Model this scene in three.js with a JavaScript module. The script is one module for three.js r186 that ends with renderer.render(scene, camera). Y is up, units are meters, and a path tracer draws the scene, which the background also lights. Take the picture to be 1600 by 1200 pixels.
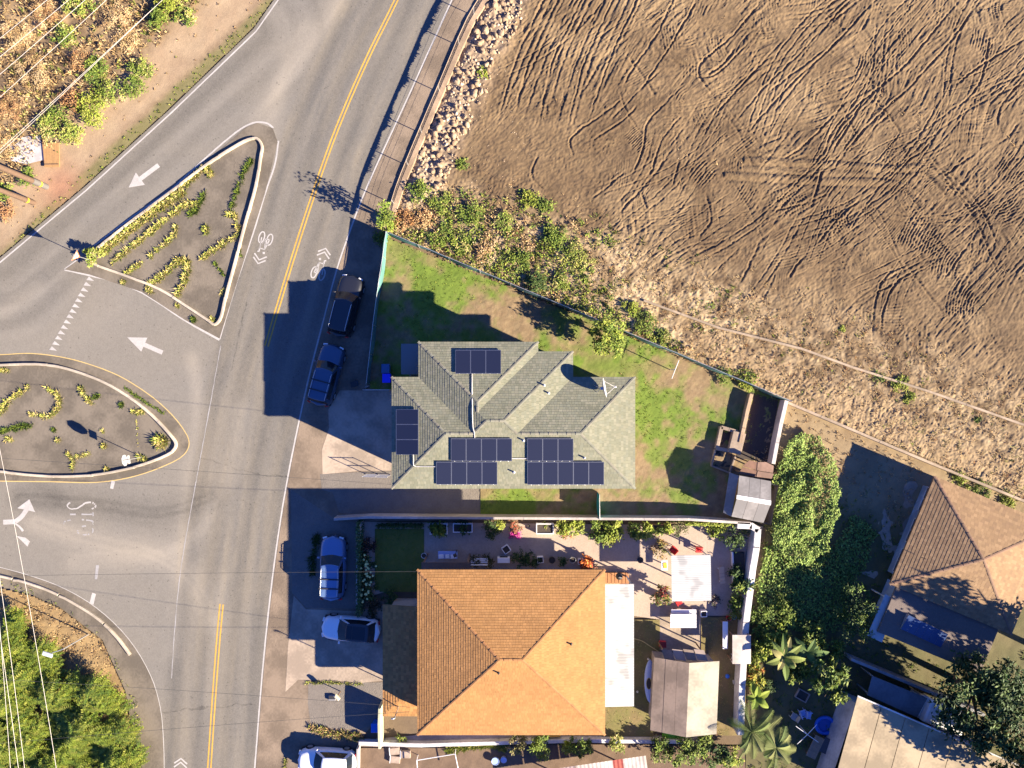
import * as THREE from 'three';
import { mergeGeometries } from 'three/addons/utils/BufferGeometryUtils.js';

// ---------------------------------------------------------------- camera, sky, sun, exposure
const scene = new THREE.Scene();
const CAM_H = 60, PX = 20;                       // drone 60 m up; 20 photo pixels per metre on the ground
const camera = new THREE.PerspectiveCamera(53.13, 4 / 3, 0.5, 900);
camera.position.set(0, CAM_H, 0);
camera.up.set(0, 0, -1);
camera.lookAt(0, 0, 0);
const SUN = new THREE.Vector3(1.93, 1, 0.895).normalize();
const sun = new THREE.DirectionalLight(new THREE.Color(1, 0.86, 0.66), 4.6);
sun.position.copy(SUN).multiplyScalar(150);
sun.castShadow = true;
sun.shadow.mapSize.set(4096, 4096);
Object.assign(sun.shadow.camera, { left: -60, right: 60, top: 60, bottom: -60, near: 10, far: 320 });
scene.add(sun, sun.target);
{ // clear deep blue sky, paler toward the horizon
  const w = 64, h = 64, d = new Float32Array(w * h * 4);
  for (let j = 0; j < h; j++) {
    const e = Math.max(0, (j + 0.5) / h * 2 - 1), k = Math.pow(1 - e, 3);
    for (let i = 0; i < w; i++) d.set([0.01 + 0.028 * k, 0.034 + 0.048 * k, 0.162 + 0.06 * k, 1], (j * w + i) * 4);
  }
  const t = new THREE.DataTexture(d, w, h, THREE.RGBAFormat, THREE.FloatType);
  t.mapping = THREE.EquirectangularReflectionMapping; t.magFilter = t.minFilter = THREE.LinearFilter; t.needsUpdate = true;
  scene.background = t; scene.environment = t;
}
const renderer = new THREE.WebGLRenderer({ antialias: true });
renderer.toneMapping = THREE.LinearToneMapping;
renderer.toneMappingExposure = 4.3;
renderer.shadowMap.enabled = true;

// ---------------------------------------------------------------- helpers
const { sin, cos, abs, min, max, sqrt, floor, PI, hypot, exp, pow, atan2, round } = Math;
const V3 = (x, y, z) => new THREE.Vector3(x, y, z);
function rngOf(s) { return () => { s |= 0; s = s + 0x6D2B79F5 | 0; let t = Math.imul(s ^ s >>> 15, 1 | s); t = t + Math.imul(t ^ t >>> 7, 61 | t) ^ t; return ((t ^ t >>> 14) >>> 0) / 4294967296; }; }
let R = rngOf(7);
const rr = (a, b) => a + (b - a) * R();
const gauss = () => (R() + R() + R() + R() - 2) * 0.87;
const clamp = (x, a = 0, b = 1) => x < a ? a : x > b ? b : x;
const mixn = (a, b, t) => a + (b - a) * t;
const mix3 = (a, b, t) => [mixn(a[0], b[0], t), mixn(a[1], b[1], t), mixn(a[2], b[2], t)];
const sm = (a, b, x) => { const t = clamp((x - a) / (b - a)); return t * t * (3 - 2 * t); };
const hash2 = (x, y) => { let h = Math.imul(x, 374761393) + Math.imul(y, 668265263) | 0; h = Math.imul(h ^ h >>> 13, 1274126177); return ((h ^ h >>> 16) >>> 0) / 4294967296; };
function vn(x, y) { const xi = floor(x), yi = floor(y), fx = x - xi, fy = y - yi, u = fx * fx * (3 - 2 * fx), v = fy * fy * (3 - 2 * fy); return mixn(mixn(hash2(xi, yi), hash2(xi + 1, yi), u), mixn(hash2(xi, yi + 1), hash2(xi + 1, yi + 1), u), v); }
const fbm = (x, y, o = 4) => { let s = 0, a = 0.5, t = 0; for (let i = 0; i < o; i++) { s += a * vn(x, y); t += a; x = x * 2.03 + 17.3; y = y * 2.03 + 9.1; a *= 0.5; } return s / t; };
const W = (u, v, h = 0) => V3((u - 800) / PX * (CAM_H - h) / CAM_H, h, (v - 600) / PX * (CAM_H - h) / CAM_H);   // photo pixel seen at height h -> metres
const gx = (u) => (u - 800) / PX, gz = (v) => (v - 600) / PX;
function segDist(px, py, a, b) { const dx = b[0] - a[0], dy = b[1] - a[1], l2 = dx * dx + dy * dy, t = clamp(((px - a[0]) * dx + (py - a[1]) * dy) / l2); const ex = px - a[0] - dx * t, ey = py - a[1] - dy * t, d = hypot(ex, ey); return [d, t, (dx * ey - dy * ex) > 0 ? d : -d]; }
function lineDist(px, py, pts) { let best = [1e9, 0, 0]; for (let i = 0; i + 1 < pts.length; i++) { const r = segDist(px, py, pts[i], pts[i + 1]); if (r[0] < best[0]) best = [r[0], r[1], r[2], i + r[1]]; } return best; }
function inPoly(x, y, p) { let c = false; for (let i = 0, j = p.length - 1; i < p.length; j = i++) if ((p[i][1] > y) !== (p[j][1] > y) && x < (p[j][0] - p[i][0]) * (y - p[i][1]) / (p[j][1] - p[i][1]) + p[i][0]) c = !c; return c; }
function smooth(pts, n = 6, closed = false) { const c = new THREE.CatmullRomCurve3(pts.map(p => V3(p[0], p[1], 0)), closed, 'centripetal'); return c.getPoints(n * (pts.length - (closed ? 0 : 1))).map(p => [p.x, p.y]); }

class G {                                        // collects faces into one geometry
  constructor() { this.p = []; this.c = []; this.u = []; this.i = []; this.n = 0; }
  v(x, y, z, c, s, t) { this.p.push(x, y, z); const k = c || [1, 1, 1]; this.c.push(k[0], k[1], k[2]); this.u.push(s ?? x + 0.6 * y, t ?? z + 0.6 * y); return this.n++; }
  poly(pts, c) { const b = this.n; for (const q of pts) this.v(q[0], q[1], q[2], c); for (let k = 1; k + 1 < pts.length; k++) this.i.push(b, b + k, b + k + 1); return this; }
  box(x, y, z, sx, sy, sz, ry = 0, c, ch = 0) {    // centre, size, turn about y; ch: chamfer of the upper edges
    const cs = cos(ry), sn = sin(ry), P = (a, b, d) => [x + a * cs + d * sn, y + b, z - a * sn + d * cs];
    const X = sx / 2, Y = sy / 2, Z = sz / 2, k = min(ch, X * .8, Z * .8, Y);
    const lo = [P(-X, -Y, Z), P(X, -Y, Z), P(X, -Y, -Z), P(-X, -Y, -Z)], mi = [P(-X, Y - k, Z), P(X, Y - k, Z), P(X, Y - k, -Z), P(-X, Y - k, -Z)], hi = [P(-X + k, Y, Z - k), P(X - k, Y, Z - k), P(X - k, Y, -Z + k), P(-X + k, Y, -Z + k)];
    for (let a = 0; a < 4; a++) { const b = (a + 1) % 4; this.poly([lo[a], lo[b], mi[b], mi[a]], c); if (k > 0) this.poly([mi[a], mi[b], hi[b], hi[a]], c); }
    this.poly(hi, c); this.poly([lo[3], lo[2], lo[1], lo[0]], c); return this;
  }
  tube(pts, r0, r1 = r0, seg = 7, c, cap = true) {
    let prev = null, ring0 = null; const n = pts.length;
    for (let k = 0; k < n; k++) {
      const a = pts[max(0, k - 1)], b = pts[min(n - 1, k + 1)], d = V3(b[0] - a[0], b[1] - a[1], b[2] - a[2]).normalize();
      const s = (abs(d.y) > 0.9 ? V3(1, 0, 0) : V3(0, 1, 0)).cross(d).normalize(), t = d.clone().cross(s), r = mixn(r0, r1, k / (n - 1)), ring = [];
      for (let j = 0; j < seg; j++) { const q = j / seg * 2 * PI, cx = cos(q) * r, sy = sin(q) * r; ring.push(this.v(pts[k][0] + s.x * cx + t.x * sy, pts[k][1] + s.y * cx + t.y * sy, pts[k][2] + s.z * cx + t.z * sy, c)); }
      if (prev) for (let j = 0; j < seg; j++) { const m = (j + 1) % seg; this.i.push(prev[j], prev[m], ring[m], prev[j], ring[m], ring[j]); }
      prev = ring; ring0 = ring0 || ring;
    }
    if (cap) for (let j = 1; j + 1 < seg; j++) this.i.push(prev[0], prev[j], prev[j + 1], ring0[0], ring0[j + 1], ring0[j]);
    return this;
  }
  disc(x, y, z, r, seg = 16, c) { const q = []; for (let k = 0; k < seg; k++) q.push([x + cos(-k / seg * 2 * PI) * r, y, z + sin(-k / seg * 2 * PI) * r]); return this.poly(q, c); }
  build() {
    const g = new THREE.BufferGeometry();
    g.setAttribute('position', new THREE.Float32BufferAttribute(this.p, 3)); g.setAttribute('color', new THREE.Float32BufferAttribute(this.c, 3)); g.setAttribute('uv', new THREE.Float32BufferAttribute(this.u, 2));
    g.setIndex(this.i); g.computeVertexNormals(); return g;
  }
}
const used = {};
function numbered(n) { const k = used[n] = (used[n] ?? -1) + 1; return k ? `${n}_${String(k).padStart(3, '0')}` : n; }
function setShadow(m) { m.castShadow = m.receiveShadow = true; return m; }
function tag(o, label, category, group, kind) { o.userData.label = label; o.userData.category = category; if (group) o.userData.group = group; if (kind) o.userData.kind = kind; return o; }
function thing(name, label, category, group, at = [0, 0, 0], turn = 0) { const o = new THREE.Group(); o.name = numbered(name); o.position.set(...at); o.rotation.y = turn; tag(o, label, category, group); scene.add(o); return o; }
const geoOf = (g) => g instanceof G ? g.build() : g;
function part(parent, name, g, m, kind) { const o = setShadow(new THREE.Mesh(geoOf(g), m)); o.name = name; if (kind) o.userData.kind = kind; parent.add(o); return o; }
function solo(name, label, category, g, m, group, kind) { const o = setShadow(new THREE.Mesh(geoOf(g), m)); o.name = numbered(name); tag(o, label, category, group, kind); scene.add(o); return o; }
function struct(name, g, m) { const o = setShadow(new THREE.Mesh(geoOf(g), m)); o.name = numbered(name); o.userData.kind = 'structure'; scene.add(o); return o; }
function copyOf(o, label, at, turn) { const c = o.clone(); c.name = numbered(o.name.replace(/_\d{3}$/, '')); c.userData = { ...o.userData }; if (label) c.userData.label = label; c.position.set(...at); if (turn !== undefined) c.rotation.y = turn; scene.add(c); return c; }

// ---------------------------------------------------------------- materials
function tileTex(n, metres, f, srgb = false) {   // tileable grey texture; f(x, y) in 0..1 on the unit torus
  const d = new Uint8Array(n * n * 4);
  for (let j = 0; j < n; j++) for (let i = 0; i < n; i++) { const k = clamp(f(i / n, j / n)) * 255, o = (j * n + i) * 4; d[o] = d[o + 1] = d[o + 2] = k; d[o + 3] = 255; }
  const t = new THREE.DataTexture(d, n, n); t.wrapS = t.wrapT = THREE.RepeatWrapping; t.magFilter = THREE.LinearFilter; t.minFilter = THREE.LinearMipmapLinearFilter; t.generateMipmaps = true; t.repeat.set(1 / metres, 1 / metres); if (srgb) t.colorSpace = THREE.SRGBColorSpace; t.needsUpdate = true; return t;
}
const pn = (x, y, p) => { const X = x * p, Y = y * p, xi = floor(X), yi = floor(Y), fx = X - xi, fy = Y - yi, u = fx * fx * (3 - 2 * fx), v = fy * fy * (3 - 2 * fy), h = (a, b) => hash2(((a % p) + p) % p + p * 131, ((b % p) + p) % p); return mixn(mixn(h(xi, yi), h(xi + 1, yi), u), mixn(h(xi, yi + 1), h(xi + 1, yi + 1), u), v); };
const grainT = tileTex(512, 5.3, (x, y) => 0.62 + 0.38 * (0.3 * pn(x, y, 9) + 0.25 * pn(x, y, 40) + 0.45 * pn(x, y, 171)));
const grainB = tileTex(512, 3.1, (x, y) => 0.5 * pn(x, y, 60) + 0.5 * pn(x, y, 200));
const blotchT = tileTex(512, 11.7, (x, y) => { const a = 0.5 * pn(x, y, 7) + 0.3 * pn(x, y, 19) + 0.2 * pn(x, y, 90); return 0.6 + 0.4 * sm(0.25, 0.75, a) * (0.85 + 0.15 * pn(x, y, 256)); });
const woodT = tileTex(256, 1.3, (x, y) => 0.6 + 0.4 * (0.6 * pn(x * 0.999, 0.3, 64) + 0.4 * pn(x, y, 16)));
const C = (r, g, b) => new THREE.Color().setRGB(r, g, b);
const mats = {};
function M(key, r, g, b, rough = 0.9, o = {}) { return mats[key] ??= new THREE.MeshStandardMaterial({ color: C(r, g, b), roughness: rough, side: THREE.DoubleSide, ...o }); }
const grainy = { map: grainT, bumpMap: grainB, bumpScale: 0.008 };
const concrete = M('concrete', 0.42, 0.335, 0.255, 0.92, { map: blotchT, bumpMap: grainB, bumpScale: 0.006 });
const kerbM = M('kerb', 0.52, 0.45, 0.355, 0.9, { map: blotchT });
const whitePaint = M('white_paint', 0.72, 0.7, 0.68, 0.8, { map: blotchT });
const lineM = M('line', 0.47, 0.45, 0.43, 0.85, { map: grainT });
const wornM = M('worn', 0.36, 0.35, 0.35, 0.9, { map: grainT });
const yellowM = M('yellow', 0.62, 0.36, 0.06, 0.85, { map: grainT });
const islandLineM = M('island_line', 0.62, 0.45, 0.17, 0.85, { map: grainT });
const steel = M('steel', 0.55, 0.56, 0.57, 0.4, { metalness: 0.7 });
const darkM = M('dark', 0.025, 0.025, 0.028, 0.6);
const rubber = M('rubber', 0.02, 0.02, 0.02, 0.85);
const glassM = M('glass', 0.015, 0.02, 0.025, 0.06, { metalness: 0.1 });
const woodM = M('wood', 0.26, 0.15, 0.08, 0.85, { map: woodT });
const poleM = M('pole', 0.16, 0.1, 0.065, 0.9, { map: woodT });
const vcM = M('vertex', 1, 1, 1, 0.95, { vertexColors: true, ...grainy });
const vcPlain = M('vertex_plain', 1, 1, 1, 0.9, { vertexColors: true });
const leafM = new THREE.MeshPhysicalMaterial({ color: C(1, 1, 1), vertexColors: true, roughness: 0.75, transmission: 0.22, thickness: 0, side: THREE.DoubleSide, ior: 1.3 });
const strawM = new THREE.MeshPhysicalMaterial({ color: C(1, 1, 1), vertexColors: true, roughness: 0.95, transmission: 0.12, thickness: 0, side: THREE.DoubleSide, ior: 1.2 });

// ---------------------------------------------------------------- ground pieces
function sheetGeo(px, y, h = y) {                 // flat polygon given in photo pixels
  const s = new THREE.Shape(px.map(p => { const w = W(p[0], p[1], h); return new THREE.Vector2(w.x, -w.z); }));
  const g = new THREE.ShapeGeometry(s); g.rotateX(-PI / 2); g.translate(0, y, 0);
  const p = g.attributes.position, uv = g.attributes.uv; for (let k = 0; k < p.count; k++) uv.setXY(k, p.getX(k), p.getZ(k));
  return g;
}
function ribbon(px, width, y, g = new G(), ragged = 0, c) {   // painted line along a polyline in pixels
  const L = []; for (let k = 0; k < px.length; k++) { const a = px[max(0, k - 1)], b = px[min(px.length - 1, k + 1)], l = hypot(b[0] - a[0], b[1] - a[1]); L.push([gx(px[k][0]), gz(px[k][1]), -(b[1] - a[1]) / l, (b[0] - a[0]) / l]); }
  for (let k = 0; k + 1 < L.length; k++) {
    const a = L[k], b = L[k + 1], n = ragged ? max(1, round(hypot(b[0] - a[0], b[1] - a[1]) / 0.35)) : 1;
    for (let j = 0; j < n; j++) {
      const q = (t) => { const x = mixn(a[0], b[0], t), z = mixn(a[1], b[1], t), w = width / 2; const e1 = w * (1 - ragged * vn(x * 5, z * 5)), e2 = w * (1 - ragged * vn(x * 5 + 50, z * 5)); return [[x + mixn(a[2], b[2], t) * e1, y, z + mixn(a[3], b[3], t) * e1], [x - mixn(a[2], b[2], t) * e2, y, z - mixn(a[3], b[3], t) * e2]]; };
      const p = q(j / n), r = q((j + 1) / n); g.poly([p[0], r[0], r[1], p[1]], c);
    }
  }
  return g;
}
function wallRun(px, thick, y0, y1, g = new G(), c, ch = 0.02) {  // wall along a polyline whose foot is given in pixels
  for (let k = 0; k + 1 < px.length; k++) { const ax = gx(px[k][0]), az = gz(px[k][1]), bx = gx(px[k + 1][0]), bz = gz(px[k + 1][1]), l = hypot(bx - ax, bz - az); g.box((ax + bx) / 2, (y0 + y1) / 2, (az + bz) / 2, l + thick * 0.3, y1 - y0, thick, atan2(-(bz - az), bx - ax), c, ch); }
  return g;
}
function terrain(poly, cell, hf, cf) {            // relief mesh inside a pixel polygon; hf(u, v) height, cf(u, v, h) colour
  let u0 = 1e9, u1 = -1e9, v0 = 1e9, v1 = -1e9; for (const p of poly) { u0 = min(u0, p[0]); u1 = max(u1, p[0]); v0 = min(v0, p[1]); v1 = max(v1, p[1]); }
  const s = cell * PX, nx = Math.ceil((u1 - u0) / s), ny = Math.ceil((v1 - v0) / s), id = new Int32Array((nx + 1) * (ny + 1)).fill(-1), p = [], c = [], uv = [], ix = [];
  const at = (i, j) => { const k = j * (nx + 1) + i; if (id[k] < 0) { const u = u0 + i * s, v = v0 + j * s, h = hf(u, v); id[k] = p.length / 3; p.push(gx(u), h, gz(v)); c.push(...cf(u, v, h)); uv.push(gx(u), gz(v)); } return id[k]; };
  for (let j = 0; j < ny; j++) for (let i = 0; i < nx; i++) if (inPoly(u0 + (i + .5) * s, v0 + (j + .5) * s, poly)) { const a = at(i, j), b = at(i + 1, j), d = at(i, j + 1), e = at(i + 1, j + 1); ix.push(a, d, b, b, d, e); }
  const g = new THREE.BufferGeometry(); g.setAttribute('position', new THREE.Float32BufferAttribute(p, 3)); g.setAttribute('color', new THREE.Float32BufferAttribute(c, 3)); g.setAttribute('uv', new THREE.Float32BufferAttribute(uv, 2)); g.setIndex(ix); g.computeVertexNormals(); return g;
}

// ---------------------------------------------------------------- plants
function leaf(g, x, y, z, L, wd, col, up = 0.5) {  // one folded leaf, tilt biased toward the sun so the foliage comes out brighter
  const a = R() * 2 * PI, c = R() * 2 - 1, q = sqrt(1 - c * c); let nx = q * cos(a) + SUN.x * .75, ny = abs(c) * .6 + up * .5 + SUN.y * .75, nz = q * sin(a) + SUN.z * .75, l = hypot(nx, ny, nz); nx /= l; ny /= l; nz /= l;
  const b = R() * 2 * PI; let dx = cos(b), dy = .15 * (R() - .5), dz = sin(b); const k = dx * nx + dy * ny + dz * nz; dx -= k * nx; dy -= k * ny; dz -= k * nz; l = hypot(dx, dy, dz) || 1; dx /= l; dy /= l; dz /= l;
  const sx = ny * dz - nz * dy, sy = nz * dx - nx * dz, sz = nx * dy - ny * dx, h = L * .5, f = wd * .25;
  g.poly([[x, y, z], [x + dx * h + sx * wd + nx * f, y + dy * h + sy * wd + ny * f, z + dz * h + sz * wd + nz * f], [x + dx * L, y + dy * L, z + dz * L], [x + dx * h - sx * wd, y + dy * h - sy * wd, z + dz * h - sz * wd]], col);
}
const tint = (c, a = 0.3) => { const k = 1 + (R() - 0.5) * 2 * a, j = 1 + (R() - 0.5) * a * 0.6; return [c[0] * k * j, c[1] * k, c[2] * k]; };
const pick = (a) => a[floor(R() * a.length)];
function crown(g, cx, cy, cz, rx, ry, rz, n, L, pal, clumps = 30, tight = 0.3) {  // uneven crown of leaf clumps with gaps
  const cs = []; for (let k = 0; k < clumps; k++) { const a = R() * 2 * PI, q = pow(R(), 0.45), e = rr(-0.5, 1); const ce = sqrt(max(0, 1 - e * e)); cs.push([cos(a) * q * ce * rx, e * q * ry, sin(a) * q * ce * rz, rr(0.6, 1.3), pick(pal), rr(0.8, 1.2)]); }
  for (let k = 0; k < n; k++) { const c = cs[k % clumps], s = c[3] * tight; const col = R() < .75 ? c[4] : pick(pal); leaf(g, cx + c[0] + gauss() * s * rx, max(0.03, cy + c[1] + gauss() * s * ry), cz + c[2] + gauss() * s * rz, L * rr(.45, 1.45), L * rr(.18, .36), tint([col[0] * c[5], col[1] * c[5], col[2] * c[5]], .22), .45); }
}
function tuft(g, x, y, z, h, spread, n, pal) {     // grass clump of narrow blades
  for (let k = 0; k < n; k++) { const a = R() * 2 * PI, l = h * rr(.5, 1.15), s = spread * rr(.2, 1), w = h * .045 + .008, c = tint(pick(pal), .25), bx = x + cos(a) * s * .3, bz = z + sin(a) * s * .3, sx = -sin(a) * w, sz = cos(a) * w, mx = bx + cos(a) * s * .5, mz = bz + sin(a) * s * .5, my = y + l * .55, ex = bx + cos(a) * s, ez = bz + sin(a) * s, ey = y + l * rr(.35, .9); g.poly([[bx - sx, y, bz - sz], [mx - sx, my, mz - sz], [ex, ey, ez], [mx + sx, my, mz + sz], [bx + sx, y, bz + sz]], c); }
}
const GREEN = [[.12, .18, .028], [.16, .22, .03], [.09, .145, .026], [.2, .25, .045]], LIME = [[.25, .3, .038], [.2, .26, .032], [.3, .32, .06]], DARKG = [[.045, .085, .026], [.06, .11, .03], [.085, .135, .032]], STRAW = [[.48, .34, .17], [.41, .28, .13], [.54, .41, .24], [.34, .22, .11]], YGRASS = [[.36, .35, .09], [.27, .31, .06], [.45, .39, .16], [.18, .24, .045]], RUST = [[.34, .19, .09], [.38, .2, .08], [.27, .15, .075]];
function bush(label, u, v, r, h, o = {}) {         // foot in pixels, radius and height in metres
  const t = thing(o.name || 'shrub', label, o.category || 'shrub', o.group, [gx(u), o.y || 0, gz(v)]), g = new G(), s = new G(), rz = o.rz || r;
  const sr = max(.015, h * .022);
  for (let k = 0; k < (o.stems || 4); k++) { const a = R() * 2 * PI, q = R() * .55; s.tube([[cos(a) * .04, 0, sin(a) * .04], [cos(a) * r * q * .5, h * .35, sin(a) * rz * q * .5], [cos(a) * r * q, h * .75, sin(a) * rz * q]], sr, sr * .4, 5); }
  crown(g, 0, h * .56, 0, r * .85, h * .45, rz * .85, o.n || 500, o.leaf || .16, o.pal || GREEN, o.clumps || 16, o.tight || .28);
  part(t, 'stem', s, poleM); part(t, 'foliage', g, leafM); return t;
}
function tree(label, u, v, h, r, o = {}) {
  const t = thing(o.name || 'tree', label, 'tree', o.group, [gx(u), 0, gz(v)]), g = new G(), s = new G(), ch = o.crownH || h * .62, cy = h - ch / 2;
  const tr = o.trunk || h * .028; s.tube([[0, 0, 0], [.08, cy * .5, -.05], [0, cy, .04]], tr, tr * .6, 9);
  const limbs = new G(); for (let k = 0; k < (o.limbs || 7); k++) { const a = k / 7 * 2 * PI + R(), q = rr(.45, .8), y0 = rr(.5, .95) * cy; limbs.tube([[0, y0, 0], [cos(a) * r * q * .5, mixn(y0, cy + ch * .2, .6), sin(a) * r * q * .5], [cos(a) * r * q, cy + ch * rr(-.1, .3), sin(a) * r * q]], tr * .45, tr * .12, 6); }
  crown(g, 0, cy, 0, r * .85, ch * .5, (o.rz || r) * .85, o.n || 3000, o.leaf || .2, o.pal || GREEN, o.clumps || 45, o.tight || .2);
  part(t, 'trunk', s, poleM); part(t, 'limbs', limbs, poleM); part(t, 'crown', g, leafM); return t;
}

// ---------------------------------------------------------------- setting: ground, road, kerbs, markings
struct('ground', sheetGeo([[-4200, -4200], [5800, -4200], [5800, 5400], [-4200, 5400]], -0.07, 0), M('ground', 0.17, 0.12, 0.075, 0.97, grainy));
const mainLine = smooth([[645, -60], [619, 0], [575, 89], [527, 200], [491, 300], [432, 487], [396, 620], [367, 790], [346, 946], [327, 1200], [322, 1280]], 5);
const edgeE = smooth([[733, -60], [706, 0], [640, 146], [570, 300], [550, 352], [526, 422], [505, 502], [482, 592], [447, 760], [426, 900], [410, 1050], [398, 1200], [392, 1270]], 5);
const edgeNW = [[460, -70], [436, -2], [400, 49], [268, 176], [135, 297], [0, 410], [-80, 476]];
const cornerSW = smooth([[-80, 868], [0, 887], [50, 901], [100, 920], [150, 950], [200, 998], [235, 1056], [250, 1106], [255, 1160], [256, 1200], [256, 1280]], 4);
{
  const x0 = -45, z0 = -34, wx = 46, wz = 68, nx = 1152, nz = 1700, d = new Uint8Array(nx * nz * 4);
  const enc = (c) => 255 * (c <= 0.0031308 ? c * 12.92 : 1.055 * pow(c, 1 / 2.4) - 0.055);
  const lut = new Uint8Array(1024); for (let k = 0; k < 1024; k++) lut[k] = clamp(enc(k / 1023), 0, 255);
  const blob = (u, v, cx, cy, rx, ry, a) => { const s = sin(a), c = cos(a), p = ((u - cx) * c + (v - cy) * s) / rx, q = (-(u - cx) * s + (v - cy) * c) / ry; return exp(-p * p - q * q); };
  const sweeps = [[[[55, 815], [150, 845], [230, 862], [300, 905], [330, 970]], 20, .055], [[[120, 880], [220, 872], [290, 850], [345, 770], [375, 640]], 16, .05], [[[30, 778], [150, 788], [250, 800], [330, 775]], 20, -.06], [[[60, 700], [50, 740], [90, 775]], 14, -.03], [[[540, -20], [480, 70], [430, 150], [400, 190]], 15, .06], [[[470, 40], [440, 110], [425, 200], [412, 260]], 14, .035], [[[300, 560], [310, 640], [292, 760], [280, 900], [272, 1020]], 12, .04], [[[60, 450], [0, 490]], 12, .035], [[[350, 900], [335, 1000], [322, 1100]], 9, .03], [[[200, 470], [120, 520], [20, 540]], 26, .012]].map(q => [smooth(q[0], 5), q[1], q[2]]);
  const arcs = [[[290, 830], [340, 790], [385, 745], [425, 650]], [[215, 865], [255, 850], [285, 838]], [[60, 700], [160, 790], [300, 800]]].map(a => smooth(a, 6));
  const cracks = [[[0, 590], [60, 640]], [[385, 470], [372, 530], [358, 590]], [[310, 715], [400, 740], [447, 742]], [[250, 1113], [320, 1105], [400, 1100]]].map(a => smooth(a, 8));
  const Q = 5, cx = Math.ceil(nx / Q) + 2, cz = Math.ceil(nz / Q) + 2, CT = new Float32Array(cx * cz), CW = new Float32Array(cx * cz);
  for (let j = 0; j < cz; j++) for (let i = 0; i < cx; i++) {
    const x = x0 + i * Q / nx * wx, z = z0 + j * Q / nz * wz, u = x * PX + 800, v = z * PX + 600;
    const LD = u < 200 && v > 250 ? [300, 0, 300, 0] : lineDist(u, v, mainLine), s = LD[2], al = LD[3] * 40;
    const n1 = fbm(x * .3, z * .3, 3);
    const lane = sm(-84, -70, -s) * 0 + (1 - sm(72, 86, s)) * sm(170, 130, -s), strk = fbm(s * .085 + 20, al * .006, 3) * .65 + fbm(s * .25, al * .012 + 30, 2) * .35;
    let t = mixn(.166, .14, lane) + .016 * (n1 - .5), warm = 1 + .5 * (n1 - .5);
    t += lane * (.012 * cos((abs(s) - 42) / 38 * 2 * PI) + .085 * (strk - .5)); warm += lane * 1.6 * (strk - .45);
    const dn = segDist(u, v, edgeNW[2], edgeNW[5])[0], mn = (1 - sm(95, 140, dn)) * (1 - lane), al2 = fbm((u - v) * .002, dn * .075 + 4, 3);
    t += mn * (-.016 + .014 * cos((dn - 40) / 38 * 2 * PI) + .07 * (al2 - .5));
    for (const [a, wd, k] of sweeps) { const q = lineDist(u, v, a), f = exp(-q[0] * q[0] / wd / wd) * (.35 + 1.1 * fbm(q[2] * .16 + wd, q[3] * .08, 3)); t += k * f; warm += k > 0 ? 4 * k * f : 0; }
    for (const a of arcs) { const q = lineDist(u, v, a)[0]; if (q < 4) t -= .025 * (1 - q / 4) * vn(x * 3, z * 3); }
    CT[j * cx + i] = t; CW[j * cx + i] = warm;
  }
  for (let j = 0; j < nz; j++) for (let i = 0; i < nx; i++) {
    const x = x0 + (i + .5) / nx * wx, z = z0 + (j + .5) / nz * wz, u = x * PX + 800, v = z * PX + 600, ci = floor(i / Q), cj = floor(j / Q), fi = i / Q - ci, fj = j / Q - cj, k = cj * cx + ci;
    let t = mixn(mixn(CT[k], CT[k + 1], fi), mixn(CT[k + cx], CT[k + cx + 1], fi), fj); const warm = mixn(mixn(CW[k], CW[k + 1], fi), mixn(CW[k + cx], CW[k + cx + 1], fi), fj);
    const s1 = vn(x * 14, z * 14); t += .035 * (hash2(i, j) - .5) + .022 * (s1 - .5) + .01 * (vn(x * 3.7, z * 3.7) - .5); if (hash2(i >> 1, j >> 1) > .997) t *= .6;
    for (const a of cracks) { if (v < a[0][1] - 60 && v < a[a.length - 1][1] - 60 || v > a[0][1] + 110) continue; const q = lineDist(u + 4 * (vn(x * 2, z * 2) - .5), v + 6 * (vn(x * 2 + 8, z * 2) - .5), a)[0]; if (q < 1) t -= .06 * vn(x * 5, z * 5 + 2); }
    t = max(t, .035); const o = (j * nx + i) * 4;
    d[o] = lut[min(1023, round(t * (.995 + .075 * warm) * 1023))]; d[o + 1] = lut[round(t * (.975 + .005 * warm) * 1023)]; d[o + 2] = lut[round(t * (.95 - .11 * warm) * 1023)]; d[o + 3] = 255;
  }
  const tex = new THREE.DataTexture(d, nx, nz); tex.colorSpace = THREE.SRGBColorSpace; tex.magFilter = THREE.LinearFilter; tex.wrapS = tex.wrapT = THREE.MirroredRepeatWrapping; tex.repeat.set(1 / wx, 1 / wz); tex.offset.set(-x0 / wx, -z0 / wz); tex.needsUpdate = true;
  mats.asphalt = new THREE.MeshStandardMaterial({ map: tex, roughness: .88, bumpMap: grainB, bumpScale: .006, side: THREE.DoubleSide });
}
const road = struct('road', sheetGeo([...edgeNW.map(p => [p[0] - 4, p[1] - 4]), [-200, 540], [-200, 840], ...cornerSW.slice(0, -1).map(p => [p[0] - 6, p[1] + 5]), [256, 1300], ...[...edgeE].reverse().map(p => [p[0] + 8, p[1]])], 0), mats.asphalt);
const mark = (name, g, m = lineM) => part(road, name, g, m);
const off = (pts, d) => pts.map((p, k) => { const a = pts[max(0, k - 1)], b = pts[min(pts.length - 1, k + 1)], l = hypot(b[0] - a[0], b[1] - a[1]); return [p[0] - (b[1] - a[1]) / l * d, p[1] + (b[0] - a[0]) / l * d]; });
mark('edge_line', ribbon(edgeE, .13, .005, new G(), .25));
mark('edge_line', ribbon(edgeNW, .13, .005, new G(), .3));
mark('edge_line', ribbon(cornerSW, .13, .005, new G(), .25));
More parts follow.
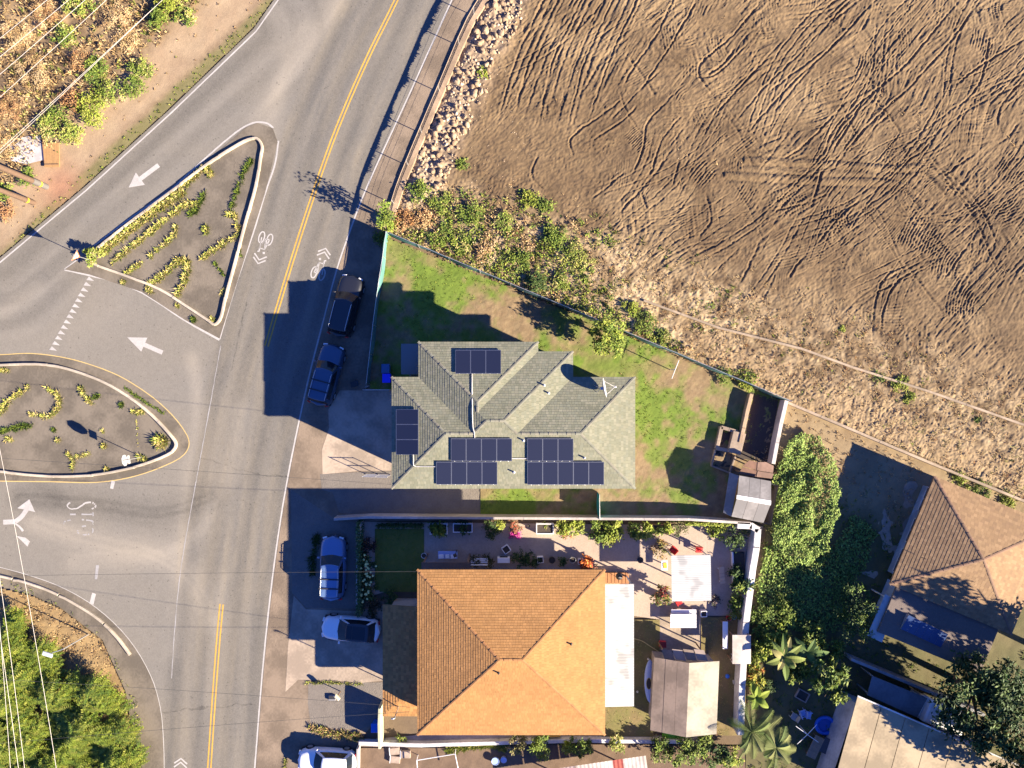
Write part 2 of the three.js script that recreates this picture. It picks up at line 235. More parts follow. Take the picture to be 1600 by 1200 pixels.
{ const up = mainLine.filter(p => p[1] < 560), dn = mainLine.filter(p => p[1] > 944); dn.unshift([346.4, 944]);
  for (const s of [-2.5, 2.5]) { mark('yellow_centre_line', ribbon(off(up, s), .12, .005, new G(), .2), yellowM); mark('yellow_centre_line', ribbon(off(dn, s), .12, .005, new G(), .2), yellowM); } }
mark('worn_line', ribbon(smooth([[345, 540], [327, 640], [305, 760], [284, 880], [275, 960], [268, 1060]], 5), .1, .004, new G(), .95), wornM);
for (const s of [[[266, 298], [205, 340], [147, 384]], [[427, 200], [418, 193], [400, 191], [382, 198], [362, 212], [310, 257], [266, 298]], [[435, 220], [430, 255], [415, 300], [397, 360], [370, 440], [343, 530]], [[343, 531], [290, 501], [222, 457], [180, 440], [140, 430], [101, 421]], [[101, 421], [123, 405]]]) mark('island_edge_line', ribbon(smooth(s, 4), s.length === 5 || s[0][0] === 343 ? .2 : .15, .006, new G(), .3));
const tearLine = smooth([[-60, 556], [0, 555], [50, 553], [112, 562], [175, 583], [207, 600], [250, 631], [284, 668], [295, 692], [287, 710], [250, 730], [200, 746], [150, 753], [80, 752], [0, 751], [-60, 749]], 4);
mark('yellow_island_line', ribbon(tearLine, .15, .006, new G(), .2), islandLineM);
const flat = (pts, y = .006) => sheetGeo(pts, y, 0);
function arrowPx(tip, tail, hw, hl, sw) { const dx = tail[0] - tip[0], dy = tail[1] - tip[1], l = hypot(dx, dy), a = [dx / l, dy / l], n = [-a[1], a[0]], q = (s, t) => [tip[0] + a[0] * s + n[0] * t, tip[1] + a[1] * s + n[1] * t]; return [tip, q(hl, hw), q(hl, sw), q(l, sw), q(l, -sw), q(hl, -sw), q(hl, -hw)]; }
mark('arrow', flat(arrowPx([201, 293], [248, 258], 12, 23, 3.6)));
mark('arrow', flat(arrowPx([199, 527], [254, 551], 12, 29, 3.4)));
mark('turn_arrow', mergeGeometries([ribbon([[5, 816], [24, 815]], .38, .007).build(), ribbon(smooth([[24, 815], [33, 808], [42, 796]], 4), .36, .009).build(), ribbon(smooth([[23, 817], [31, 823], [36, 830]], 4), .24, .011, new G(), .6).build()]), lineM);
mark('turn_arrow_head', flat([[46, 780], [27, 794], [42, 797], [55, 800]], .012));
mark('turn_arrow_head', flat([[25, 837], [40, 840], [47, 846], [43, 854], [34, 845]], .012));
for (let k = 0; k < 14; k++) { const u = mixn(141, 83, k / 13), v = mixn(436, 545, k / 13); mark('yield_triangle', flat([[u - 2, v - 4], [u + 6, v + 3], [u - 6, v + 1.5]])); }
mark('lane_dash', flat([[174, 751], [180, 752], [177, 764], [172, 763]], .008)); mark('lane_dash', flat([[150, 883], [155, 883], [152, 905], [148, 905]]), wornM); mark('lane_dash', flat([[144, 926], [150, 928], [146, 945], [140, 942]]));
{ // worn STOP lettering, read from the west; strokes broken up by wear
  const L = { S: [[[.85, 1], [1, .6], [.92, .1], [.66, .05], [.5, .5], [.34, .95], [.1, .95], [0, .5], [.1, 0]]], T: [[[0, .5], [1, .5]], [[1, 0], [1, 1]]], O: [[[0, .3], [0, .7], [.3, 1], [.7, 1], [1, .7], [1, .3], [.7, 0], [.3, 0], [0, .3]]], P: [[[0, 0], [1, 0], [1, .7], [.8, 1], [.5, .7], [.5, 0]]] };
  let v0 = 785; for (const ch of 'STOP') { for (const st of L[ch]) { const g = new G(), pts = smooth(st.map(([a, b]) => [(ch === 'S' ? 105 : 101) + 45 * a + (v0 - 785) * -.04, v0 + 10 * b]), 5); for (let k = 0; k + 1 < pts.length; k++) { if (hash2(round(pts[k][0] * 3), round(pts[k][1] * 3)) < (ch === 'S' ? .86 : .15 + .5 * (pts[k][0] - 101) / 45)) ribbon([pts[k], pts[k + 1]], .17, .006, g, .7); } if (g.n) mark('stop_letter', g, ch === 'S' ? lineM : wornM); } v0 += 13.5; }
}
function sharrow(cx, cy, dir, clipV = 1e9) {      // bicycle under two chevrons; dir: unit pixel vector of travel
  const n = [-dir[1], dir[0]], q = (a, b) => [cx + n[0] * a + dir[0] * b, cy + n[1] * a + dir[1] * b], g = new G(), line = (p, w = .1) => ribbon(p.map(([a, b]) => q(a, b)), w, .006, g);
  for (const s of [0, 6]) line([[-10, 18 - s + 1], [0, 27 - s], [10, 18 - s + 1]], .12);
  for (const s of [-6.5, 6.5]) { const o = []; for (let k = 0; k <= 14; k++) { const t = k / 14 * 2 * PI; o.push([s + 4.3 * cos(t), -14 + 9 * sin(t)]); } line(o); }
  line([[-6.5, -14], [-3.5, 3], [4.5, 3]]); line([[-3.5, 3], [0, -13], [4.5, 3], [6.5, -14]]); line([[-6.5, -14], [0, -13]]); line([[-5.5, 8], [-2, 9]], .17); line([[4.5, 3], [4, 8], [6.5, 9]], .13);
  mark('bicycle_symbol', g);
}
sharrow(411, 386, [-.29, .957]); sharrow(501, 414, [.29, -.957]); sharrow(281, 1212, [.07, -.997]);

// islands: kerb blocks round a bed of packed dirt
const bedM = M('bed', 0.175, 0.148, 0.115, 0.96, { map: blotchT, bumpMap: grainB, bumpScale: .01 });
function island(name, kerbPx, bedPx, h) {
  const o = struct(name, sheetGeo(bedPx, .012), bedM);
  let acc = [], len = 0; const flush = () => { if (acc.length > 1) part(o, 'kerb_block', wallRun(acc, .2, .0, h + rr(-.015, .015), new G(), undefined, .03), kerbM); };
  for (let k = 0; k < kerbPx.length; k++) { if (k) len += hypot(kerbPx[k][0] - kerbPx[k - 1][0], kerbPx[k][1] - kerbPx[k - 1][1]); acc.push(kerbPx[k]); if (len > 58) { flush(); acc = [[kerbPx[k][0] + .4, kerbPx[k][1] + .4]]; len = 0; } }
  flush(); return o;
}
const triKerb = smooth([[155, 416], [200, 432], [250, 452], [290, 477], [325, 500], [336, 507], [344, 500], [353, 465], [368, 410], [385, 345], [400, 292], [408, 245], [410, 229], [402, 217], [388, 219], [360, 234], [325, 257], [268, 300], [200, 351], [160, 383], [146, 396], [146, 410], [155, 416]], 4);
island('traffic_island', triKerb, [[101, 421], [124, 405], [147, 385], [266, 299], [330, 247], [384, 199], [402, 192], [426, 200], [434, 222], [414, 302], [343, 529], [289, 500], [221, 456], [140, 429]], .2);
const tearKerb = smooth([[-60, 571], [0, 570], [75, 570], [125, 582], [173, 602], [225, 637], [266, 678], [276, 694], [270, 705], [225, 725], [160, 740], [100, 744], [40, 741], [0, 736], [-60, 732]], 4);
island('traffic_island', tearKerb, [...tearLine], .2);
const swKerb = smooth([[-60, 884], [0, 899], [40, 909], [82, 924], [120, 944], [155, 967], [182, 993], [204, 1022]], 4);
// SW corner strip between the white line and the slope
struct('verge', sheetGeo([...cornerSW.slice(0, -1), [256, 1300], [200, 1300], [213, 1180], [196, 1080], [160, 1000], [95, 950], [0, 918], [-80, 905]], .014), bedM);
{ const o = struct('kerb', wallRun([[-66, 882.5], [-62, 883.5]], .2, 0, .2), kerbM); let acc = [], len = 0; for (let k = 0; k < swKerb.length; k++) { if (k) len += hypot(swKerb[k][0] - swKerb[k - 1][0], swKerb[k][1] - swKerb[k - 1][1]); acc.push(swKerb[k]); if (len > 75 || k === swKerb.length - 1) { if (acc.length > 1) part(o, 'kerb_block', wallRun(acc, .19, 0, .19 + rr(-.01, .015), new G(), undefined, .03), kerbM); acc = [[swKerb[k][0] + 2, swKerb[k][1] + 2]]; len = 0; } } }

// shoulders, drives and yards
const shoulderM = M('shoulder', 0.235, 0.18, 0.13, 0.95, { map: blotchT, bumpMap: grainB, bumpScale: .012 });
const oldTarM = M('old_tar', 0.2, 0.175, 0.15, 0.95, { map: grainT, bumpMap: grainB, bumpScale: .02 });
struct('shoulder', sheetGeo([...edgeE.map(p => [p[0] + 2, p[1]]), [470, 1300], [560, 1300], [560, 1160], [600, 1110], [600, 940], [560, 930], [555, 815], [750, 812], [750, 760], [612, 760], [612, 600], [572, 608], [590, 470], [606, 366], [640, 300], [700, 150], [760, -10], [790, -80]], .008), shoulderM);
struct('driveway', sheetGeo([[531, 610], [614, 610], [640, 700], [640, 735], [560, 736], [504, 741], [503, 703], [514, 670], [513, 640]], .014), concrete);
struct('driveway', sheetGeo([[500, 741], [575, 737], [660, 736], [755, 760], [755, 812], [560, 812], [530, 800], [520, 770], [503, 765]], .016), oldTarM);
struct('driveway', sheetGeo([[459, 931], [478, 952], [555, 955], [602, 945], [602, 1063], [565, 1067], [520, 1063], [466, 1062], [446, 1081], [450, 1010]], .014), concrete);
struct('driveway', sheetGeo([[482, 1068], [600, 1066], [598, 1128], [560, 1140], [486, 1136], [481, 1100]], .013), oldTarM);
struct('driveway', sheetGeo([[455, 765], [530, 815], [556, 815], [558, 930], [556, 951], [479, 950], [456, 926]], .012), oldTarM);
struct('yard_paving', sheetGeo([[556, 815], [1192, 822], [1180, 890], [1172, 962], [1095, 962], [1095, 1016], [1030, 1016], [1030, 968], [940, 955], [940, 912], [600, 925], [556, 940]], .02), M('paving', .45, .355, .28, .92, { map: grainT, bumpMap: grainB, bumpScale: .006 }));
{ const o = struct('yard_path', sheetGeo([[564, 1156], [660, 1148], [1000, 1150], [1095, 1148], [1095, 1163], [900, 1160], [640, 1168], [562, 1166]], .03), M('path', .4, .34, .31, .9, { map: blotchT })); }

// ---------------------------------------------------------------- ploughed field with tractor marks
const fenceLine = [[607, 366], [1225, 626], [1620, 786]];
const wallLine = [[790, -70], [760, 0], [735, 42], [690, 146], [650, 240], [626, 300], [608, 362]];
const fieldPoly = [[806, -80], [1720, -80], [1720, 830], [1620, 786], [1225, 626], [940, 506], [607, 366], [608, 345], [650, 240], [690, 146], [735, 42], [770, -10]];
const FC = .066, fu0 = 600, fv0 = -80, fnx = Math.ceil(1122 / (FC * PX)) + 2, fny = Math.ceil(912 / (FC * PX)) + 2, FH = new Float32Array(fnx * fny);
function stamp(pts, reach, f) {
  for (let k = 0; k + 1 < pts.length; k++) {
    const a = pts[k], b = pts[k + 1], s = FC * PX, i0 = max(0, floor((min(a[0], b[0]) - reach - fu0) / s)), i1 = min(fnx - 1, Math.ceil((max(a[0], b[0]) + reach - fu0) / s)), j0 = max(0, floor((min(a[1], b[1]) - reach - fv0) / s)), j1 = min(fny - 1, Math.ceil((max(a[1], b[1]) + reach - fv0) / s)), l = hypot(b[0] - a[0], b[1] - a[1]);
    for (let j = j0; j <= j1; j++) for (let i = i0; i <= i1; i++) { const u = fu0 + i * s, v = fv0 + j * s, t = ((u - a[0]) * (b[0] - a[0]) + (v - a[1]) * (b[1] - a[1])) / l / l; if (t < 0 || t >= 1) continue; const d = ((b[0] - a[0]) * (v - a[1]) - (b[1] - a[1]) * (u - a[0])) / l; if (abs(d) < reach) FH[j * fnx + i] += f(d, (k + t) / (pts.length - 1), u, v); }
  }
}
const rut = (pts, w = 1.35, d = .095) => stamp(smooth(pts, 8), w * 4, (s, t, u, v) => { const q = s + 3.4 * (fbm(u * .11, v * .11, 3) - .5), fade = min(1, t * 8, (1 - t) * 8) * (.55 + .8 * vn(u * .05, v * .05)); return fade * (-d * exp(-q * q / w / w) + .35 * d * exp(-pow((abs(q) - 2.2 * w) / w, 2))); });
const tread = (cx, cy, ang, len, wid, per = 4.6, amp = .034) => { const dx = cos(ang) * len / 2, dy = sin(ang) * len / 2, bend = rr(-.25, .25), ph = R() * 9; stamp(smooth([[cx - dx, cy - dy], [cx - dy * bend, cy + dx * bend], [cx + dx, cy + dy]], 5), wid, (s, t, u, v) => { const e = min(1, (wid - abs(s)) / 4, t * 6, (1 - t) * 6); return e * amp * sin((s + ph + 1.5 * vn(u * .1, v * .1)) / per * 2 * PI) * (.6 + .8 * vn(u * .09, v * .09)); }); };
R = rngOf(11);
for (const t of [[[1060, -20], [1022, 60], [985, 112], [972, 137]], [[1095, -10], [1040, 82], [997, 146]], [[979, 150], [940, 180], [900, 208], [890, 222], [896, 250]], [[995, 166], [978, 184], [922, 222]], [[1065, 135], [1030, 170], [1010, 194], [1004, 230], [984, 282]], [[1066, 180], [1036, 214], [1026, 240], [1013, 280]],
  [[1345, -20], [1290, 40], [1247, 85], [1200, 130], [1140, 200]], [[1375, -10], [1307, 65], [1245, 122], [1200, 170], [1160, 215]], [[1505, -10], [1417, 97], [1360, 150], [1285, 225]], [[1545, -20], [1475, 75], [1420, 135], [1340, 212], [1292, 274]], [[1610, 55], [1525, 107], [1490, 135]], [[1465, 205], [1440, 235], [1408, 258]], [[1520, 242], [1470, 277]], [[1330, 150], [1250, 232], [1220, 250]], [[1390, 120], [1300, 205], [1284, 246]],
  [[1120, 160], [1090, 110], [1140, 60], [1190, 0]], [[1175, 60], [1110, 120], [1075, 118]], [[1225, 60], [1180, 110], [1105, 190]], [[1430, 255], [1490, 300], [1525, 350], [1560, 440]], [[1455, 250], [1520, 310], [1560, 390]], [[1420, 412], [1385, 430], [1367, 465], [1360, 540]], [[1440, 415], [1400, 440], [1380, 480], [1372, 540]], [[1545, 55], [1528, 130], [1490, 175]], [[1600, 120], [1560, 170], [1555, 200]], [[1200, 330], [1250, 320], [1300, 300]], [[1060, 250], [1050, 290]], [[840, 240], [830, 275], [850, 300]], [[1000, 300], [1010, 330]], [[1100, 300], [1110, 345], [1090, 370]]]) rut(t);
for (const t of [[[1160, 251], [1280, 256], [1406, 264], [1440, 262], [1480, 300]], [[1130, 274], [1280, 283], [1410, 292], [1440, 320]]]) stamp(smooth(t, 8), 11, (s) => .09 * exp(-s * s / 22) - .07 * exp(-pow((abs(s) - 7) / 2.4, 2)));
for (let k = 0; k < 15; k++) { const u = 818 + k * 11 + rr(-4, 4); rut([[u + 60, -60], [u + 22, 20], [u - 12, 95], [u - 42 + rr(-8, 8), rr(150, 225)]], rr(1.1, 1.9), rr(.03, .11)); }
for (const p of [[1237, 315, 1.2, 50, 26], [1310, 347, 1.35, 55, 26], [1440, 368, 2.05, 60, 34], [1478, 410, 2.0, 50, 24], [1575, 332, 2.7, 40, 22], [1420, 325, .9, 34, 20], [1555, 18, 1.5, 32, 13], [1525, 62, 1.8, 34, 13], [1540, 75, 1.7, 30, 12], [1415, 60, 1.4, 34, 14], [1275, 147, .6, 44, 20], [1095, 270, 2.3, 44, 22], [1505, 470, 1.9, 60, 26], [1390, 500, 0, 46, 26], [1045, 60, 1.4, 44, 16], [1120, 75, 1.3, 40, 16], [1100, 190, .9, 36, 14], [1350, 105, 1.9, 40, 18], [1580, 265, 2.2, 50, 24]]) tread(...p);
for (let k = 0; k < 110; k++) tread(rr(960, 1600), rr(-60, 470), rr(0, PI), rr(22, 55), rr(9, 22), rr(3, 5), rr(.008, .026));
for (let k = 0; k < 46; k++) { // long paired wheel tracks
  const u = rr(840, 1660), v = rr(-60, 480), a = (R() < .8 ? rr(-1.0, -.55) : rr(-.2, .5)), l = rr(90, 260), b = rr(-.35, .35), p = [[u - cos(a - b) * l, v - sin(a - b) * l], [u - cos(a) * l * .35, v - sin(a) * l * .35], [u + cos(a) * l * .35, v + sin(a) * l * .35], [u + cos(a + b) * l, v + sin(a + b) * l]], c = smooth(p, 4), d = rr(.025, .075), w = rr(.8, 1.4), gp = rr(4.5, 7.5); rut(off(c, gp), w, d); rut(off(c, -gp), w, d); if (R() < .5) { rut(off(c, gp + 22), w, d * .8); rut(off(c, 22 - gp), w, d * .8); }
}
for (let k = 0; k < 60; k++) { const u = rr(850, 1640), v = rr(-60, 470), a = rr(.65, 1.1) * (R() < .75 ? -1 : 1) + rr(-.2, .2), l = rr(20, 70); rut([[u - cos(a) * l, v - sin(a) * l], [u + rr(-5, 5), v + rr(-5, 5)], [u + cos(a) * l, v + sin(a) * l]], rr(.9, 1.8), rr(.04, .11)); }
const scrape = (x, z) => { // patches of parallel drag marks, each patch with a direction of its own
  const ci = floor(x / 2.6), cj = floor(z / 2.6); let b = 1e9, a = 0, p = 0; for (let i = -1; i <= 1; i++) for (let j = -1; j <= 1; j++) { const hx_ = hash2(ci + i, cj + j), hz_ = hash2(ci + i + 71, cj + j - 13), d = hypot((ci + i + hx_) * 2.6 - x, (cj + j + hz_) * 2.6 - z); if (d < b) { b = d; a = hash2(ci + i - 5, cj + j + 31); p = hz_; } }
  const ang = a < .55 ? -.85 + (a - .25) : a * 6.3, s = -sin(ang) * x + cos(ang) * z, t = cos(ang) * x + sin(ang) * z; return (fbm(s * 5.2 + p * 40, t * .55, 3) - .5) * (.5 + vn(x * .8, z * .8));
};
const strawAt = (u, v) => { const d = -segDist(u, v, fenceLine[0], fenceLine[2])[2] * (v < mixn(366, 786, (u - 607) / 1013) ? 1 : 1), q = abs(d) + 60 * (fbm(u * .018, v * .018, 3) - .5); return 1 - sm(70, 150, q * (1 - .25 * sm(800, 1400, u))); };
const bankAt = (u, v) => { const d = lineDist(u, v, wallLine)[0]; return (1 - sm(38, 74, d + 24 * (fbm(u * .03, v * .03, 3) - .5))) * sm(345, 290, v); };
const trodden = (u, v) => sm(1040, 1120, u) * (1 - sm(46, 66, mixn(366, 786, (u - 607) / 1013) - v + 20 * (fbm(u * .02, v * .02, 2) - .5)));
const fieldH = (u, v) => {
  const i = clamp(round((u - fu0) / (FC * PX)), 0, fnx - 1), j = clamp(round((v - fv0) / (FC * PX)), 0, fny - 1), x = u / 20, z = v / 20, st = strawAt(u, v) * (1 - .6 * trodden(u, v)), bk = bankAt(u, v);
  const diag = fbm((x + z) * .35, (x - z) * 1.9, 3);
  return .16 - .1 * bk + (.85 * FH[j * fnx + i] + .05 * (diag - .5) + .14 * scrape(x, z) * sm(.3, .58, fbm(x * .16 + 4, z * .16 + 8, 2))) * (1 - .8 * st) * (1 - bk) + .09 * (fbm(x * .5, z * .5, 3) - .5) + (.05 + .06 * st) * (fbm(x * 3.2, z * 3.2, 3) - .5) + .05 * (vn(x * 7.5, z * 7.5) - .5) * (.3 + 1.4 * vn(x * .7, z * .7 + 5)) + bk * (.1 + .4 * (fbm(x * 1.4, z * 1.4, 3) - .3)) * sm(3, 16, lineDist(u, v, wallLine)[0]);
};
const fieldC = (u, v, h) => {
  const x = u / 20, z = v / 20, st = strawAt(u, v), bk = bankAt(u, v), n = fbm(x * .6 + 5, z * .6, 3), f = fbm(x * 5, z * 5, 2);
  let c = mix3([.125, .079, .039], [.225, .152, .079], clamp(n * 1.5 - .3 + .3 * sm(250, -50, v - (u - 1100) * .5) - .25 * exp(-pow((v - 360) / 120, 2)))); c = mix3(c, [.1, .065, .038], .35 * sm(.55, .7, fbm(x * 2.6 + 70, z * 2.6, 3))); const pale = sm(.6, .78, fbm(x * .25 + 30, z * .25, 2)); c = mix3(c, [.25, .175, .095], pale * .6);
  const s2 = st * sm(.3, .66, fbm(x * 1.1, z * 1.1 + 20, 3)) * (1 - .35 * sm(1050, 1300, u)); c = mix3(c, mix3([.37, .265, .145], [.52, .4, .24], f), s2 * .95); c = mix3(c, mix3([.29, .2, .108], [.38, .275, .155], n), trodden(u, v) * .85);
  const sprinkle = sm(.66, .8, fbm(x * 2.3, z * 2.3 + 60, 2)) * .5; c = mix3(c, [.3, .22, .11], sprinkle * (.3 + .7 * st));
  c = mix3(c, mix3([.26, .185, .12], [.4, .31, .22], f), bk * .85); const k = .8 + .4 * f; return [c[0] * k, c[1] * k, c[2] * k];
};
const field = struct('field', terrain(fieldPoly, FC, fieldH, fieldC), vcM);
struct('field', sheetGeo([[1700, -3000], [5000, -3000], [5000, 2500], [1700, 820]], .1, 0), M('far_dirt', .15, .1, .06, .97, grainy));

// dry verge north-west of the road, slope south-west, lawn, neighbouring lots
const nwPoly = [...edgeNW.map(p => [p[0] - 5, p[1] - 5]), [-80, -80], [455, -80]];
const nwC = (u, v) => { const x = u / 20, z = v / 20, d = segDist(u, v, edgeNW[1], edgeNW[5])[0], n = fbm(x * .8, z * .8, 4), f = fbm(x * 4, z * 4, 2); let c = mix3([.2, .135, .08], [.34, .25, .15], f); const path = sm(10, 26, d) * (1 - sm(60, 84, d + 20 * (n - .5))); c = mix3(c, mix3([.3, .205, .13], [.42, .32, .21], n), path * .85); const g = (1 - sm(4, 16, d + 10 * (n - .5))); c = mix3(c, [.16, .16, .05], g * .7); c = mix3(c, [.36, .18, .11], .8 * exp(-pow(hypot(u - 95, v - 292) / 34, 2))); const brush = sm(70, 100, d + 30 * (n - .5)); c = mix3(c, mix3([.15, .1, .055], [.33, .23, .12], sm(.35, .65, n)), brush * .8); return c; };
struct('verge', terrain(nwPoly, .12, (u, v) => { const d = segDist(u, v, edgeNW[1], edgeNW[5])[0]; return .03 + sm(10, 120, d) * .25 + (.03 + .12 * sm(60, 110, d)) * (fbm(u * .08, v * .08, 4) - .4); }, nwC), vcM);
const swPoly = [[-80, 905], [0, 918], [50, 930], [95, 950], [160, 1000], [196, 1080], [213, 1180], [200, 1290], [-80, 1290]];
struct('slope', terrain(swPoly, .12, (u, v) => .06 + .15 * fbm(u * .05, v * .05, 4), (u, v) => { const n = fbm(u * .05, v * .05, 4); return mix3([.2, .13, .06], [.42, .29, .13], n); }), vcM);
const lawnPoly = [[606, 372], [940, 508], [1218, 625], [1208, 730], [1140, 820], [940, 809], [750, 809], [750, 752], [640, 740], [640, 612], [578, 608], [590, 470]];
const lawnG = (u, v) => { const x = u / 20, z = v / 20, n = fbm(x * .45 + 3, z * .45, 3), m = fbm(x * 1.6, z * 1.6, 3); let g = sm(.38, .66, n * .6 + m * .4 - .01); for (const [cx, cy, rx, ry, k] of [[690, 430, 60, 45, .5], [950, 572, 70, 22, .9], [1015, 640, 60, 40, .45], [800, 785, 45, 30, .6], [640, 545, 40, 40, .2], [1140, 610, 30, 40, .3], [1080, 700, 50, 50, -.2], [1100, 590, 60, 25, -.3], [980, 690, 40, 60, -.25], [860, 460, 60, 40, -.25], [1000, 790, 60, 18, -.4], [620, 390, 25, 25, -.5], [740, 500, 60, 30, -.1]]) g += k * exp(-pow((u - cx) / rx, 2) - pow((v - cy) / ry, 2)); return clamp(g); };
struct('lawn', terrain(lawnPoly, .12, (u, v) => .03 + .07 * fbm(u * .06, v * .06, 3) + .03 * vn(u * .4, v * .4), (u, v) => { const f = fbm(u * .2, v * .2, 2); return mix3(mix3([.21, .14, .075], [.3, .22, .12], f), mix3([.105, .17, .018], [.165, .235, .03], f), lawnG(u, v)); }), vcM);
struct('lawn', terrain([[586, 826], [662, 826], [662, 925], [586, 923]], .12, (u, v) => .045 + .02 * vn(u * .4, v * .4), (u, v) => mix3([.11, .15, .02], [.17, .18, .04], fbm(u * .2, v * .2, 3))), vcM);
struct('lawn', terrain([[945, 968], [1030, 968], [1030, 1016], [1022, 1150], [940, 1150], [930, 1000]], .12, (u, v) => .04 + .04 * fbm(u * .07, v * .07, 3), (u, v) => mix3([.24, .17, .08], [.15, .16, .04], fbm(u * .09, v * .09, 3))), vcM);
struct('lawn', terrain([[1095, 964], [1172, 964], [1160, 1150], [1095, 1150]], .12, (u, v) => .04 + .04 * fbm(u * .07, v * .07, 3), (u, v) => mix3([.24, .16, .08], [.18, .16, .05], fbm(u * .09, v * .09, 3))), vcM);
struct('lot', terrain([[1228, 628], [1620, 790], [1700, 825], [1700, 1290], [1165, 1290], [1165, 1160], [1176, 960], [1196, 830], [1215, 700]], .14, (u, v) => .02 + .1 * fbm(u * .05, v * .05, 3), (u, v) => { const n = fbm(u * .04, v * .04, 3), dry = 1 - sm(720, 800, v - (u - 1230) * .35); return mix3(mix3([.1, .1, .035], [.16, .13, .06], n), mix3([.22, .15, .08], [.36, .27, .15], n), dry); }), vcM);
struct('neighbour_yard', terrain([[560, 1168], [640, 1170], [900, 1163], [1165, 1165], [1165, 1290], [540, 1290]], .14, (u, v) => .01 + .05 * fbm(u * .08, v * .08, 3), (u, v) => mix3([.13, .085, .055], [.22, .15, .1], fbm(u * .06, v * .06, 3))), vcM);

// ---------------------------------------------------------------- hip roofs of lapped shingles
function clipPoly(p, a, b, c) { const o = []; for (let k = 0; k < p.length; k++) { const s = p[k], e = p[(k + 1) % p.length], ds = a * s[0] + b * s[1] - c, de = a * e[0] + b * e[1] - c; if (ds <= 1e-9) o.push(s); if ((ds < -1e-9 && de > 1e-9) || (ds > 1e-9 && de < -1e-9)) { const t = ds / (ds - de); o.push([mixn(s[0], e[0], t), mixn(s[1], e[1], t)]); } } return o.length > 2 ? o : null; }
const edgesOf = (r) => [[1, 0, -r.x0], [-1, 0, r.x1], [0, 1, -r.z0], [0, -1, r.z1]];     // distance = a x + b z + c
const roofH = (blocks, x, z) => { let h = -1e9; for (const r of blocks) h = max(h, min(...edgesOf(r).map(e => e[0] * x + e[1] * z + e[2]))); return h; };
function roofPieces(blocks) {
  const out = [[], [], [], []];
  blocks.forEach((r, bi) => edgesOf(r).forEach((e, ei) => {
    let ps = [[[r.x0, r.z0], [r.x1, r.z0], [r.x1, r.z1], [r.x0, r.z1]]];
    for (const f of edgesOf(r)) if (f !== e) ps = ps.map(p => p && clipPoly(p, e[0] - f[0], e[1] - f[1], f[2] - e[2])).filter(Boolean);
    blocks.forEach((q, qi) => {
      if (qi === bi) return; const eps = qi < bi ? -1e-4 : 1e-4, next = [];
      for (const p of ps) { let rest = p; for (const f of edgesOf(q)) { if (!rest) break; const keep = clipPoly(rest, f[0] - e[0], f[1] - e[1], e[2] - f[2] + eps); if (keep) next.push(keep); rest = clipPoly(rest, e[0] - f[0], e[1] - f[1], f[2] - e[2] - eps); } }
      ps = next;
    });
    for (const p of ps) out[ei].push({ p, e });
  }));
  return out;
}
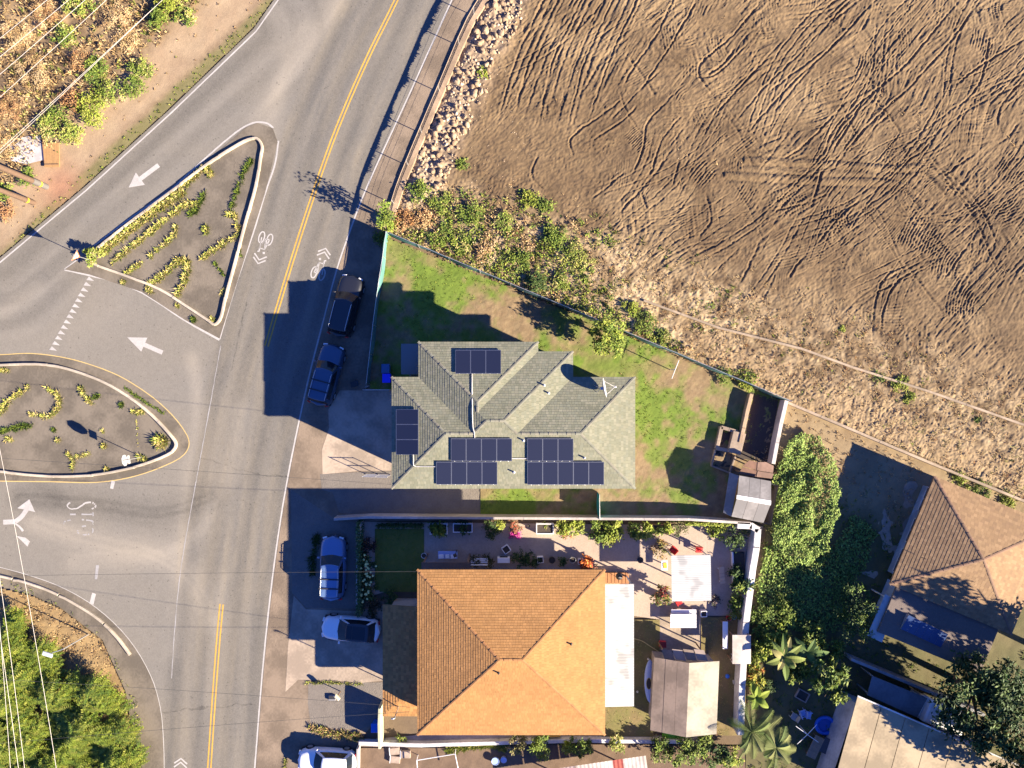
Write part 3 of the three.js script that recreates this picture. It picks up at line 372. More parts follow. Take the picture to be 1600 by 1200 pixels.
function shingleRoof(t, o) {                      // o: blocks, outline, y (eave), pitch, course, tab, pal, caps, capCol
  const lift = .0125, deck = new G(), pieces = roofPieces(o.blocks), Y = (d) => o.y + d * o.pitch;
  for (const side of pieces) for (const { p, e } of side) deck.poly([...p].reverse().map(q => [q[0], Y(e[0] * q[0] + e[1] * q[1] + e[2]) - .012, q[1]]));
  const ol = o.outline; for (let k = 0; k < ol.length; k++) { const a = ol[k], b = ol[(k + 1) % ol.length]; deck.poly([[a[0], o.y - .16, a[1]], [b[0], o.y - .16, b[1]], [b[0], o.y - .012, b[1]], [a[0], o.y - .012, a[1]]]); }
  const roof = part(t, 'roof', deck, o.deckM);
  const sf = new THREE.ShapeGeometry(new THREE.Shape(ol.map(q => new THREE.Vector2(q[0], -q[1])))); sf.rotateX(-PI / 2); sf.translate(0, o.y - .16, 0); part(roof, 'soffit', sf, whitePaint);
  for (const side of pieces) {
    const g = new G();
    for (const { p, e } of side) {
      const ax = [-e[1], e[0]]; let d1 = -1e9, s0 = 1e9, s1 = -1e9; for (const q of p) { d1 = max(d1, e[0] * q[0] + e[1] * q[1] + e[2]); const s = ax[0] * q[0] + ax[1] * q[1]; s0 = min(s0, s); s1 = max(s1, s); }
      for (let k = 0; k * o.course < d1; k++) {
        const a = k * o.course, b = a + o.course; let strip = clipPoly(p, -e[0], -e[1], e[2] - a); strip = strip && clipPoly(strip, e[0], e[1], b - e[2]); if (!strip) continue;
        const sh = hash2(k, 7) * o.tab;
        for (let s = floor((s0 - sh) / o.tab) * o.tab + sh; s < s1;) {
          const w = o.tab * (.72 + .56 * hash2(round(s * 50), k)); let c = clipPoly(strip, -ax[0], -ax[1], -s); c = c && clipPoly(c, ax[0], ax[1], s + w - .008); const id = hash2(round(s * 37) + 3, k * 5 + 1); s += w; if (!c) continue;
          const kk = (.93 + .14 * id) * (.88 + .24 * fbm(s * .8 + k * .02, k * .22, 3)), col0 = o.pal[floor(hash2(round(s * 91), k + 11) * o.pal.length)], col = [col0[0] * kk, col0[1] * kk, col0[2] * kk], L = lift * (.75 + .5 * id);
          const lf = c.map(q => { const d = e[0] * q[0] + e[1] * q[1] + e[2]; return [q[0], Y(d) + .003 + L * (1 - (d - a) / o.course) * 1.0, q[1], d]; }).reverse();
          g.poly(lf, col);
          for (let m = 0; m < lf.length; m++) { const A = lf[m], B = lf[(m + 1) % lf.length]; if (abs(A[3] - a) < 1e-4 && abs(B[3] - a) < 1e-4) g.poly([[A[0], A[1] - L - .01, A[2]], [B[0], B[1] - L - .01, B[2]], [B[0], B[1], B[2]], [A[0], A[1], A[2]]], col); }
        }
      }
    }
    if (g.n) part(roof, 'shingles', g, o.shM || vcPlain, 'stuff');
  }
  for (const [a, b] of o.caps) {                  // hip and ridge tiles
    const g = new G(), l = hypot(b[0] - a[0], b[1] - a[1]), n = max(1, round(l / .32)), ry = atan2(-(b[1] - a[1]), b[0] - a[0]);
    for (let k = 0; k < n; k++) { const s = (k + .5) / n, x = mixn(a[0], b[0], s), z = mixn(a[1], b[1], s), y = Y(roofH(o.blocks, x, z)), w = .09, dx = cos(ry) * l / n * .55, dz = -sin(ry) * l / n * .55, nx = sin(ry) * w, nz = cos(ry) * w, y0 = Y(roofH(o.blocks, x - dx, z - dz)), y1 = Y(roofH(o.blocks, x + dx, z + dz)), c = tint(o.capCol, .15), u = .035 + .01 * (k % 2); const dr = w * o.pitch * .6; g.poly([[x - dx, y0 + u, z - dz], [x + dx, y1 + u - .015, z + dz], [x + dx + nx, y1 + u - dr - .02, z + dz + nz], [x - dx + nx, y0 + u - dr, z - dz + nz]], c); g.poly([[x - dx - nx, y0 + u - dr, z - dz - nz], [x + dx - nx, y1 + u - dr - .02, z + dz - nz], [x + dx, y1 + u - .015, z + dz], [x - dx, y0 + u, z - dz]], c); }
    part(roof, 'ridge_cap', g, vcPlain);
  }
  return roof;
}
function hipLines(r) { const w = r.x1 - r.x0, d = r.z1 - r.z0, h = min(w, d) / 2, A = w > d ? [r.x0 + h, r.z0 + h] : [r.x0 + h, r.z0 + h], B = w > d ? [r.x1 - h, r.z0 + h] : [r.x0 + h, r.z1 - h]; return w > d ? [[[r.x0, r.z0], A], [[r.x0, r.z1], A], [[r.x1, r.z0], B], [[r.x1, r.z1], B], [A, B]] : [[[r.x0, r.z0], A], [[r.x1, r.z0], A], [[r.x0, r.z1], B], [[r.x1, r.z1], B], [A, B]]; }
function walls(t, rects, y1, m, name = 'wall') { const g = new G(); rects.forEach((r, k) => g.box((r[0] + r[1]) / 2, y1 / 2 - k * .01, (r[2] + r[3]) / 2, r[1] - r[0], y1 - k * .02, r[3] - r[2])); return part(t, name, g, m); }
function windowOn(t, x, y, z, w, h, face) {       // face: turn about y of the outward normal (+z at 0)
  const f = new G(), c = cos(face), s = sin(face), at = (a, b, d) => [x + a * c + d * s, y + b, z - a * s + d * c];
  for (const [a, b, sx, sy] of [[-w / 2, 0, .07, h], [w / 2, 0, .07, h], [0, h / 2, w + .07, .07], [0, -h / 2, w + .07, .09], [0, 0, .05, h]]) { const q = at(a, b, .03); f.box(q[0], q[1], q[2], sx, sy, .07, face); }
  const fr = part(t, 'window', f, whitePaint), p = new G(), q = at(0, 0, .012); p.box(q[0], q[1], q[2], w - .06, h - .06, .02, face); part(fr, 'pane', p, glassM); return fr;
}
function doorOn(t, x, y, z, w, h, face, m = woodM) { const c = cos(face), s = sin(face), g = new G(); g.box(x + .03 * s, y, z + .03 * c, w, h, .06, face, undefined, .01); const d = part(t, 'door', g, m), k = new G(); k.box(x + .08 * s + w * .4 * c, y, z + .08 * c - w * .4 * s, .05, .12, .05, face); part(d, 'door_handle', k, steel); return d; }
const pipeVent = (t, x, y, z, h = .3, m = whitePaint) => { const g = new G(); g.tube([[x, y - .05, z], [x, y + h, z]], .055, .055, 9); g.tube([[x, y - .02, z], [x, y + .05, z]], .12, .07, 9); part(t, 'vent_pipe', g, m); };

// ---- house with the grey-green roof
const E1 = 5.62, k1 = (CAM_H - E1) / CAM_H / PX, hx = (u) => (u - 800) * k1, hz = (v) => (v - 600) * k1, pitch1 = .27;
const blocks1 = [{ x0: hx(612), x1: hx(992.5), z0: hz(589), z1: hz(763.5) }, { x0: hx(653.7), x1: hx(895.5), z0: hz(549), z1: hz(763.5) }, { x0: hx(653.7), x1: hx(841), z0: hz(534), z1: hz(763.5) }];
const roof1 = (x, z) => E1 + roofH(blocks1, x, z) * pitch1;
const house1 = thing('house', 'two storey house with grey-green hip roof carrying dark solar arrays', 'house');
{
  const P = (u, v) => [hx(u), hz(v)], o = .55;
  walls(house1, [[hx(612) + o, hx(992.5) - o, hz(589) + o, hz(763.5) - o], [hx(653.7) + o, hx(895.5) - o, hz(549) + o, hz(763.5) - o - .01], [hx(653.7) + o + .01, hx(841) - o, hz(534) + o, hz(763.5) - o - .02]], E1 - .15, M('wall1', .5, .46, .38, .9, { map: blotchT }));
  const yR = (p) => p;
  shingleRoof(house1, { blocks: blocks1, outline: [P(653.7, 534), P(841, 534), P(841, 549), P(895.5, 549), P(895.5, 589), P(992.5, 589), P(992.5, 763.5), P(612, 763.5), P(612, 589), P(653.7, 589)], y: E1, pitch: pitch1, course: .175, tab: .22, pal: [[.19, .188, .128], [.165, .168, .115], [.21, .205, .145], [.178, .182, .13]], deckM: M('deck1', .12, .12, .1, .9), caps: [[P(612, 589), P(694, 671)], [P(612, 763.5), P(698, 677)], [P(992.5, 589), P(906, 675.5)], [P(992.5, 763.5), P(906, 677)], [P(653.7, 534), P(747, 627)], [P(841, 534), P(748, 627)], [P(895.5, 549), P(788, 656)], [P(699, 676.2), P(741, 676.2)], [P(808, 676.2), P(905, 676.2)], [P(761, 656.3), P(788, 656.3)], [P(741, 676.2), P(761, 656.3)], [P(808, 676.2), P(788, 656.3)], [P(747.4, 627), P(747.4, 643)]], capCol: [.19, .185, .14] });
  for (const [u, v] of [[850, 602], [857, 614], [913, 715], [803, 737.5], [818, 688]]) { let x = hx(u), z = hz(v), y = roof1(x, z); const w = W(u, v, y); pipeVent(house1, w.x, roof1(w.x, w.z), w.z, .28); }
  for (const z of [-.5, 3.2]) windowOn(house1, hx(612) + o - .001, 4.1, z + 2.4, 1.5, 1.1, -PI / 2);
  doorOn(house1, hx(612) + o, 1.2, 3.6, 2.6, 2.3, -PI / 2, whitePaint);
  for (const x of [-6, -2, 3, 7.4]) windowOn(house1, x, 4, hz(763.5) - o, 1.4, 1.1, 0);
  windowOn(house1, hx(992.5) - o, 4, 2.5, 1.4, 1.1, PI / 2); windowOn(house1, 0, 4, hz(534) + o, 1.4, 1.1, PI);
  const g = new G(); g.box(hx(644), 4.2, hz(560), hx(653) - hx(634) + 1.1, .12, hz(588) - hz(539)); for (const z of [541, 586]) g.box(hx(637), 2.1, hz(z), .1, 4.2, .1); part(house1, 'side_awning', g, M('awning', .16, .17, .17, .8));
}
function onRoof(u, v, fn, lift = 0) { let h = E1 + 1; for (let k = 0; k < 12; k++) { const w = W(u, v, h); h = fn(w.x, w.z) + lift; } return W(u, v, h); }
// solar arrays: every panel is a part
const cellT = tileTex(256, 1, (x, y) => { const a = abs((x * 6) % 1 - .5), b = abs((y * 10) % 1 - .5); return a > .485 || b > .485 ? .62 : .5 + .05 * pn(x, y, 64); });
const pvM = new THREE.MeshPhysicalMaterial({ color: C(.03, .034, .062), roughness: .3, map: cellT, clearcoat: .6, clearcoatRoughness: .12, side: THREE.DoubleSide });
const pvFrame = M('pv_frame', .32, .33, .36, .4, { metalness: .7 });
function solar(label, rects, normal) {            // rects: panels in pixels
  const t = thing('solar_array', label, 'solar panels', 'solar arrays on the grey-green roof');
    for (const [u0, v0, u1, v1] of rects) {
    const L = .14, q = [[u0, v0], [u1, v0], [u1, v1], [u0, v1]].map(([u, v]) => { let h = 6.5, w; for (let k = 0; k < 14; k++) { w = W(u, v, h); h = normal(w.x, w.z) + L; } return W(u, v, h); });
    const c = q.reduce((a, b) => a.add(b.clone().multiplyScalar(.25)), V3(0, 0, 0)), ins = (k) => q.map(p => [mixn(p.x, c.x, k), mixn(p.y, c.y, k), mixn(p.z, c.z, k)]);
    const g = new G(), f = new G(), a = ins(.014), b = ins(.045); b.forEach(p => p[1] += .001); const lo = a.map(p => [p[0], p[1] - .04, p[2]]);
    const i0 = g.n; const uv = [[0, 0], [1, 0], [1, 1], [0, 1]]; const flip = (u1 - u0) > (v1 - v0); b.forEach((p, k) => g.v(p[0], p[1], p[2], undefined, flip ? uv[k][1] : uv[k][0], flip ? uv[k][0] : uv[k][1])); g.i.push(i0, i0 + 3, i0 + 2, i0, i0 + 2, i0 + 1);
    for (let k = 0; k < 4; k++) { const m = (k + 1) % 4; f.poly([a[k], b[k], b[m], a[m]]); f.poly([a[k], a[m], lo[m], lo[k]]); }
    f.poly(lo);
    const pn_ = part(t, 'solar_panel', g, pvM); part(pn_, 'frame', f, pvFrame);
    for (const s of [.25, .75]) { const m0 = [mixn(q[0].x, q[1].x, s), mixn(q[0].y, q[1].y, s) - .09, mixn(q[0].z, q[1].z, s)], m1 = [mixn(q[3].x, q[2].x, s), mixn(q[3].y, q[2].y, s) - .09, mixn(q[3].z, q[2].z, s)]; const rails = new G(); rails.tube([m0, m1], .05, .05, 4); part(t, 'mounting_rail', rails, steel); }
  }
  return t;
}
const cols = (u0, n, w, v0, v1) => Array.from({ length: n }, (_, k) => [u0 + k * w, v0, u0 + (k + 1) * w, v1]);
const planeN = (x, z) => E1 + (z - hz(534)) * pitch1, planeS = (x, z) => E1 + (hz(763.5) - z) * pitch1, planeW = (x) => E1 + (x - hx(612)) * pitch1;
solar('row of three dark solar panels on the north slope above the lawn', cols(711.5, 3, 23.8, 546.5, 584), planeN);
solar('column of three dark solar panels on the slope beside the driveway', [0, 1, 2].map(k => [618.5, 639.5 + k * 23.7, 654, 639.5 + (k + 1) * 23.7]), planeW);
solar('staggered array of eight dark solar panels in two rows of four', [...cols(704.5, 4, 23.9, 685, 720.8), ...cols(681.5, 4, 23.9, 721.4, 757.5)], planeS);
solar('dark solar array with three panels above a row of five', [...cols(824, 3, 24, 685, 720.8), ...cols(824, 5, 24, 721.4, 757.8)], planeS);
function conduit(label, pts) { const g = new G(); g.tube(pts.map(([u, v]) => { const w = onRoof(u, v, roof1, .06); return [w.x, w.y, w.z]; }), .028, .028, 6); solo('conduit', label, 'pipe', g, whitePaint, 'conduits on the grey-green roof'); }
conduit('white conduit running down the roof from the three panel row to the eight panel array', [[737.5, 583], [737.5, 612], [738, 640], [738.5, 660], [739, 668], [741, 676], [742, 686]]);
conduit('short white elbow conduit from the panel column to the eight panel array', [[645.5, 708], [645.8, 716], [646, 727], [650, 729], [665, 729], [683, 729]]);
conduit('short white conduit joining the two large solar arrays', [[799, 716.5], [812, 716.5], [826, 716.5]]);
{ // satellite dish
  const base = onRoof(937, 607, roof1), t = thing('satellite_dish', 'large white satellite dish on the corner of the grey-green roof', 'satellite dish', undefined, [base.x, base.y, base.z], .18);
  const m = new G(); m.tube([[0, -.05, 0], [0, .75, 0]], .04, .04, 8); m.tube([[-.35, -.08, .3], [0, .5, 0]], .02, .02, 6); m.tube([[-.35, -.08, -.3], [0, .5, 0]], .02, .02, 6); m.box(.06, .8, 0, .2, .28, .2); part(t, 'mast', m, steel);
  const pts = []; for (let k = 0; k <= 10; k++) { const r = k / 10 * .68; pts.push(new THREE.Vector2(r, r * r * .28)); }
  const d = new THREE.LatheGeometry(pts, 32); d.rotateZ(-PI / 2 + .2); d.translate(.14, .85, 0); part(t, 'dish', d, whitePaint);
  const a = new G(); for (const e of [[.1, .3, .05], [.2, 1.3, .45], [.2, 1.3, -.45]]) a.tube([[.22 + e[0] * .3, e[1], e[2]], [.95, .98, .05]], .014, .014, 5); part(t, 'feed_arm', a, whitePaint);
  const l = new G(); l.tube([[.9, .97, .05], [1.06, 1.0, .05]], .06, .07, 9); part(t, 'receiver_head', l, whitePaint);
}
// ---- house with the orange roof
const E2 = 5.6, k2 = (CAM_H - E2) / CAM_H / PX, ox = (u) => (u - 800) * k2, oz = (v) => (v - 600) * k2, pitch2 = .26;
const house2 = thing('house', 'two storey house with large orange shingle hip roof', 'house');
const block2 = { x0: ox(652), x1: ox(945.5), z0: oz(890), z1: oz(1148.5) };
{
  const P = (u, v) => [ox(u), oz(v)], w2 = M('wall2', .6, .5, .4, .9, { map: blotchT }), o = .6;
  const oN = 1.35; walls(house2, [[block2.x0 + o, block2.x1 - o, block2.z0 + oN, block2.z1 - o]], E2 - .15, w2);
  const pal = [[.355, .18, .06], [.33, .165, .054], [.375, .19, .065], [.345, .175, .06]];
  shingleRoof(house2, { blocks: [block2], outline: [P(652, 890), P(945.5, 890), P(945.5, 1148.5), P(652, 1148.5)], y: E2, pitch: pitch2, course: .175, tab: .22, pal, deckM: M('deck2', .26, .13, .05, .9), caps: hipLines(block2), capCol: [.33, .16, .06] });
  const v = [[892, 1006], [779, 1051]]; for (const [a, b] of v) { let h = 6.6, w; for (let k = 0; k < 8; k++) { w = W(a, b, h); h = E2 + roofH([block2], w.x, w.z) * pitch2; } pipeVent(house2, w.x, h, w.z, .25, darkM); }
  for (const x of [-5.2, -2, 1.5, 4.4]) { windowOn(house2, x, 4, block2.z0 + oN, 1.3, 1.1, PI); windowOn(house2, x, 4, block2.z1 - o, 1.3, 1.1, 0); windowOn(house2, x, 1.5, block2.z0 + oN, 1.3, 1.1, PI); }
  windowOn(house2, block2.x1 - o, 4, 18, 1.4, 1.1, PI / 2); doorOn(house2, block2.x1 - o, 1.15, 20, .95, 2.1, PI / 2); doorOn(house2, 6, 1.15, block2.z0 + oN, .95, 2.1, PI);
  // lower lean-to roof on the street side, one slope with a hip at its south end
  const E = 3.0, k = (CAM_H - E) / CAM_H / PX, A = (u) => (u - 800) * k, B = (q) => (q - 600) * k, br = { x0: A(597.5), x1: A(597.5) + 9, z0: B(943), z1: B(1116) };
  const cut = block2.x0 + o;
  const g = new G(), rise = .22; const zS = B(1119), zN = B(944), xW = A(598), top = E + (cut - xW) * rise, hip = [cut, top, zS - (cut - xW)];
  g.poly([[xW, E, zN], [xW, E, zS], hip, [cut, top, zN]]); g.poly([[xW, E, zS], [cut, E, zS], hip]); for (const [a, b] of [[[xW, zN], [xW, zS]], [[xW, zS], [cut, zS]]]) g.poly([[a[0], E - .15, a[1]], [b[0], E - .15, b[1]], [b[0], E, b[1]], [a[0], E, a[1]]]);
  const lr = part(house2, 'lean_to_roof', g, M('deck2'));
  const tabs = new G();
  for (let c = 0; c * .2 < cut - xW; c++) for (let z = zN - hash2(c, 3) * .3; z < zS;) { const w = .26 * (.75 + .5 * hash2(round(z * 50), c)), a = c * .2, zmax = zS - a - .1, z0 = max(z, zN), z1 = min(z + w - .01, zmax); z += w; if (z1 <= z0) continue; const col = tint(pick(pal), .18), y = (d, l) => E + d * rise + .004 + l, b = min(a + .2, cut - xW); tabs.poly([[xW + a, y(a, .024), z0], [xW + a, y(a, .024), z1], [xW + b, y(b, 0), z1], [xW + b, y(b, 0), z0]], col); tabs.poly([[xW + a, y(a, -.012), z0], [xW + a, y(a, -.012), z1], [xW + a, y(a, .024), z1], [xW + a, y(a, .024), z0]], col); }
  const sl = (zS - hip[2]); for (let c = 0; c * .2 < sl; c++) for (let x = xW - hash2(c, 9) * .3; x < cut;) { const w = .28 * (.75 + .5 * hash2(round(x * 50), c + 40)), a = c * .2, b = min(a + .2, sl), x0 = max(x, xW + a + .05), x1 = min(x + w - .01, cut - .01); x += w; if (x1 <= x0) continue; const col = tint(pick(pal), .18), y = (d, l) => E + d * rise * (cut - xW) / sl + .004 + l; tabs.poly([[x0, y(a, .024), zS - a], [x1, y(a, .024), zS - a], [x1, y(b, 0), zS - b], [x0, y(b, 0), zS - b]], col); tabs.poly([[x0, y(a, -.01), zS - a], [x1, y(a, -.01), zS - a], [x1, y(a, .024), zS - a], [x0, y(a, .024), zS - a]], col); }
  part(lr, 'shingles', tabs, vcPlain, 'stuff');
  walls(house2, [[xW + .5, cut + .05, zN + .4, zS - 1.4]], E - .15, w2, 'garage_wall');
  doorOn(house2, xW + .5, 1.15, (zN + zS) / 2, 4.6, 2.2, -PI / 2, whitePaint);
  const e = new G(), E3 = 2.9, k3 = (CAM_H - E3) / CAM_H / PX; e.box((697 - 800) * k3, E3, (888 - 600) * k3, (735 - 658) * k3, .1, .9); for (const u of [662, 731]) e.box((u - 800) * k3, E3 / 2, (879 - 600) * k3, .1, E3, .1); part(house2, 'entry_awning', e, M('brown_roof', .2, .13, .09, .9, grainy));
}
{ // white corrugated patio cover against the orange roofed house
  const h = 3.1, k = (CAM_H - h) / CAM_H / PX, x0 = (944 - 800) * k, x1 = (990.5 - 800) * k, z0 = (912.5 - 600) * k, z1 = (1103.5 - 600) * k, t = thing('patio_cover', 'long white corrugated patio cover beside the orange roof', 'patio cover');
  const rib = M('white_metal', .4, .402, .395, .55, { map: tileTex(256, 6, (x, y) => .93 + .07 * pn(x, y, 24) - .28 * sm(.66, .84, pn(x, y, 6) * .6 + .4 * pn(x, y, 15))) });
  mats.ribSheet = rib;
  const n = 7; for (let k2 = 0; k2 < n; k2++) { const g = new G(), za = mixn(z0, z1, k2 / n), zb = mixn(z0, z1, (k2 + 1) / n); const m = 12; for (let q = 0; q < m; q++) { const p = mixn(za, zb, q / m), r = mixn(za, zb, (q + 1) / m), y = (s) => h + .012 * (s % 2) + .002 * k2; g.poly([[x0, y(q) + .12, p], [x0, y(q + 1) + .12, r], [x1, y(q + 1), r], [x1, y(q), p]]); } part(t, 'roof_sheet', g, rib); }
  for (const z of [z0 + .1, (z0 + z1) / 2, z1 - .1]) { const g = new G(); g.box(x1 - .15, h / 2 - .05, z, .1, h - .1, .1); part(t, 'post', g, whitePaint); }
  const bm = new G(); bm.box(x1 - .15, h - .1, (z0 + z1) / 2, .08, .15, z1 - z0 - .1); part(t, 'beam', bm, whitePaint);
}
{ // white garden canopy
  const h = 2.6, c = W(1080, 903, h), t = thing('garden_canopy', 'square white metal garden canopy standing on the paved yard', 'canopy', undefined, [c.x, 0, c.z], .015), w = 2.96, d = 3.42;
  for (let k = 0; k < 5; k++) { const g = new G(), m = 10, za = -d / 2 + k * d / 5; for (let q = 0; q < m; q++) { const y = (s) => h + .013 * (s % 2) + .002 * k, p = za + q / m * d / 5, r = za + (q + 1) / m * d / 5; g.poly([[-w / 2, y(q) + .06, p], [-w / 2, y(q + 1) + .06, r], [w / 2, y(q + 1), r], [w / 2, y(q), p]]); } part(t, 'roof_sheet', g, mats.ribSheet); }
  for (const x of [-1, 1]) for (const z of [-1, 1]) { const g = new G(); g.box(x * (w / 2 - .15), h / 2, z * (d / 2 - .15), .08, h - .02, .08); part(t, 'post', g, whitePaint); }
  const b = new G(); for (const x of [-1, 1]) b.box(x * (w / 2 - .15), h - .06, 0, .06, .1, d - .2); part(t, 'beam', b, whitePaint);
}
function gable(name, label, ridge, eW, eE, y0, yW, yE, mW, mE, seams, wallM) {   // ridge, west and east eave as pixel pairs [north, south] seen at their heights
  const t = thing(name, label, 'shed'), p = (q, h) => { const w = W(q[0], q[1], h); return [w.x, h, w.z]; };
  const r = ridge.map(q => p(q, y0)), a = eW.map(q => p(q, yW)), b = eE.map(q => p(q, yE));
  const lerp = (s, e, k) => s.map((v, i) => mixn(v, e[i], k));
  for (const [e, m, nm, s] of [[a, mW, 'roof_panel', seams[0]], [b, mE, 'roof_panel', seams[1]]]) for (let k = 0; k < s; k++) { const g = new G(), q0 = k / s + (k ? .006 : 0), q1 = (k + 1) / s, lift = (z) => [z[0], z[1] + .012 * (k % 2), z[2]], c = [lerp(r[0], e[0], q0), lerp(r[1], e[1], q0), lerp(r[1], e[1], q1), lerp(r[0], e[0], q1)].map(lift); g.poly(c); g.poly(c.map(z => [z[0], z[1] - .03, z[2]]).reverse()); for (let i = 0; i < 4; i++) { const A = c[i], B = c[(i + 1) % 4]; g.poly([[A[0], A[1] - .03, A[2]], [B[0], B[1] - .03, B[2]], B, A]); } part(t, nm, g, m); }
  const cx = (a[0][0] + b[1][0]) / 2, cz = (a[0][2] + b[1][2]) / 2, ins = (q, h) => [mixn(q[0], cx, .1), h, mixn(q[2], cz, .1)];
  const f = [ins(a[0], 0), ins(r[0], 0), ins(b[0], 0), ins(b[1], 0), ins(r[1], 0), ins(a[1], 0)], tp = [ins(a[0], yW - .02), ins(r[0], y0 - .15), ins(b[0], yE - .02), ins(b[1], yE - .02), ins(r[1], y0 - .15), ins(a[1], yW - .02)], g = new G();
  for (let k = 0; k < 6; k++) { const m = (k + 1) % 6; g.poly([f[k], f[m], tp[m], tp[k]].reverse()); } part(t, 'wall', g, wallM); return t;
}
const shedW = M('shed_wall', .42, .36, .3, .9, { map: blotchT });
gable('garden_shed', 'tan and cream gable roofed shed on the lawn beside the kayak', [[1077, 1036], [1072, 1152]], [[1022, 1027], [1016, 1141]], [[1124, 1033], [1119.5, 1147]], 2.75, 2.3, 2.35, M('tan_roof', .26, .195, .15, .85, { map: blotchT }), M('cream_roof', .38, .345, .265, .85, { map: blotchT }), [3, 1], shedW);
{ const t = thing('shed_lean_to', 'small tan framed lean-to against the end of the gable roofed shed', 'lean-to', undefined, [0, 0, 0]); for (let k = 0; k < 4; k++) { const g = new G(), q = (u, v, h) => { const w = W(u, v, h); return [w.x, h, w.z]; }, u0 = 1033 + k * 17, u1 = u0 + 16.2; g.poly([q(u0, 1014, 1.9), q(u0 + 6, 1031, 2.1), q(u1 + 6, 1033, 2.1), q(u1, 1016, 1.9)].reverse()); part(t, 'panel', g, k % 2 ? M('tan2', .36, .28, .23, .85, { map: blotchT }) : M('tan_roof')); } const g = new G(); for (const [u, v] of [[1036, 1016], [1096, 1017]]) { const w = W(u, v, 1.9); g.box(w.x, .94, w.z, .08, 1.88, .08); } part(t, 'post', g, woodM); }
const greyRoof = M('grey_roof', .29, .275, .265, .85, { map: blotchT });
{ // weathered grey shed with a white ridge in the back corner of the lawn
  const t = thing('garden_shed', 'grey panel roofed shed with a white ridge strip at the lawn corner', 'shed'), q = (u, v, h) => { const w = W(u, v, h); return [w.x, h, w.z]; };
  const quad = (name, pts, m) => { const g = new G(); const c = pts.map(p => q(...p)); g.poly([...c].reverse()); for (let k = 0; k < 4; k++) { const a = c[k], b = c[(k + 1) % 4]; g.poly([[a[0], a[1] - .04, a[2]], [b[0], b[1] - .04, b[2]], b, a]); } part(t, name, g, m); };
  for (let k = 0; k < 3; k++) { const a = k / 3 + .004, b = (k + 1) / 3 - .004, L = (p, r, s, h) => [mixn(p[0], r[0], s), mixn(p[1], r[1], s), h]; quad('roof_panel', [L([1155, 743], [1205, 752], a, 2.3), L([1155, 743], [1205, 752], b, 2.3), L([1152, 774], [1205, 783], b, 2.6), L([1152, 774], [1205, 783], a, 2.6)], k === 1 ? greyRoof : M('grey_roof2', .315, .295, .28, .85, { map: blotchT })); quad('roof_panel', [L([1151, 779], [1204, 789], a, 2.6), L([1151, 779], [1204, 789], b, 2.6), L([1143, 807], [1193, 817], b, 2.25), L([1143, 807], [1193, 817], a, 2.25)], k === 1 ? M('grey_roof2') : greyRoof); }
  quad('ridge_strip', [[1151.5, 773.5, 2.63], [1205, 782.5, 2.63], [1204.5, 789.5, 2.63], [1151, 779.5, 2.63]], M('ridge_white', .8, .79, .77, .6));
  quad('side_panel', [[1140, 738, 2.0], [1154.5, 743.5, 2.25], [1142.5, 807, 2.2], [1130, 801, 2.0]], M('side_grey', .25, .25, .25, .8, { map: blotchT }));
  const g = new G(), b = [[1140, 742], [1203, 754], [1192, 813], [1133, 801]].map(p => q(p[0], p[1], 0)); for (let k = 0; k < 4; k++) { const a = b[k], c = b[(k + 1) % 4]; g.poly([a, c, [c[0], 1.9, c[2]], [a[0], 1.9, a[2]]].reverse()); } part(t, 'wall', g, shedW);
}
{ // rusty sheets beside it
  const t = thing('rusty_shelter', 'low shelter of rusty brown metal sheets behind the grey shed', 'shelter'), q = (u, v, h) => { const w = W(u, v, h); return [w.x, h, w.z]; };
  const mm = [M('rust1', .24, .13, .085, .85, { map: blotchT }), M('rust2', .29, .18, .13, .85, { map: blotchT })];
  [[[1160, 728], [1171, 719], [1184, 722], [1183, 735]], [[1184, 722], [1197, 722], [1209, 728], [1208, 739], [1183, 735]], [[1154, 739], [1161, 730], [1183, 735.5], [1181, 745]], [[1184, 736], [1209, 740], [1206, 748], [1182, 745]]].forEach((pts, k) => { const g = new G(), c = pts.map(p => q(p[0], p[1], 1.7 + k * .03)); g.poly([...c].reverse()); g.poly(c.map(p => [p[0], p[1] - .02, p[2]])); part(t, 'metal_sheet', g, mm[k % 2]); });
  for (const [u, v] of [[1158, 738], [1205, 743], [1172, 722], [1204, 728]]) { const g = new G(), p = q(u, v, 1.7); g.box(p[0], .84, p[2], .08, 1.68, .08); part(t, 'post', g, woodM); }
}
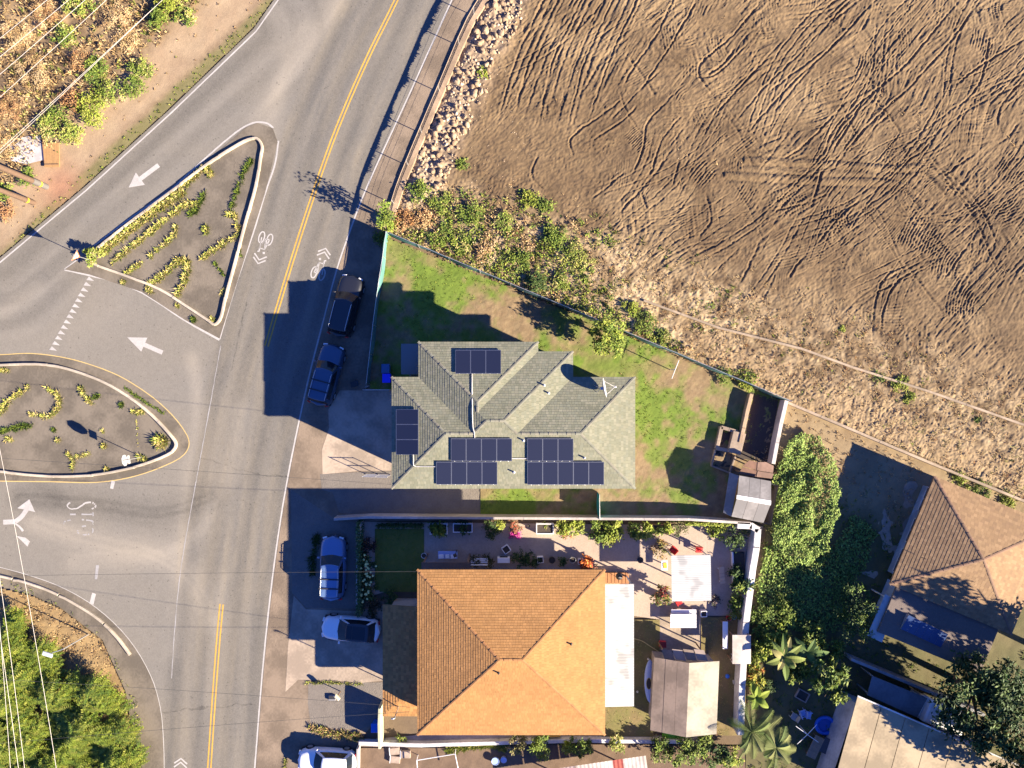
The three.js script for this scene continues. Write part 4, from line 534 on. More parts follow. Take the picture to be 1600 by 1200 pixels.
// ---- house with the brown roof, turned about 22 degrees
{
  const E = 2.65, q = (u, v) => { const w = W(u, v, E); return [w.x, w.z]; }, nw = q(1463, 745), ne = q(1653, 824), se = q(1578, 991), sw = q(1388, 912), c = [(nw[0] + se[0]) / 2, (nw[1] + se[1]) / 2], ang = atan2(ne[1] - nw[1], ne[0] - nw[0]), w = hypot(ne[0] - nw[0], ne[1] - nw[1]), d = hypot(sw[0] - nw[0], sw[1] - nw[1]);
  const t = thing('house', 'single storey house with brown pyramid tile roof and white windows', 'house', undefined, [c[0], 0, c[1]], -ang), bl = { x0: -d / 2, x1: d / 2, z0: -d / 2, z1: d / 2 }, o = .75; t.scale.x = w / d;
  walls(t, [[-d / 2 + o, d / 2 - o, -d / 2 + o, d / 2 - o]], E - .1, M('wall3', .36, .42, .5, .85, { map: blotchT }));
  shingleRoof(t, { blocks: [bl], outline: [[bl.x0, bl.z0], [bl.x1, bl.z0], [bl.x1, bl.z1], [bl.x0, bl.z1]], y: E, pitch: .3, course: .21, tab: .24, pal: [[.25, .158, .08], [.23, .143, .072], [.28, .178, .092], [.21, .13, .068]], deckM: M('deck3', .16, .1, .065, .9), caps: hipLines(bl).slice(0, 4), capCol: [.2, .12, .075] });
  for (const z of [-2.6, 0, 2.5]) windowOn(t, -d / 2 + o, 1.45, z, 1.9, 1.15, -PI / 2);
  const g = new G(); g.box(-d / 2 - .1, .03, 0, 2.0, .06, d + .4); part(t, 'veranda_slab', g, concrete);
  const v = new G(); v.tube([[-d / 2 + 1, E + .4, 1.6], [-d / 2 + 1, E + 1.1, 1.6]], .025, .025, 6); part(t, 'vent_pipe', v, darkM);
  // lower tar roof on the south side with a water heater panel
  const f = new G(); f.box(-.1, 2.35, d / 2 + 1.6, 7.4, .16, 4.1, 0, undefined, .02); part(t, 'flat_roof', f, M('tar_roof', .17, .135, .115, .95, grainy));
  const fw = new G(); fw.box(-.1, 1.12, d / 2 + 1.3, 6.6, 2.24, 3); part(t, 'rear_wall', fw, M('wall3'));
  const s = thing('solar_heater', 'dark blue framed solar water heater on the brown house flat roof', 'solar heater', undefined, [0, 0, 0]), P = [[1420, 961], [1481.5, 991], [1470, 1011.5], [1408, 983]].map(([a, b], k) => { const z = W(a, b, k < 2 ? 2.85 : 2.6); return [z.x, z.y, z.z]; });
  const bd = new G(), lo = P.map(z => [z[0], 2.44, z[2]]); for (let k = 0; k < 4; k++) bd.poly([lo[k], lo[(k + 1) % 4], P[(k + 1) % 4], P[k]]); part(s, 'casing', bd, steel);
  const gp = new G(); gp.poly([...P].reverse().map(z => [z[0], z[1] + .004, z[2]])); part(s, 'glass_panel', gp, M('heater', .04, .07, .16, .25)); for (let k = 1; k < 6; k++) { const b = new G(), A = k / 6, p0 = [0, 1, 2].map(i => mixn(P[0][i], P[1][i], A)), p1 = [0, 1, 2].map(i => mixn(P[3][i], P[2][i], A)); p0[1] += .012; p1[1] += .012; b.tube([p0, p1], .012, .012, 4); part(s, 'glazing_bar', b, M('heater_bar', .06, .09, .17, .5)); }
}
{ // white awning roof between the brown house and the shrub
  const t = thing('side_awning', 'small white flat awning half under the shrub by the brown house', 'awning'), g = new G(), c = [[1383, 928], [1404, 939], [1378, 1004], [1355, 993]].map(([u, v]) => { const w = W(u, v, 2.2); return [w.x, 2.2, w.z]; }); g.poly([...c].reverse()); g.poly(c.map(p => [p[0], 2.16, p[2]])); for (let k = 0; k < 4; k++) { const a = c[k], b = c[(k + 1) % 4]; g.poly([[a[0], 2.16, a[2]], [b[0], 2.16, b[2]], b, a]); } part(t, 'roof_sheet', g, mats.ribSheet); for (const k of [0, 1, 2, 3]) { const p = new G(); p.box(mixn(c[k][0], c[(k + 2) % 4][0], .06), 1.08, mixn(c[k][2], c[(k + 2) % 4][2], .06), .08, 2.16, .08); part(t, 'post', p, whitePaint); }
}
// ---- beige roof at the bottom right
{
  const h = 3.1, t = thing('house', 'low house with pale beige flat sheet roof by the blue pool', 'house'), q = (u, v, y) => { const w = W(u, v, y); return [w.x, y, w.z]; };
  const N = [[1340, 1089], [1640, 1218]], S = [[1300, 1235], [1600, 1364]], mm = [M('beige', .4, .315, .2, .85, { map: blotchT }), M('beige2', .38, .3, .19, .85, { map: blotchT })];
  for (let k = 0; k < 8; k++) { const a = k / 8, b = (k + 1) / 8 - .003, L = (P, s) => [mixn(P[0][0], P[1][0], s), mixn(P[0][1], P[1][1], s)], g = new G(), c = [q(...L(N, a), h), q(...L(N, b), h), q(...L(S, b), h - .35), q(...L(S, a), h - .35)]; g.poly([...c].reverse()); g.poly(c.map(p => [p[0], p[1] - .05, p[2]])); for (let i = 0; i < 4; i++) { const A = c[i], B = c[(i + 1) % 4]; g.poly([[A[0], A[1] - .05, A[2]], [B[0], B[1] - .05, B[2]], B, A]); } part(t, 'roof_sheet', g, mm[k % 2]); }
  const gu = new G(); { const a = q(1340, 1087.5, h), b = q(1640, 1216.5, h); gu.tube([a, b], .06, .06, 8); } part(t, 'gutter', gu, whitePaint);
  const g = new G(), b = [[1342, 1104], [1640, 1232], [1600, 1370], [1298, 1240]].map(p => { const w = W(p[0], p[1], h); return [w.x, 0, w.z]; }); for (let k = 0; k < 4; k++) { const a = b[k], c = b[(k + 1) % 4]; g.poly([a, c, [c[0], 2.6, c[2]], [a[0], 2.6, a[2]]].reverse()); } part(t, 'wall', g, M('wall4', .5, .5, .53, .9, { map: blotchT }));
  const p = thing('carport', 'dark flat carport roof between the beige and brown houses', 'carport'), cc = [[1363, 1056], [1449, 1091], [1433, 1121], [1355, 1086]].map(([u, v]) => q(u, v, 2.3)); const s = new G(); s.poly([...cc].reverse()); s.poly(cc.map(z => [z[0], 2.25, z[2]])); for (let i = 0; i < 4; i++) { const A = cc[i], B = cc[(i + 1) % 4]; s.poly([[A[0], 2.25, A[2]], [B[0], 2.25, B[2]], B, A]); } part(p, 'roof_sheet', s, M('carport', .13, .14, .16, .7, { map: blotchT })); for (let k = 0; k < 4; k++) { const z = new G(); z.box(mixn(cc[k][0], cc[(k + 2) % 4][0], .05), 1.12, mixn(cc[k][2], cc[(k + 2) % 4][2], .05), .09, 2.24, .09); part(p, 'post', z, steel); }
  const tw = new G(); tw.poly([[1457, 1127], [1490, 1140], [1527, 1160], [1520, 1169], [1480, 1152], [1455, 1140]].map(([u, v]) => { const z = q(u, v, 1.6); z[1] += rr(-.15, .15); return z; }).reverse()); solo('tarpaulin', 'crumpled bright blue tarpaulin beside the beige roof', 'tarp', tw, M('blue_tarp', .015, .1, .5, .45));
  solo('block_wall', 'grey block wall between the carport and the brown house', 'wall', wallRun([[1318, 1020], [1440, 1071], [1520, 1105]], .22, 0, 1.5), M('block_wall', .3, .3, .31, .9, { map: blotchT }));
}

// ---------------------------------------------------------------- vehicles
function vehicle(label, u, v, dir, o) {           // nose along local +x
  const t = thing(o.name || 'parked_car', label, 'car', 'cars parked along the road', [gx(u), 0, gz(v)], atan2(-dir[1], dir[0])), L = o.L, Wd = o.W, hood = o.hood ?? .95, roofY = o.H, paint = o.paint;
  const xs = 28, ring = 13, g = new G(), id = [];
  const cab0 = -L / 2 + L * (o.tail ?? .04), cab1 = L / 2 - L * (o.nose ?? .27);   // cabin rear and front at the belt
  for (let i = 0; i <= xs; i++) {
    const s = i / xs * 2 - 1, x = s * L / 2, e = pow(1 - pow(abs(s), (o.round ?? 7) * 1.7), .42), w = Wd / 2 * (.06 + .94 * e) * (1 - .05 * s * s), top = x > cab1 ? mixn(hood, hood - .13, pow((x - cab1) / (L / 2 - cab1), 1.6)) - .16 * pow(clamp((s - .93) / .07), 2) : hood + .03 - .1 * pow(clamp((-s - .95) / .05), 2);
    const row = []; for (let j = 0; j < ring; j++) { const q = j / (ring - 1) * 2 - 1, a = abs(q); let y, z; if (a > .72) { const k = (a - .72) / .28; y = mixn(top - .16, .3, k); z = w * (1 + .02 * sin(k * PI)); } else { const k = a / .72; z = w * k * (k > .85 ? mixn(1, 1.0, k) : 1); y = top + .035 * (1 - k * k) - .16 * pow(k, 7); } row.push(g.v(x, y, z * Math.sign(q), undefined)); } id.push(row);
  }
  for (let i = 0; i < xs; i++) for (let j = 0; j < ring - 1; j++) g.i.push(id[i][j], id[i][j + 1], id[i + 1][j + 1], id[i][j], id[i + 1][j + 1], id[i + 1][j]);
  part(t, 'body', g, paint);
  const under = new G(); under.box(0, .32, 0, L * .93, .2, Wd * .9); part(t, 'underbody', under, darkM);
  // glasshouse: belt ring to roof ring
  const rf1 = cab1 - L * (o.rake ?? .13), rf0 = cab0 + L * (o.rear ?? .06), bw = Wd / 2 * .9, rw = Wd / 2 * .74, N = 9;
  const ringAt = (x0, x1, w, y, bow) => { const p = []; for (let k = 0; k <= N; k++) { const s = k / N * 2 - 1; p.push([x1 - bow * s * s, y, -s * w * .94]); } for (let k = 0; k <= N; k++) { const s = k / N; p.push([mixn(x1 - bow, x0 + bow * .6, s), y, -w * (.94 + .06 * sin(s * PI))]); } for (let k = 0; k <= N; k++) { const s = k / N * 2 - 1; p.push([x0 + bow * .6 * s * s, y, s * w * .94]); } for (let k = 0; k <= N; k++) { const s = k / N; p.push([mixn(x0 + bow * .6, x1 - bow, s), y, w * (.94 + .06 * sin(s * PI))]); } return p; };
  const b = ringAt(cab0 + .02, cab1 + .06, bw, hood - .03, .2), r = ringAt(rf0, rf1, rw, roofY - .05, .11), n1 = N + 1;
  const band = (from, to, k0 = 0, k1 = 1) => { const q = new G(); for (let k = from; k < to; k++) { const A = b[k % b.length], B = b[(k + 1) % b.length], Cc = r[(k + 1) % r.length], D = r[k % r.length], l = (s, e, m) => [mixn(s[0], e[0], m), mixn(s[1], e[1], m), mixn(s[2], e[2], m)]; q.poly([l(A, D, k0), l(B, Cc, k0), l(B, Cc, k1), l(A, D, k1)].reverse()); } return q; };
  part(t, 'windscreen', band(0, N), glassM); part(t, 'side_window', band(n1 + 1, 2 * n1 - 2), glassM); part(t, 'rear_window', band(2 * n1, 2 * n1 + N), glassM); part(t, 'side_window', band(3 * n1 + 1, 4 * n1 - 2), glassM);
  const pl = new G(); for (const [s, e] of [[N, n1 + 1], [2 * n1 - 2, 2 * n1], [2 * n1 + N, 3 * n1 + 1], [4 * n1 - 2, 4 * n1]]) { const q = band(s, e); const o0 = pl.n; pl.p.push(...q.p); pl.c.push(...q.c); pl.u.push(...q.u); pl.i.push(...q.i.map(z => z + o0)); pl.n += q.n; } part(t, 'pillars', pl, paint, 'stuff');
  const roofG = new G(), c0 = (rf0 + rf1) / 2, steps = [[1, -.05], [.97, 0], [.8, .03], [.4, .045]]; let prev = null; for (const [k, dy] of steps) { const row = r.map(p => roofG.v(c0 + (p[0] - c0) * k, roofY + dy, p[2] * k)); if (prev) for (let q = 0; q < row.length; q++) { const m = (q + 1) % row.length; roofG.i.push(prev[q], row[q], row[m], prev[q], row[m], prev[m]); } prev = row; } for (let q = 1; q + 1 < prev.length; q++) roofG.i.push(prev[0], prev[q + 1], prev[q]);
  part(t, 'roof', roofG, o.roofPaint || paint);
  if (o.sunroof) { const s = new G(); s.box(c0 + .1, roofY + .045, 0, (rf1 - rf0) * .8, .02, rw * 1.45, 0, undefined, .01); part(t, 'glass_roof', s, glassM); const sp = new G(); sp.box(c0 + .35, roofY + .055, 0, .07, .015, rw * 1.5); part(t, 'roof_divider', sp, darkM); }
  if (o.rails) for (const z of [-1, 1]) { const q = new G(), zz = z * rw * .88; q.tube([[rf0 + .15, roofY, zz], [rf0 + .25, roofY + .09, zz], [rf1 - .45, roofY + .09, zz], [rf1 - .3, roofY, zz]], .025, .025, 6); part(t, 'roof_rail', q, steel); }
  if (o.bars) for (const x of o.bars) { const q = new G(); q.box(mixn(rf0, rf1, x), roofY + .1, 0, .09, .04, rw * 2 + .08); part(t, 'roof_bar', q, darkM); }
  for (const x of [-L * .3, L * .32]) for (const z of [-1, 1]) { const w = new THREE.CylinderGeometry(.34, .34, .23, 20); w.rotateX(PI / 2); w.translate(x, .34, z * (Wd / 2 - .1)); const tw = part(t, 'wheel', w, rubber); const h = new THREE.CylinderGeometry(.21, .21, .03, 14); h.rotateX(PI / 2); h.translate(x, .34, z * (Wd / 2 + .018)); part(tw, 'rim', h, steel); }
  for (const z of [-1, 1]) {
    const m = new G(); m.box(cab1 - .28, hood + .08, z * (Wd / 2 + .04), .13, .12, .2, 0, undefined, .04); part(t, 'door_mirror', m, o.mirror || paint);
    const h = new G(); h.box(L / 2 - .13, hood - .27, z * (Wd / 2 - .34), .14, .1, .34, z * -.25, undefined, .03); part(t, 'headlight', h, M('lamp_glass', .7, .72, .75, .15));
    const k = new G(); k.box(-L / 2 + .12, hood - .14, z * (Wd / 2 - .26), .1, .16, .26, z * .3, undefined, .03); part(t, 'tail_light', k, M('tail_red', .4, .02, .02, .25));
  }
  const wp = new G(); wp.tube([[cab1 + .02, hood + .02, -bw * .5], [cab1 - .2, hood + .12, bw * .25]], .012, .012, 4); part(t, 'wiper', wp, darkM);
  const gr = new G(); gr.box(L / 2 - .06, .56, 0, .06, .2, Wd * .5, 0, undefined, .02); part(t, 'grille', gr, darkM);
  return t;
}
const carPaint = (r, g, b, m = .35) => new THREE.MeshPhysicalMaterial({ color: C(r, g, b), roughness: .42, metalness: m, clearcoat: .8, clearcoatRoughness: .12, side: THREE.DoubleSide });
const blackP = carPaint(.02, .021, .025), blueP = carPaint(.13, .21, .37), greyBlueP = carPaint(.045, .085, .15), whiteP = carPaint(.78, .79, .8, .05);
vehicle('black sport utility vehicle parked on the shoulder beside the teal fence', 543, 480, [22, -87], { L: 4.85, W: 1.95, H: 1.75, hood: 1.06, paint: blackP, rails: true, tail: .03, round: 8 });
vehicle('dark blue vehicle with two roof bars parked by the concrete driveway', 513, 586, [25, -92], { L: 4.85, W: 1.95, H: 1.74, hood: 1.05, paint: greyBlueP, rails: true, bars: [.3, .6], tail: .03 });
vehicle('light blue sport utility vehicle parked beside the vine covered garden wall', 523, 884, [3, -100], { L: 4.95, W: 1.95, H: 1.74, hood: 1.05, paint: blueP, rails: true, bars: [.28, .56], tail: .03, round: 6 });
vehicle('white car with black glass roof parked across the orange roofed house driveway', 551, 979, [-96, -8], { L: 4.55, W: 1.88, H: 1.45, hood: .93, paint: whiteP, roofPaint: carPaint(.02, .022, .03), sunroof: true, rake: .17, rear: .12, tail: .05, round: 4.5 });
vehicle('white car with white roof parked beside the dry grass strip', 515, 1183, [-92, -5], { L: 4.6, W: 1.85, H: 1.5, hood: .94, paint: whiteP, rake: .16, rear: .1, tail: .05, round: 4.5 });
{ const w = W(1465, 1113, 1), t = thing('box_van', 'white van half under the big tree beside the blue tarpaulin', 'van', undefined, [w.x, 0, w.z], -.39), g = new G(); g.box(.2, 1.25, 0, 3.2, 1.5, 1.8, 0, undefined, .12); part(t, 'cargo_box', g, whiteP); const c = new G(); c.box(-1.75, .95, 0, .9, 1.1, 1.7, 0, undefined, .2); part(t, 'cab', c, whiteP); for (const x of [-1.5, 1.2]) for (const z of [-1, 1]) { const q = new THREE.CylinderGeometry(.34, .34, .22, 18); q.rotateX(PI / 2); q.translate(x, .34, z * .8); part(t, 'wheel', q, rubber); } const s = new G(); s.box(-2.12, 1.18, 0, .2, .4, 1.4, 0, undefined, .08); part(t, 'windscreen', s, glassM); }

// ---------------------------------------------------------------- walls and fences
{ // tan roadside wall with chain link fence
  const fm = M('tan_wall', .4, .285, .185, .92, { map: blotchT, bumpMap: grainB, bumpScale: .01 }), t = thing('roadside_wall', 'low tan concrete wall between the road shoulder and the rubble bank', 'wall'), pts = smooth(wallLine, 3);
  for (let k = 0; k + 1 < pts.length; k++) part(t, 'wall_block', wallRun([pts[k], pts[k + 1]], .46, -.05, .3 + .02 * (k % 2), new G(), undefined, .04), fm);
  const f = thing('chain_link_fence', 'chain link fence with ragged screen strip on top of the tan wall', 'fence'), left = off(pts, 3.2), rail = new G(), y = 1.5;
  rail.tube(left.map(p => [gx(p[0]), y, gz(p[1])]), .03, .03, 6); part(f, 'top_rail', rail, M('old_pipe', .3, .22, .15, .8));
  let acc = 0; for (let k = 0; k < left.length; k++) { acc += k ? hypot(left[k][0] - left[k - 1][0], left[k][1] - left[k - 1][1]) : 99; if (acc > 48) { acc = 0; const g = new G(); g.tube([[gx(left[k][0]), 0, gz(left[k][1])], [gx(left[k][0]), y + .05, gz(left[k][1])]], .035, .035, 7); part(f, 'post', g, steel); } }
  const scr = new G(); for (let k = 0; k + 1 < left.length; k++) for (let q = 0; q < 40; q++) { const a = q / 40, b = (q + 1) / 40, m = (s) => [mixn(gx(left[k][0]), gx(left[k + 1][0]), s), mixn(gz(left[k][1]), gz(left[k + 1][1]), s)], A = m(a), B = m(b), n = fbm(A[0] * 1.2, A[1] * 1.2, 3), dp = .12 + .16 * sm(.3, .7, n) * (.2 + 1.2 * R()); scr.poly([[A[0], y - dp, A[1]], [B[0], y - dp * rr(.8, 1.2), B[1]], [B[0], y - .01, B[1]], [A[0], y - .01, A[1]]]); }
  part(f, 'screen_strip', scr, M('screen_dark', .1, .085, .065, .95));
  const wire = new G(); for (let k = 0; k + 1 < left.length; k++) for (const h of [.75, .95, 1.15]) wire.tube([[gx(left[k][0]), h, gz(left[k][1])], [gx(left[k + 1][0]), h, gz(left[k + 1][1])]], .006, .006, 4, undefined, false); part(f, 'mesh_wires', wire, M('old_pipe'), 'stuff');
}
const teal = M('teal', .1, .26, .24, .9, { map: blotchT });
function screenFence(label, px, h, step, o = {}) { // posts, top rail and a cloth screen, one panel between each two posts
  const t = thing('screen_fence', label, 'fence', o.group), pts = []; let acc = 0; for (let k = 0; k + 1 < px.length; k++) { const l = hypot(px[k + 1][0] - px[k][0], px[k + 1][1] - px[k][1]), n = max(1, round(l / step)); for (let q = 0; q < n; q++) pts.push([mixn(px[k][0], px[k + 1][0], q / n), mixn(px[k][1], px[k + 1][1], q / n)]); } pts.push(px[px.length - 1]);
  pts.forEach((p, k) => { const g = new G(); g.tube([[gx(p[0]), 0, gz(p[1])], [gx(p[0]), h + .06, gz(p[1])]], .03, .03, 7); part(t, 'post', g, steel); if (k) { const a = pts[k - 1], s = new G(); for (let q = 0; q < 10; q++) { const m = (z) => { const bow = .06 * sin(z * PI) * (k % 2 ? 1 : -1); const l = hypot(p[0] - a[0], p[1] - a[1]); return [gx(mixn(a[0], p[0], z)) - (p[1] - a[1]) / l * bow, gz(mixn(a[1], p[1], z)) + (p[0] - a[0]) / l * bow]; }, A = m(q / 10), B = m((q + 1) / 10); s.poly([[A[0], .06, A[1]], [B[0], .06, B[1]], [B[0], h - .02, B[1]], [A[0], h - .02, A[1]]]); } part(t, 'screen_panel', s, o.m || teal); const r = new G(); r.tube([[gx(a[0]), h, gz(a[1])], [gx(p[0]), h, gz(p[1])]], .022, .022, 6); part(t, 'top_rail', r, o.rail || steel); } }); return t;
}
screenFence('teal screened fence along the road side of the lawn', [[608, 368], [603, 405], [596, 450], [588, 510], [578, 600]], 1.55, 50);
screenFence('long teal screened fence between the lawn and the ploughed field', [[609, 368], [940, 506], [1226, 626]], 1.5, 55);
screenFence('short bright teal fence between the grey-green roofed house and garden wall', [[933, 768], [933.5, 806]], 1.6, 40, { m: M('teal2', .02, .3, .27, .8) });
{ const t = thing('pipe_fence', 'thin pipe rail fence round the dark corner by the concrete driveway', 'fence'), c = [[577, 603], [571, 609], [612, 609]]; for (const h of [.5, 1.1]) { const g = new G(); g.tube(c.map(p => [gx(p[0]), h, gz(p[1])]), .025, .025, 6); part(t, 'rail', g, whitePaint); } for (const p of [...c, [590, 609]]) { const g = new G(); g.tube([[gx(p[0]), 0, gz(p[1])], [gx(p[0]), 1.15, gz(p[1])]], .028, .028, 6); part(t, 'post', g, whitePaint); } }
const white2 = M('garden_wall', .52, .47, .44, .9, { map: blotchT });
const wallT = (name, label, px, th, h, m, n = 40) => { const t = thing(name, label, 'wall'); for (let k = 0; k + 1 < px.length; k++) { const l = hypot(px[k + 1][0] - px[k][0], px[k + 1][1] - px[k][1]), q = max(1, round(l / n)); for (let i = 0; i < q; i++) part(t, 'wall_panel', wallRun([[mixn(px[k][0], px[k + 1][0], i / q), mixn(px[k][1], px[k + 1][1], i / q)], [mixn(px[k][0], px[k + 1][0], (i + .99) / q), mixn(px[k][1], px[k + 1][1], (i + .99) / q)]], th, 0, h + .012 * (i % 2), new G(), undefined, .02), m); } return t; };
wallT('garden_wall', 'long pale wall between the two house lots', [[528, 807], [580, 804], [760, 805], [935, 806], [1070, 807], [1165, 813]], .2, 1.3, white2, 70);
wallT('garden_wall', 'white garden wall under the vines beside the light blue car', [[567, 813], [563, 860], [562, 940]], .16, 1.1, white2);
wallT('garden_wall', 'curved white wall on the far side of the paved yard', [[1146, 816], [1166, 817], [1176, 823], [1174, 850], [1168, 885], [1163, 925], [1158, 965], [1155, 1010], [1152, 1060], [1151, 1100], [1150, 1136]], .5, 1.3, M('white_wall', .68, .66, .66, .85, { map: blotchT }));
wallT('retaining_wall', 'white plastered retaining wall below the orange roofed house', [[563, 1157], [660, 1160], [900, 1153], [1075, 1155]], .3, .5, M('white_wall'), 60);
wallT('garden_wall', 'pale green topped wall beside the blue bin by the orange roof corner', [[598, 1095], [597, 1120], [598, 1156]], .2, 1.5, M('green_wall', .5, .5, .33, .9, { map: blotchT }));
wallT('garden_wall', 'tan wall end beside the white roofed car', [[562, 1162], [560, 1260]], .16, .9, white2);
wallT('stone_wall', 'crumbling tan stone wall along the dark planting bed by the grey shed', [[1170, 616], [1164, 640], [1158, 668], [1153, 690]], .28, .7, M('tan_wall'), 11);
wallT('boundary_wall', 'pale rendered wall between the planting bed and the vines', [[1221, 626], [1213, 660], [1207, 690], [1201, 722]], .3, 1.1, white2);
wallT('field_wall', 'low tan wall running past the brown house at the field edge', [[1228, 629], [1330, 672], [1450, 723], [1620, 792]], .2, .55, M('tan_wall2', .4, .31, .22, .92, { map: blotchT }), 50);
wallT('field_kerb', 'half buried old concrete kerb crossing the dry grass', [[1005, 470], [1120, 512], [1250, 545], [1330, 574], [1450, 612], [1620, 672]], .18, .34, M('tan_wall2'), 60);
// planting beds of stacked blocks beside the grey shed
{ const soil = M('soil', .07, .055, .045, .97, grainy); struct('planting_bed', sheetGeo([[1172, 612], [1216, 626], [1206, 690], [1198, 722], [1150, 716], [1156, 690]], .09), soil); struct('planting_bed', sheetGeo([[1124, 666], [1150, 674], [1140, 730], [1112, 728]], .085), soil);
  wallT('block_bed', 'square block edged planting bed on the lawn by the grey shed', [[1125, 667], [1149, 674], [1146, 690], [1140, 704], [1118, 700], [1125, 667]], .28, .5, M('bed_block', .36, .28, .21, .92, { map: blotchT }), 12);
  wallT('block_bed', 'lower dark planting bed with thin tan edging by the grey shed', [[1116, 702], [1110, 727], [1138, 738], [1147, 712]], .14, .4, M('bed_block'), 16); const g = new G(); g.box(gx(1148), .32, gz(691), 1.0, .64, 1.7, -.25, undefined, .03); solo('concrete_block', 'tan block slab stack between the two planting beds', 'block', g, M('bed_block')); }

// ---------------------------------------------------------------- signs, poles, wires
function signPost(t, h, r = .03) { const g = new G(); g.tube([[0, 0, 0], [0, h, 0]], r, r, 7); part(t, 'post', g, steel); }
{ const t = thing('stop_sign', 'octagonal road sign with grey back on a post at the island tip', 'road sign', undefined, [gx(222), 0, gz(714)], 0), plate = (n, r, x0, x1, y, a0) => { const g = new G(), P = (k, x) => [x, y + r * cos(a0 + k / n * 2 * PI), r * sin(a0 + k / n * 2 * PI)]; const f = [], b = []; for (let k = 0; k < n; k++) { f.push(P(k, x0)); b.push(P(k, x1)); } g.poly(f); g.poly([...b].reverse()); for (let k = 0; k < n; k++) g.poly([f[k], b[k], b[(k + 1) % n], f[(k + 1) % n]]); return g; };
  t.rotation.y = .15; signPost(t, 2.95); const back = M('sign_back', .6, .61, .62, .45, { metalness: .5 }); const p = part(t, 'sign_plate', plate(8, .44, -.035, -.05, 2.62, PI / 8), back); part(p, 'red_face', plate(8, .42, -.051, -.054, 2.62, PI / 8), M('sign_red', .45, .02, .02, .5)); const s = new G(); s.box(-.045, 1.98, 0, .02, .32, .62); part(t, 'lower_plate', s, back);
  const t2 = thing('yield_sign', 'triangular road sign on a post at the pointed end of the island', 'road sign', undefined, [gx(147), 0, gz(408)], -.5); signPost(t2, 2.9); const q = part(t2, 'sign_plate', plate(3, .52, .035, .05, 2.55, PI), M('sign_back')); part(q, 'red_border', plate(3, .51, .051, .053, 2.55, PI), M('sign_orange', .55, .16, .05, .5)); part(q, 'white_face', plate(3, .34, .054, .056, 2.55, PI), whitePaint); }
{ // two utility poles and their wires
  const P1 = [gx(73), gz(292)], P2 = [gx(53), gz(317)];
  const pole = (label, p, h, r, arm) => { const t = thing('utility_pole', label, 'utility pole', undefined, [p[0], 0, p[1]]), g = new G(); g.tube([[0, -.1, 0], [0, h / 2, 0], [0, h, 0]], r, r * .66, 14); part(t, 'pole', g, poleM); const c = new G(); c.tube([[0, 0, 0], [0, h === 13 ? 1.9 : .3, 0]], r + .006, r + .003, 14, undefined, false); part(t, h === 13 ? 'metal_wrap' : 'ground_collar', c, h === 13 ? M('wrap', .2, .19, .18, .6, { metalness: .4 }) : poleM); const y = new G(); y.tube([[0, .85, 0], [0, 1.05, 0]], r + .012, r + .012, 14, undefined, false); part(t, 'yellow_marker', y, M('marker_yellow', .7, .45, .03, .6)); if (arm) { const a = new G(); a.box(0, h - .3, 0, 3.2, .14, .12, .75 + PI / 2); part(t, 'crossarm', a, woodM); for (const s of [-1.45, -.5, .5, 1.45]) { const i = new G(); i.tube([[cos(.75 + PI / 2) * s, h - .23, -sin(.75 + PI / 2) * s], [cos(.75 + PI / 2) * s, h - .02, -sin(.75 + PI / 2) * s]], .05, .03, 7); part(t, 'insulator', i, whitePaint); } } return t; };
  pole('tall dark utility pole with metal wrapped foot on the red dirt', P1, 13, .23, true); pole('brown utility pole with yellow band beside the dry verge', P2, 9, .21, false);
  const far = (u, v, h) => { const w = W(u, v, h); return [w.x, h, w.z]; }, M1 = M('wire_light', .5, .47, .43, .5, { metalness: .3 }), M2 = M('wire_dark', .05, .05, .05, .7);
  const wire = (label, a, b, sag, r, m, group) => { const pts = []; for (let k = 0; k <= 24; k++) { const s = k / 24; pts.push([mixn(a[0], b[0], s), mixn(a[1], b[1], s) - 4 * sag * s * (1 - s), mixn(a[2], b[2], s)]); } const g = new G(); g.tube(pts, r, r, 5); solo('overhead_wire', label, 'wire', g, m, group); };
  const ca = .75 + PI / 2, top = (s) => [P1[0] + cos(ca) * s, 13, P1[1] - sin(ca) * s], nGroup = 'pale power lines over the dry verge', nL = 'pale overhead power line crossing the dry brush toward the tall pole';
  wire(nL, top(1.45), far(300, -195, 12.6), .3, .015, M1, nGroup); wire(nL, top(.5), far(330, -195, 12.6), .3, .015, M1, nGroup); wire(nL, top(-.5), far(336, -188, 12.6), .3, .015, M1, nGroup); wire(nL, [P1[0], 10.6, P1[1]], far(420, -240, 10.4), .2, .015, M1, nGroup);
  const dL = 'dark telephone cable running above the green roadside shrubs'; wire(dL, [P2[0], 7.2, P2[1]], far(520, -250, 7.4), .12, .015, M1, 'telephone cables above the roadside shrubs'); wire(dL, [P2[0], 6.9, P2[1]], far(514, -250, 7.1), .12, .015, M1, 'telephone cables above the roadside shrubs');
  const sL = 'pale overhead line running over the teardrop island and the south-west shrubs', sg = 'power lines over the teardrop island'; wire(sL, top(-1.45), far(120, 1420, 10), .9, .015, M1, sg); wire(sL, top(-.5), far(62, 1420, 10), .9, .015, M1, sg); wire(sL, top(.5), far(56, 1420, 10), .7, .015, M1, sg); wire(sL, [P2[0], 8.7, P2[1]], far(30, 1420, 9), .6, .015, M1, sg);
  const gg = 'service wires across the road', drop = (end, u, v, h, U, Vv, Hh) => wire(`thin dark service wire crossing the road to the ${end}`, far(u, v, h), far(U, Vv, Hh), .35, .011, M2, gg);
  drop('orange roof corner by the shaded lawn', -260, 905, 8.5, 653, 893, 5.55); drop('upper side of the electric mast', -220, 1050, 8.5, 640, 1105, 5.2); drop('grey-green roof corner', -260, 700, 8.5, 612.5, 757, 5.6); drop('lower side of the electric mast', -200, 1180, 8, 640, 1112, 5.0);
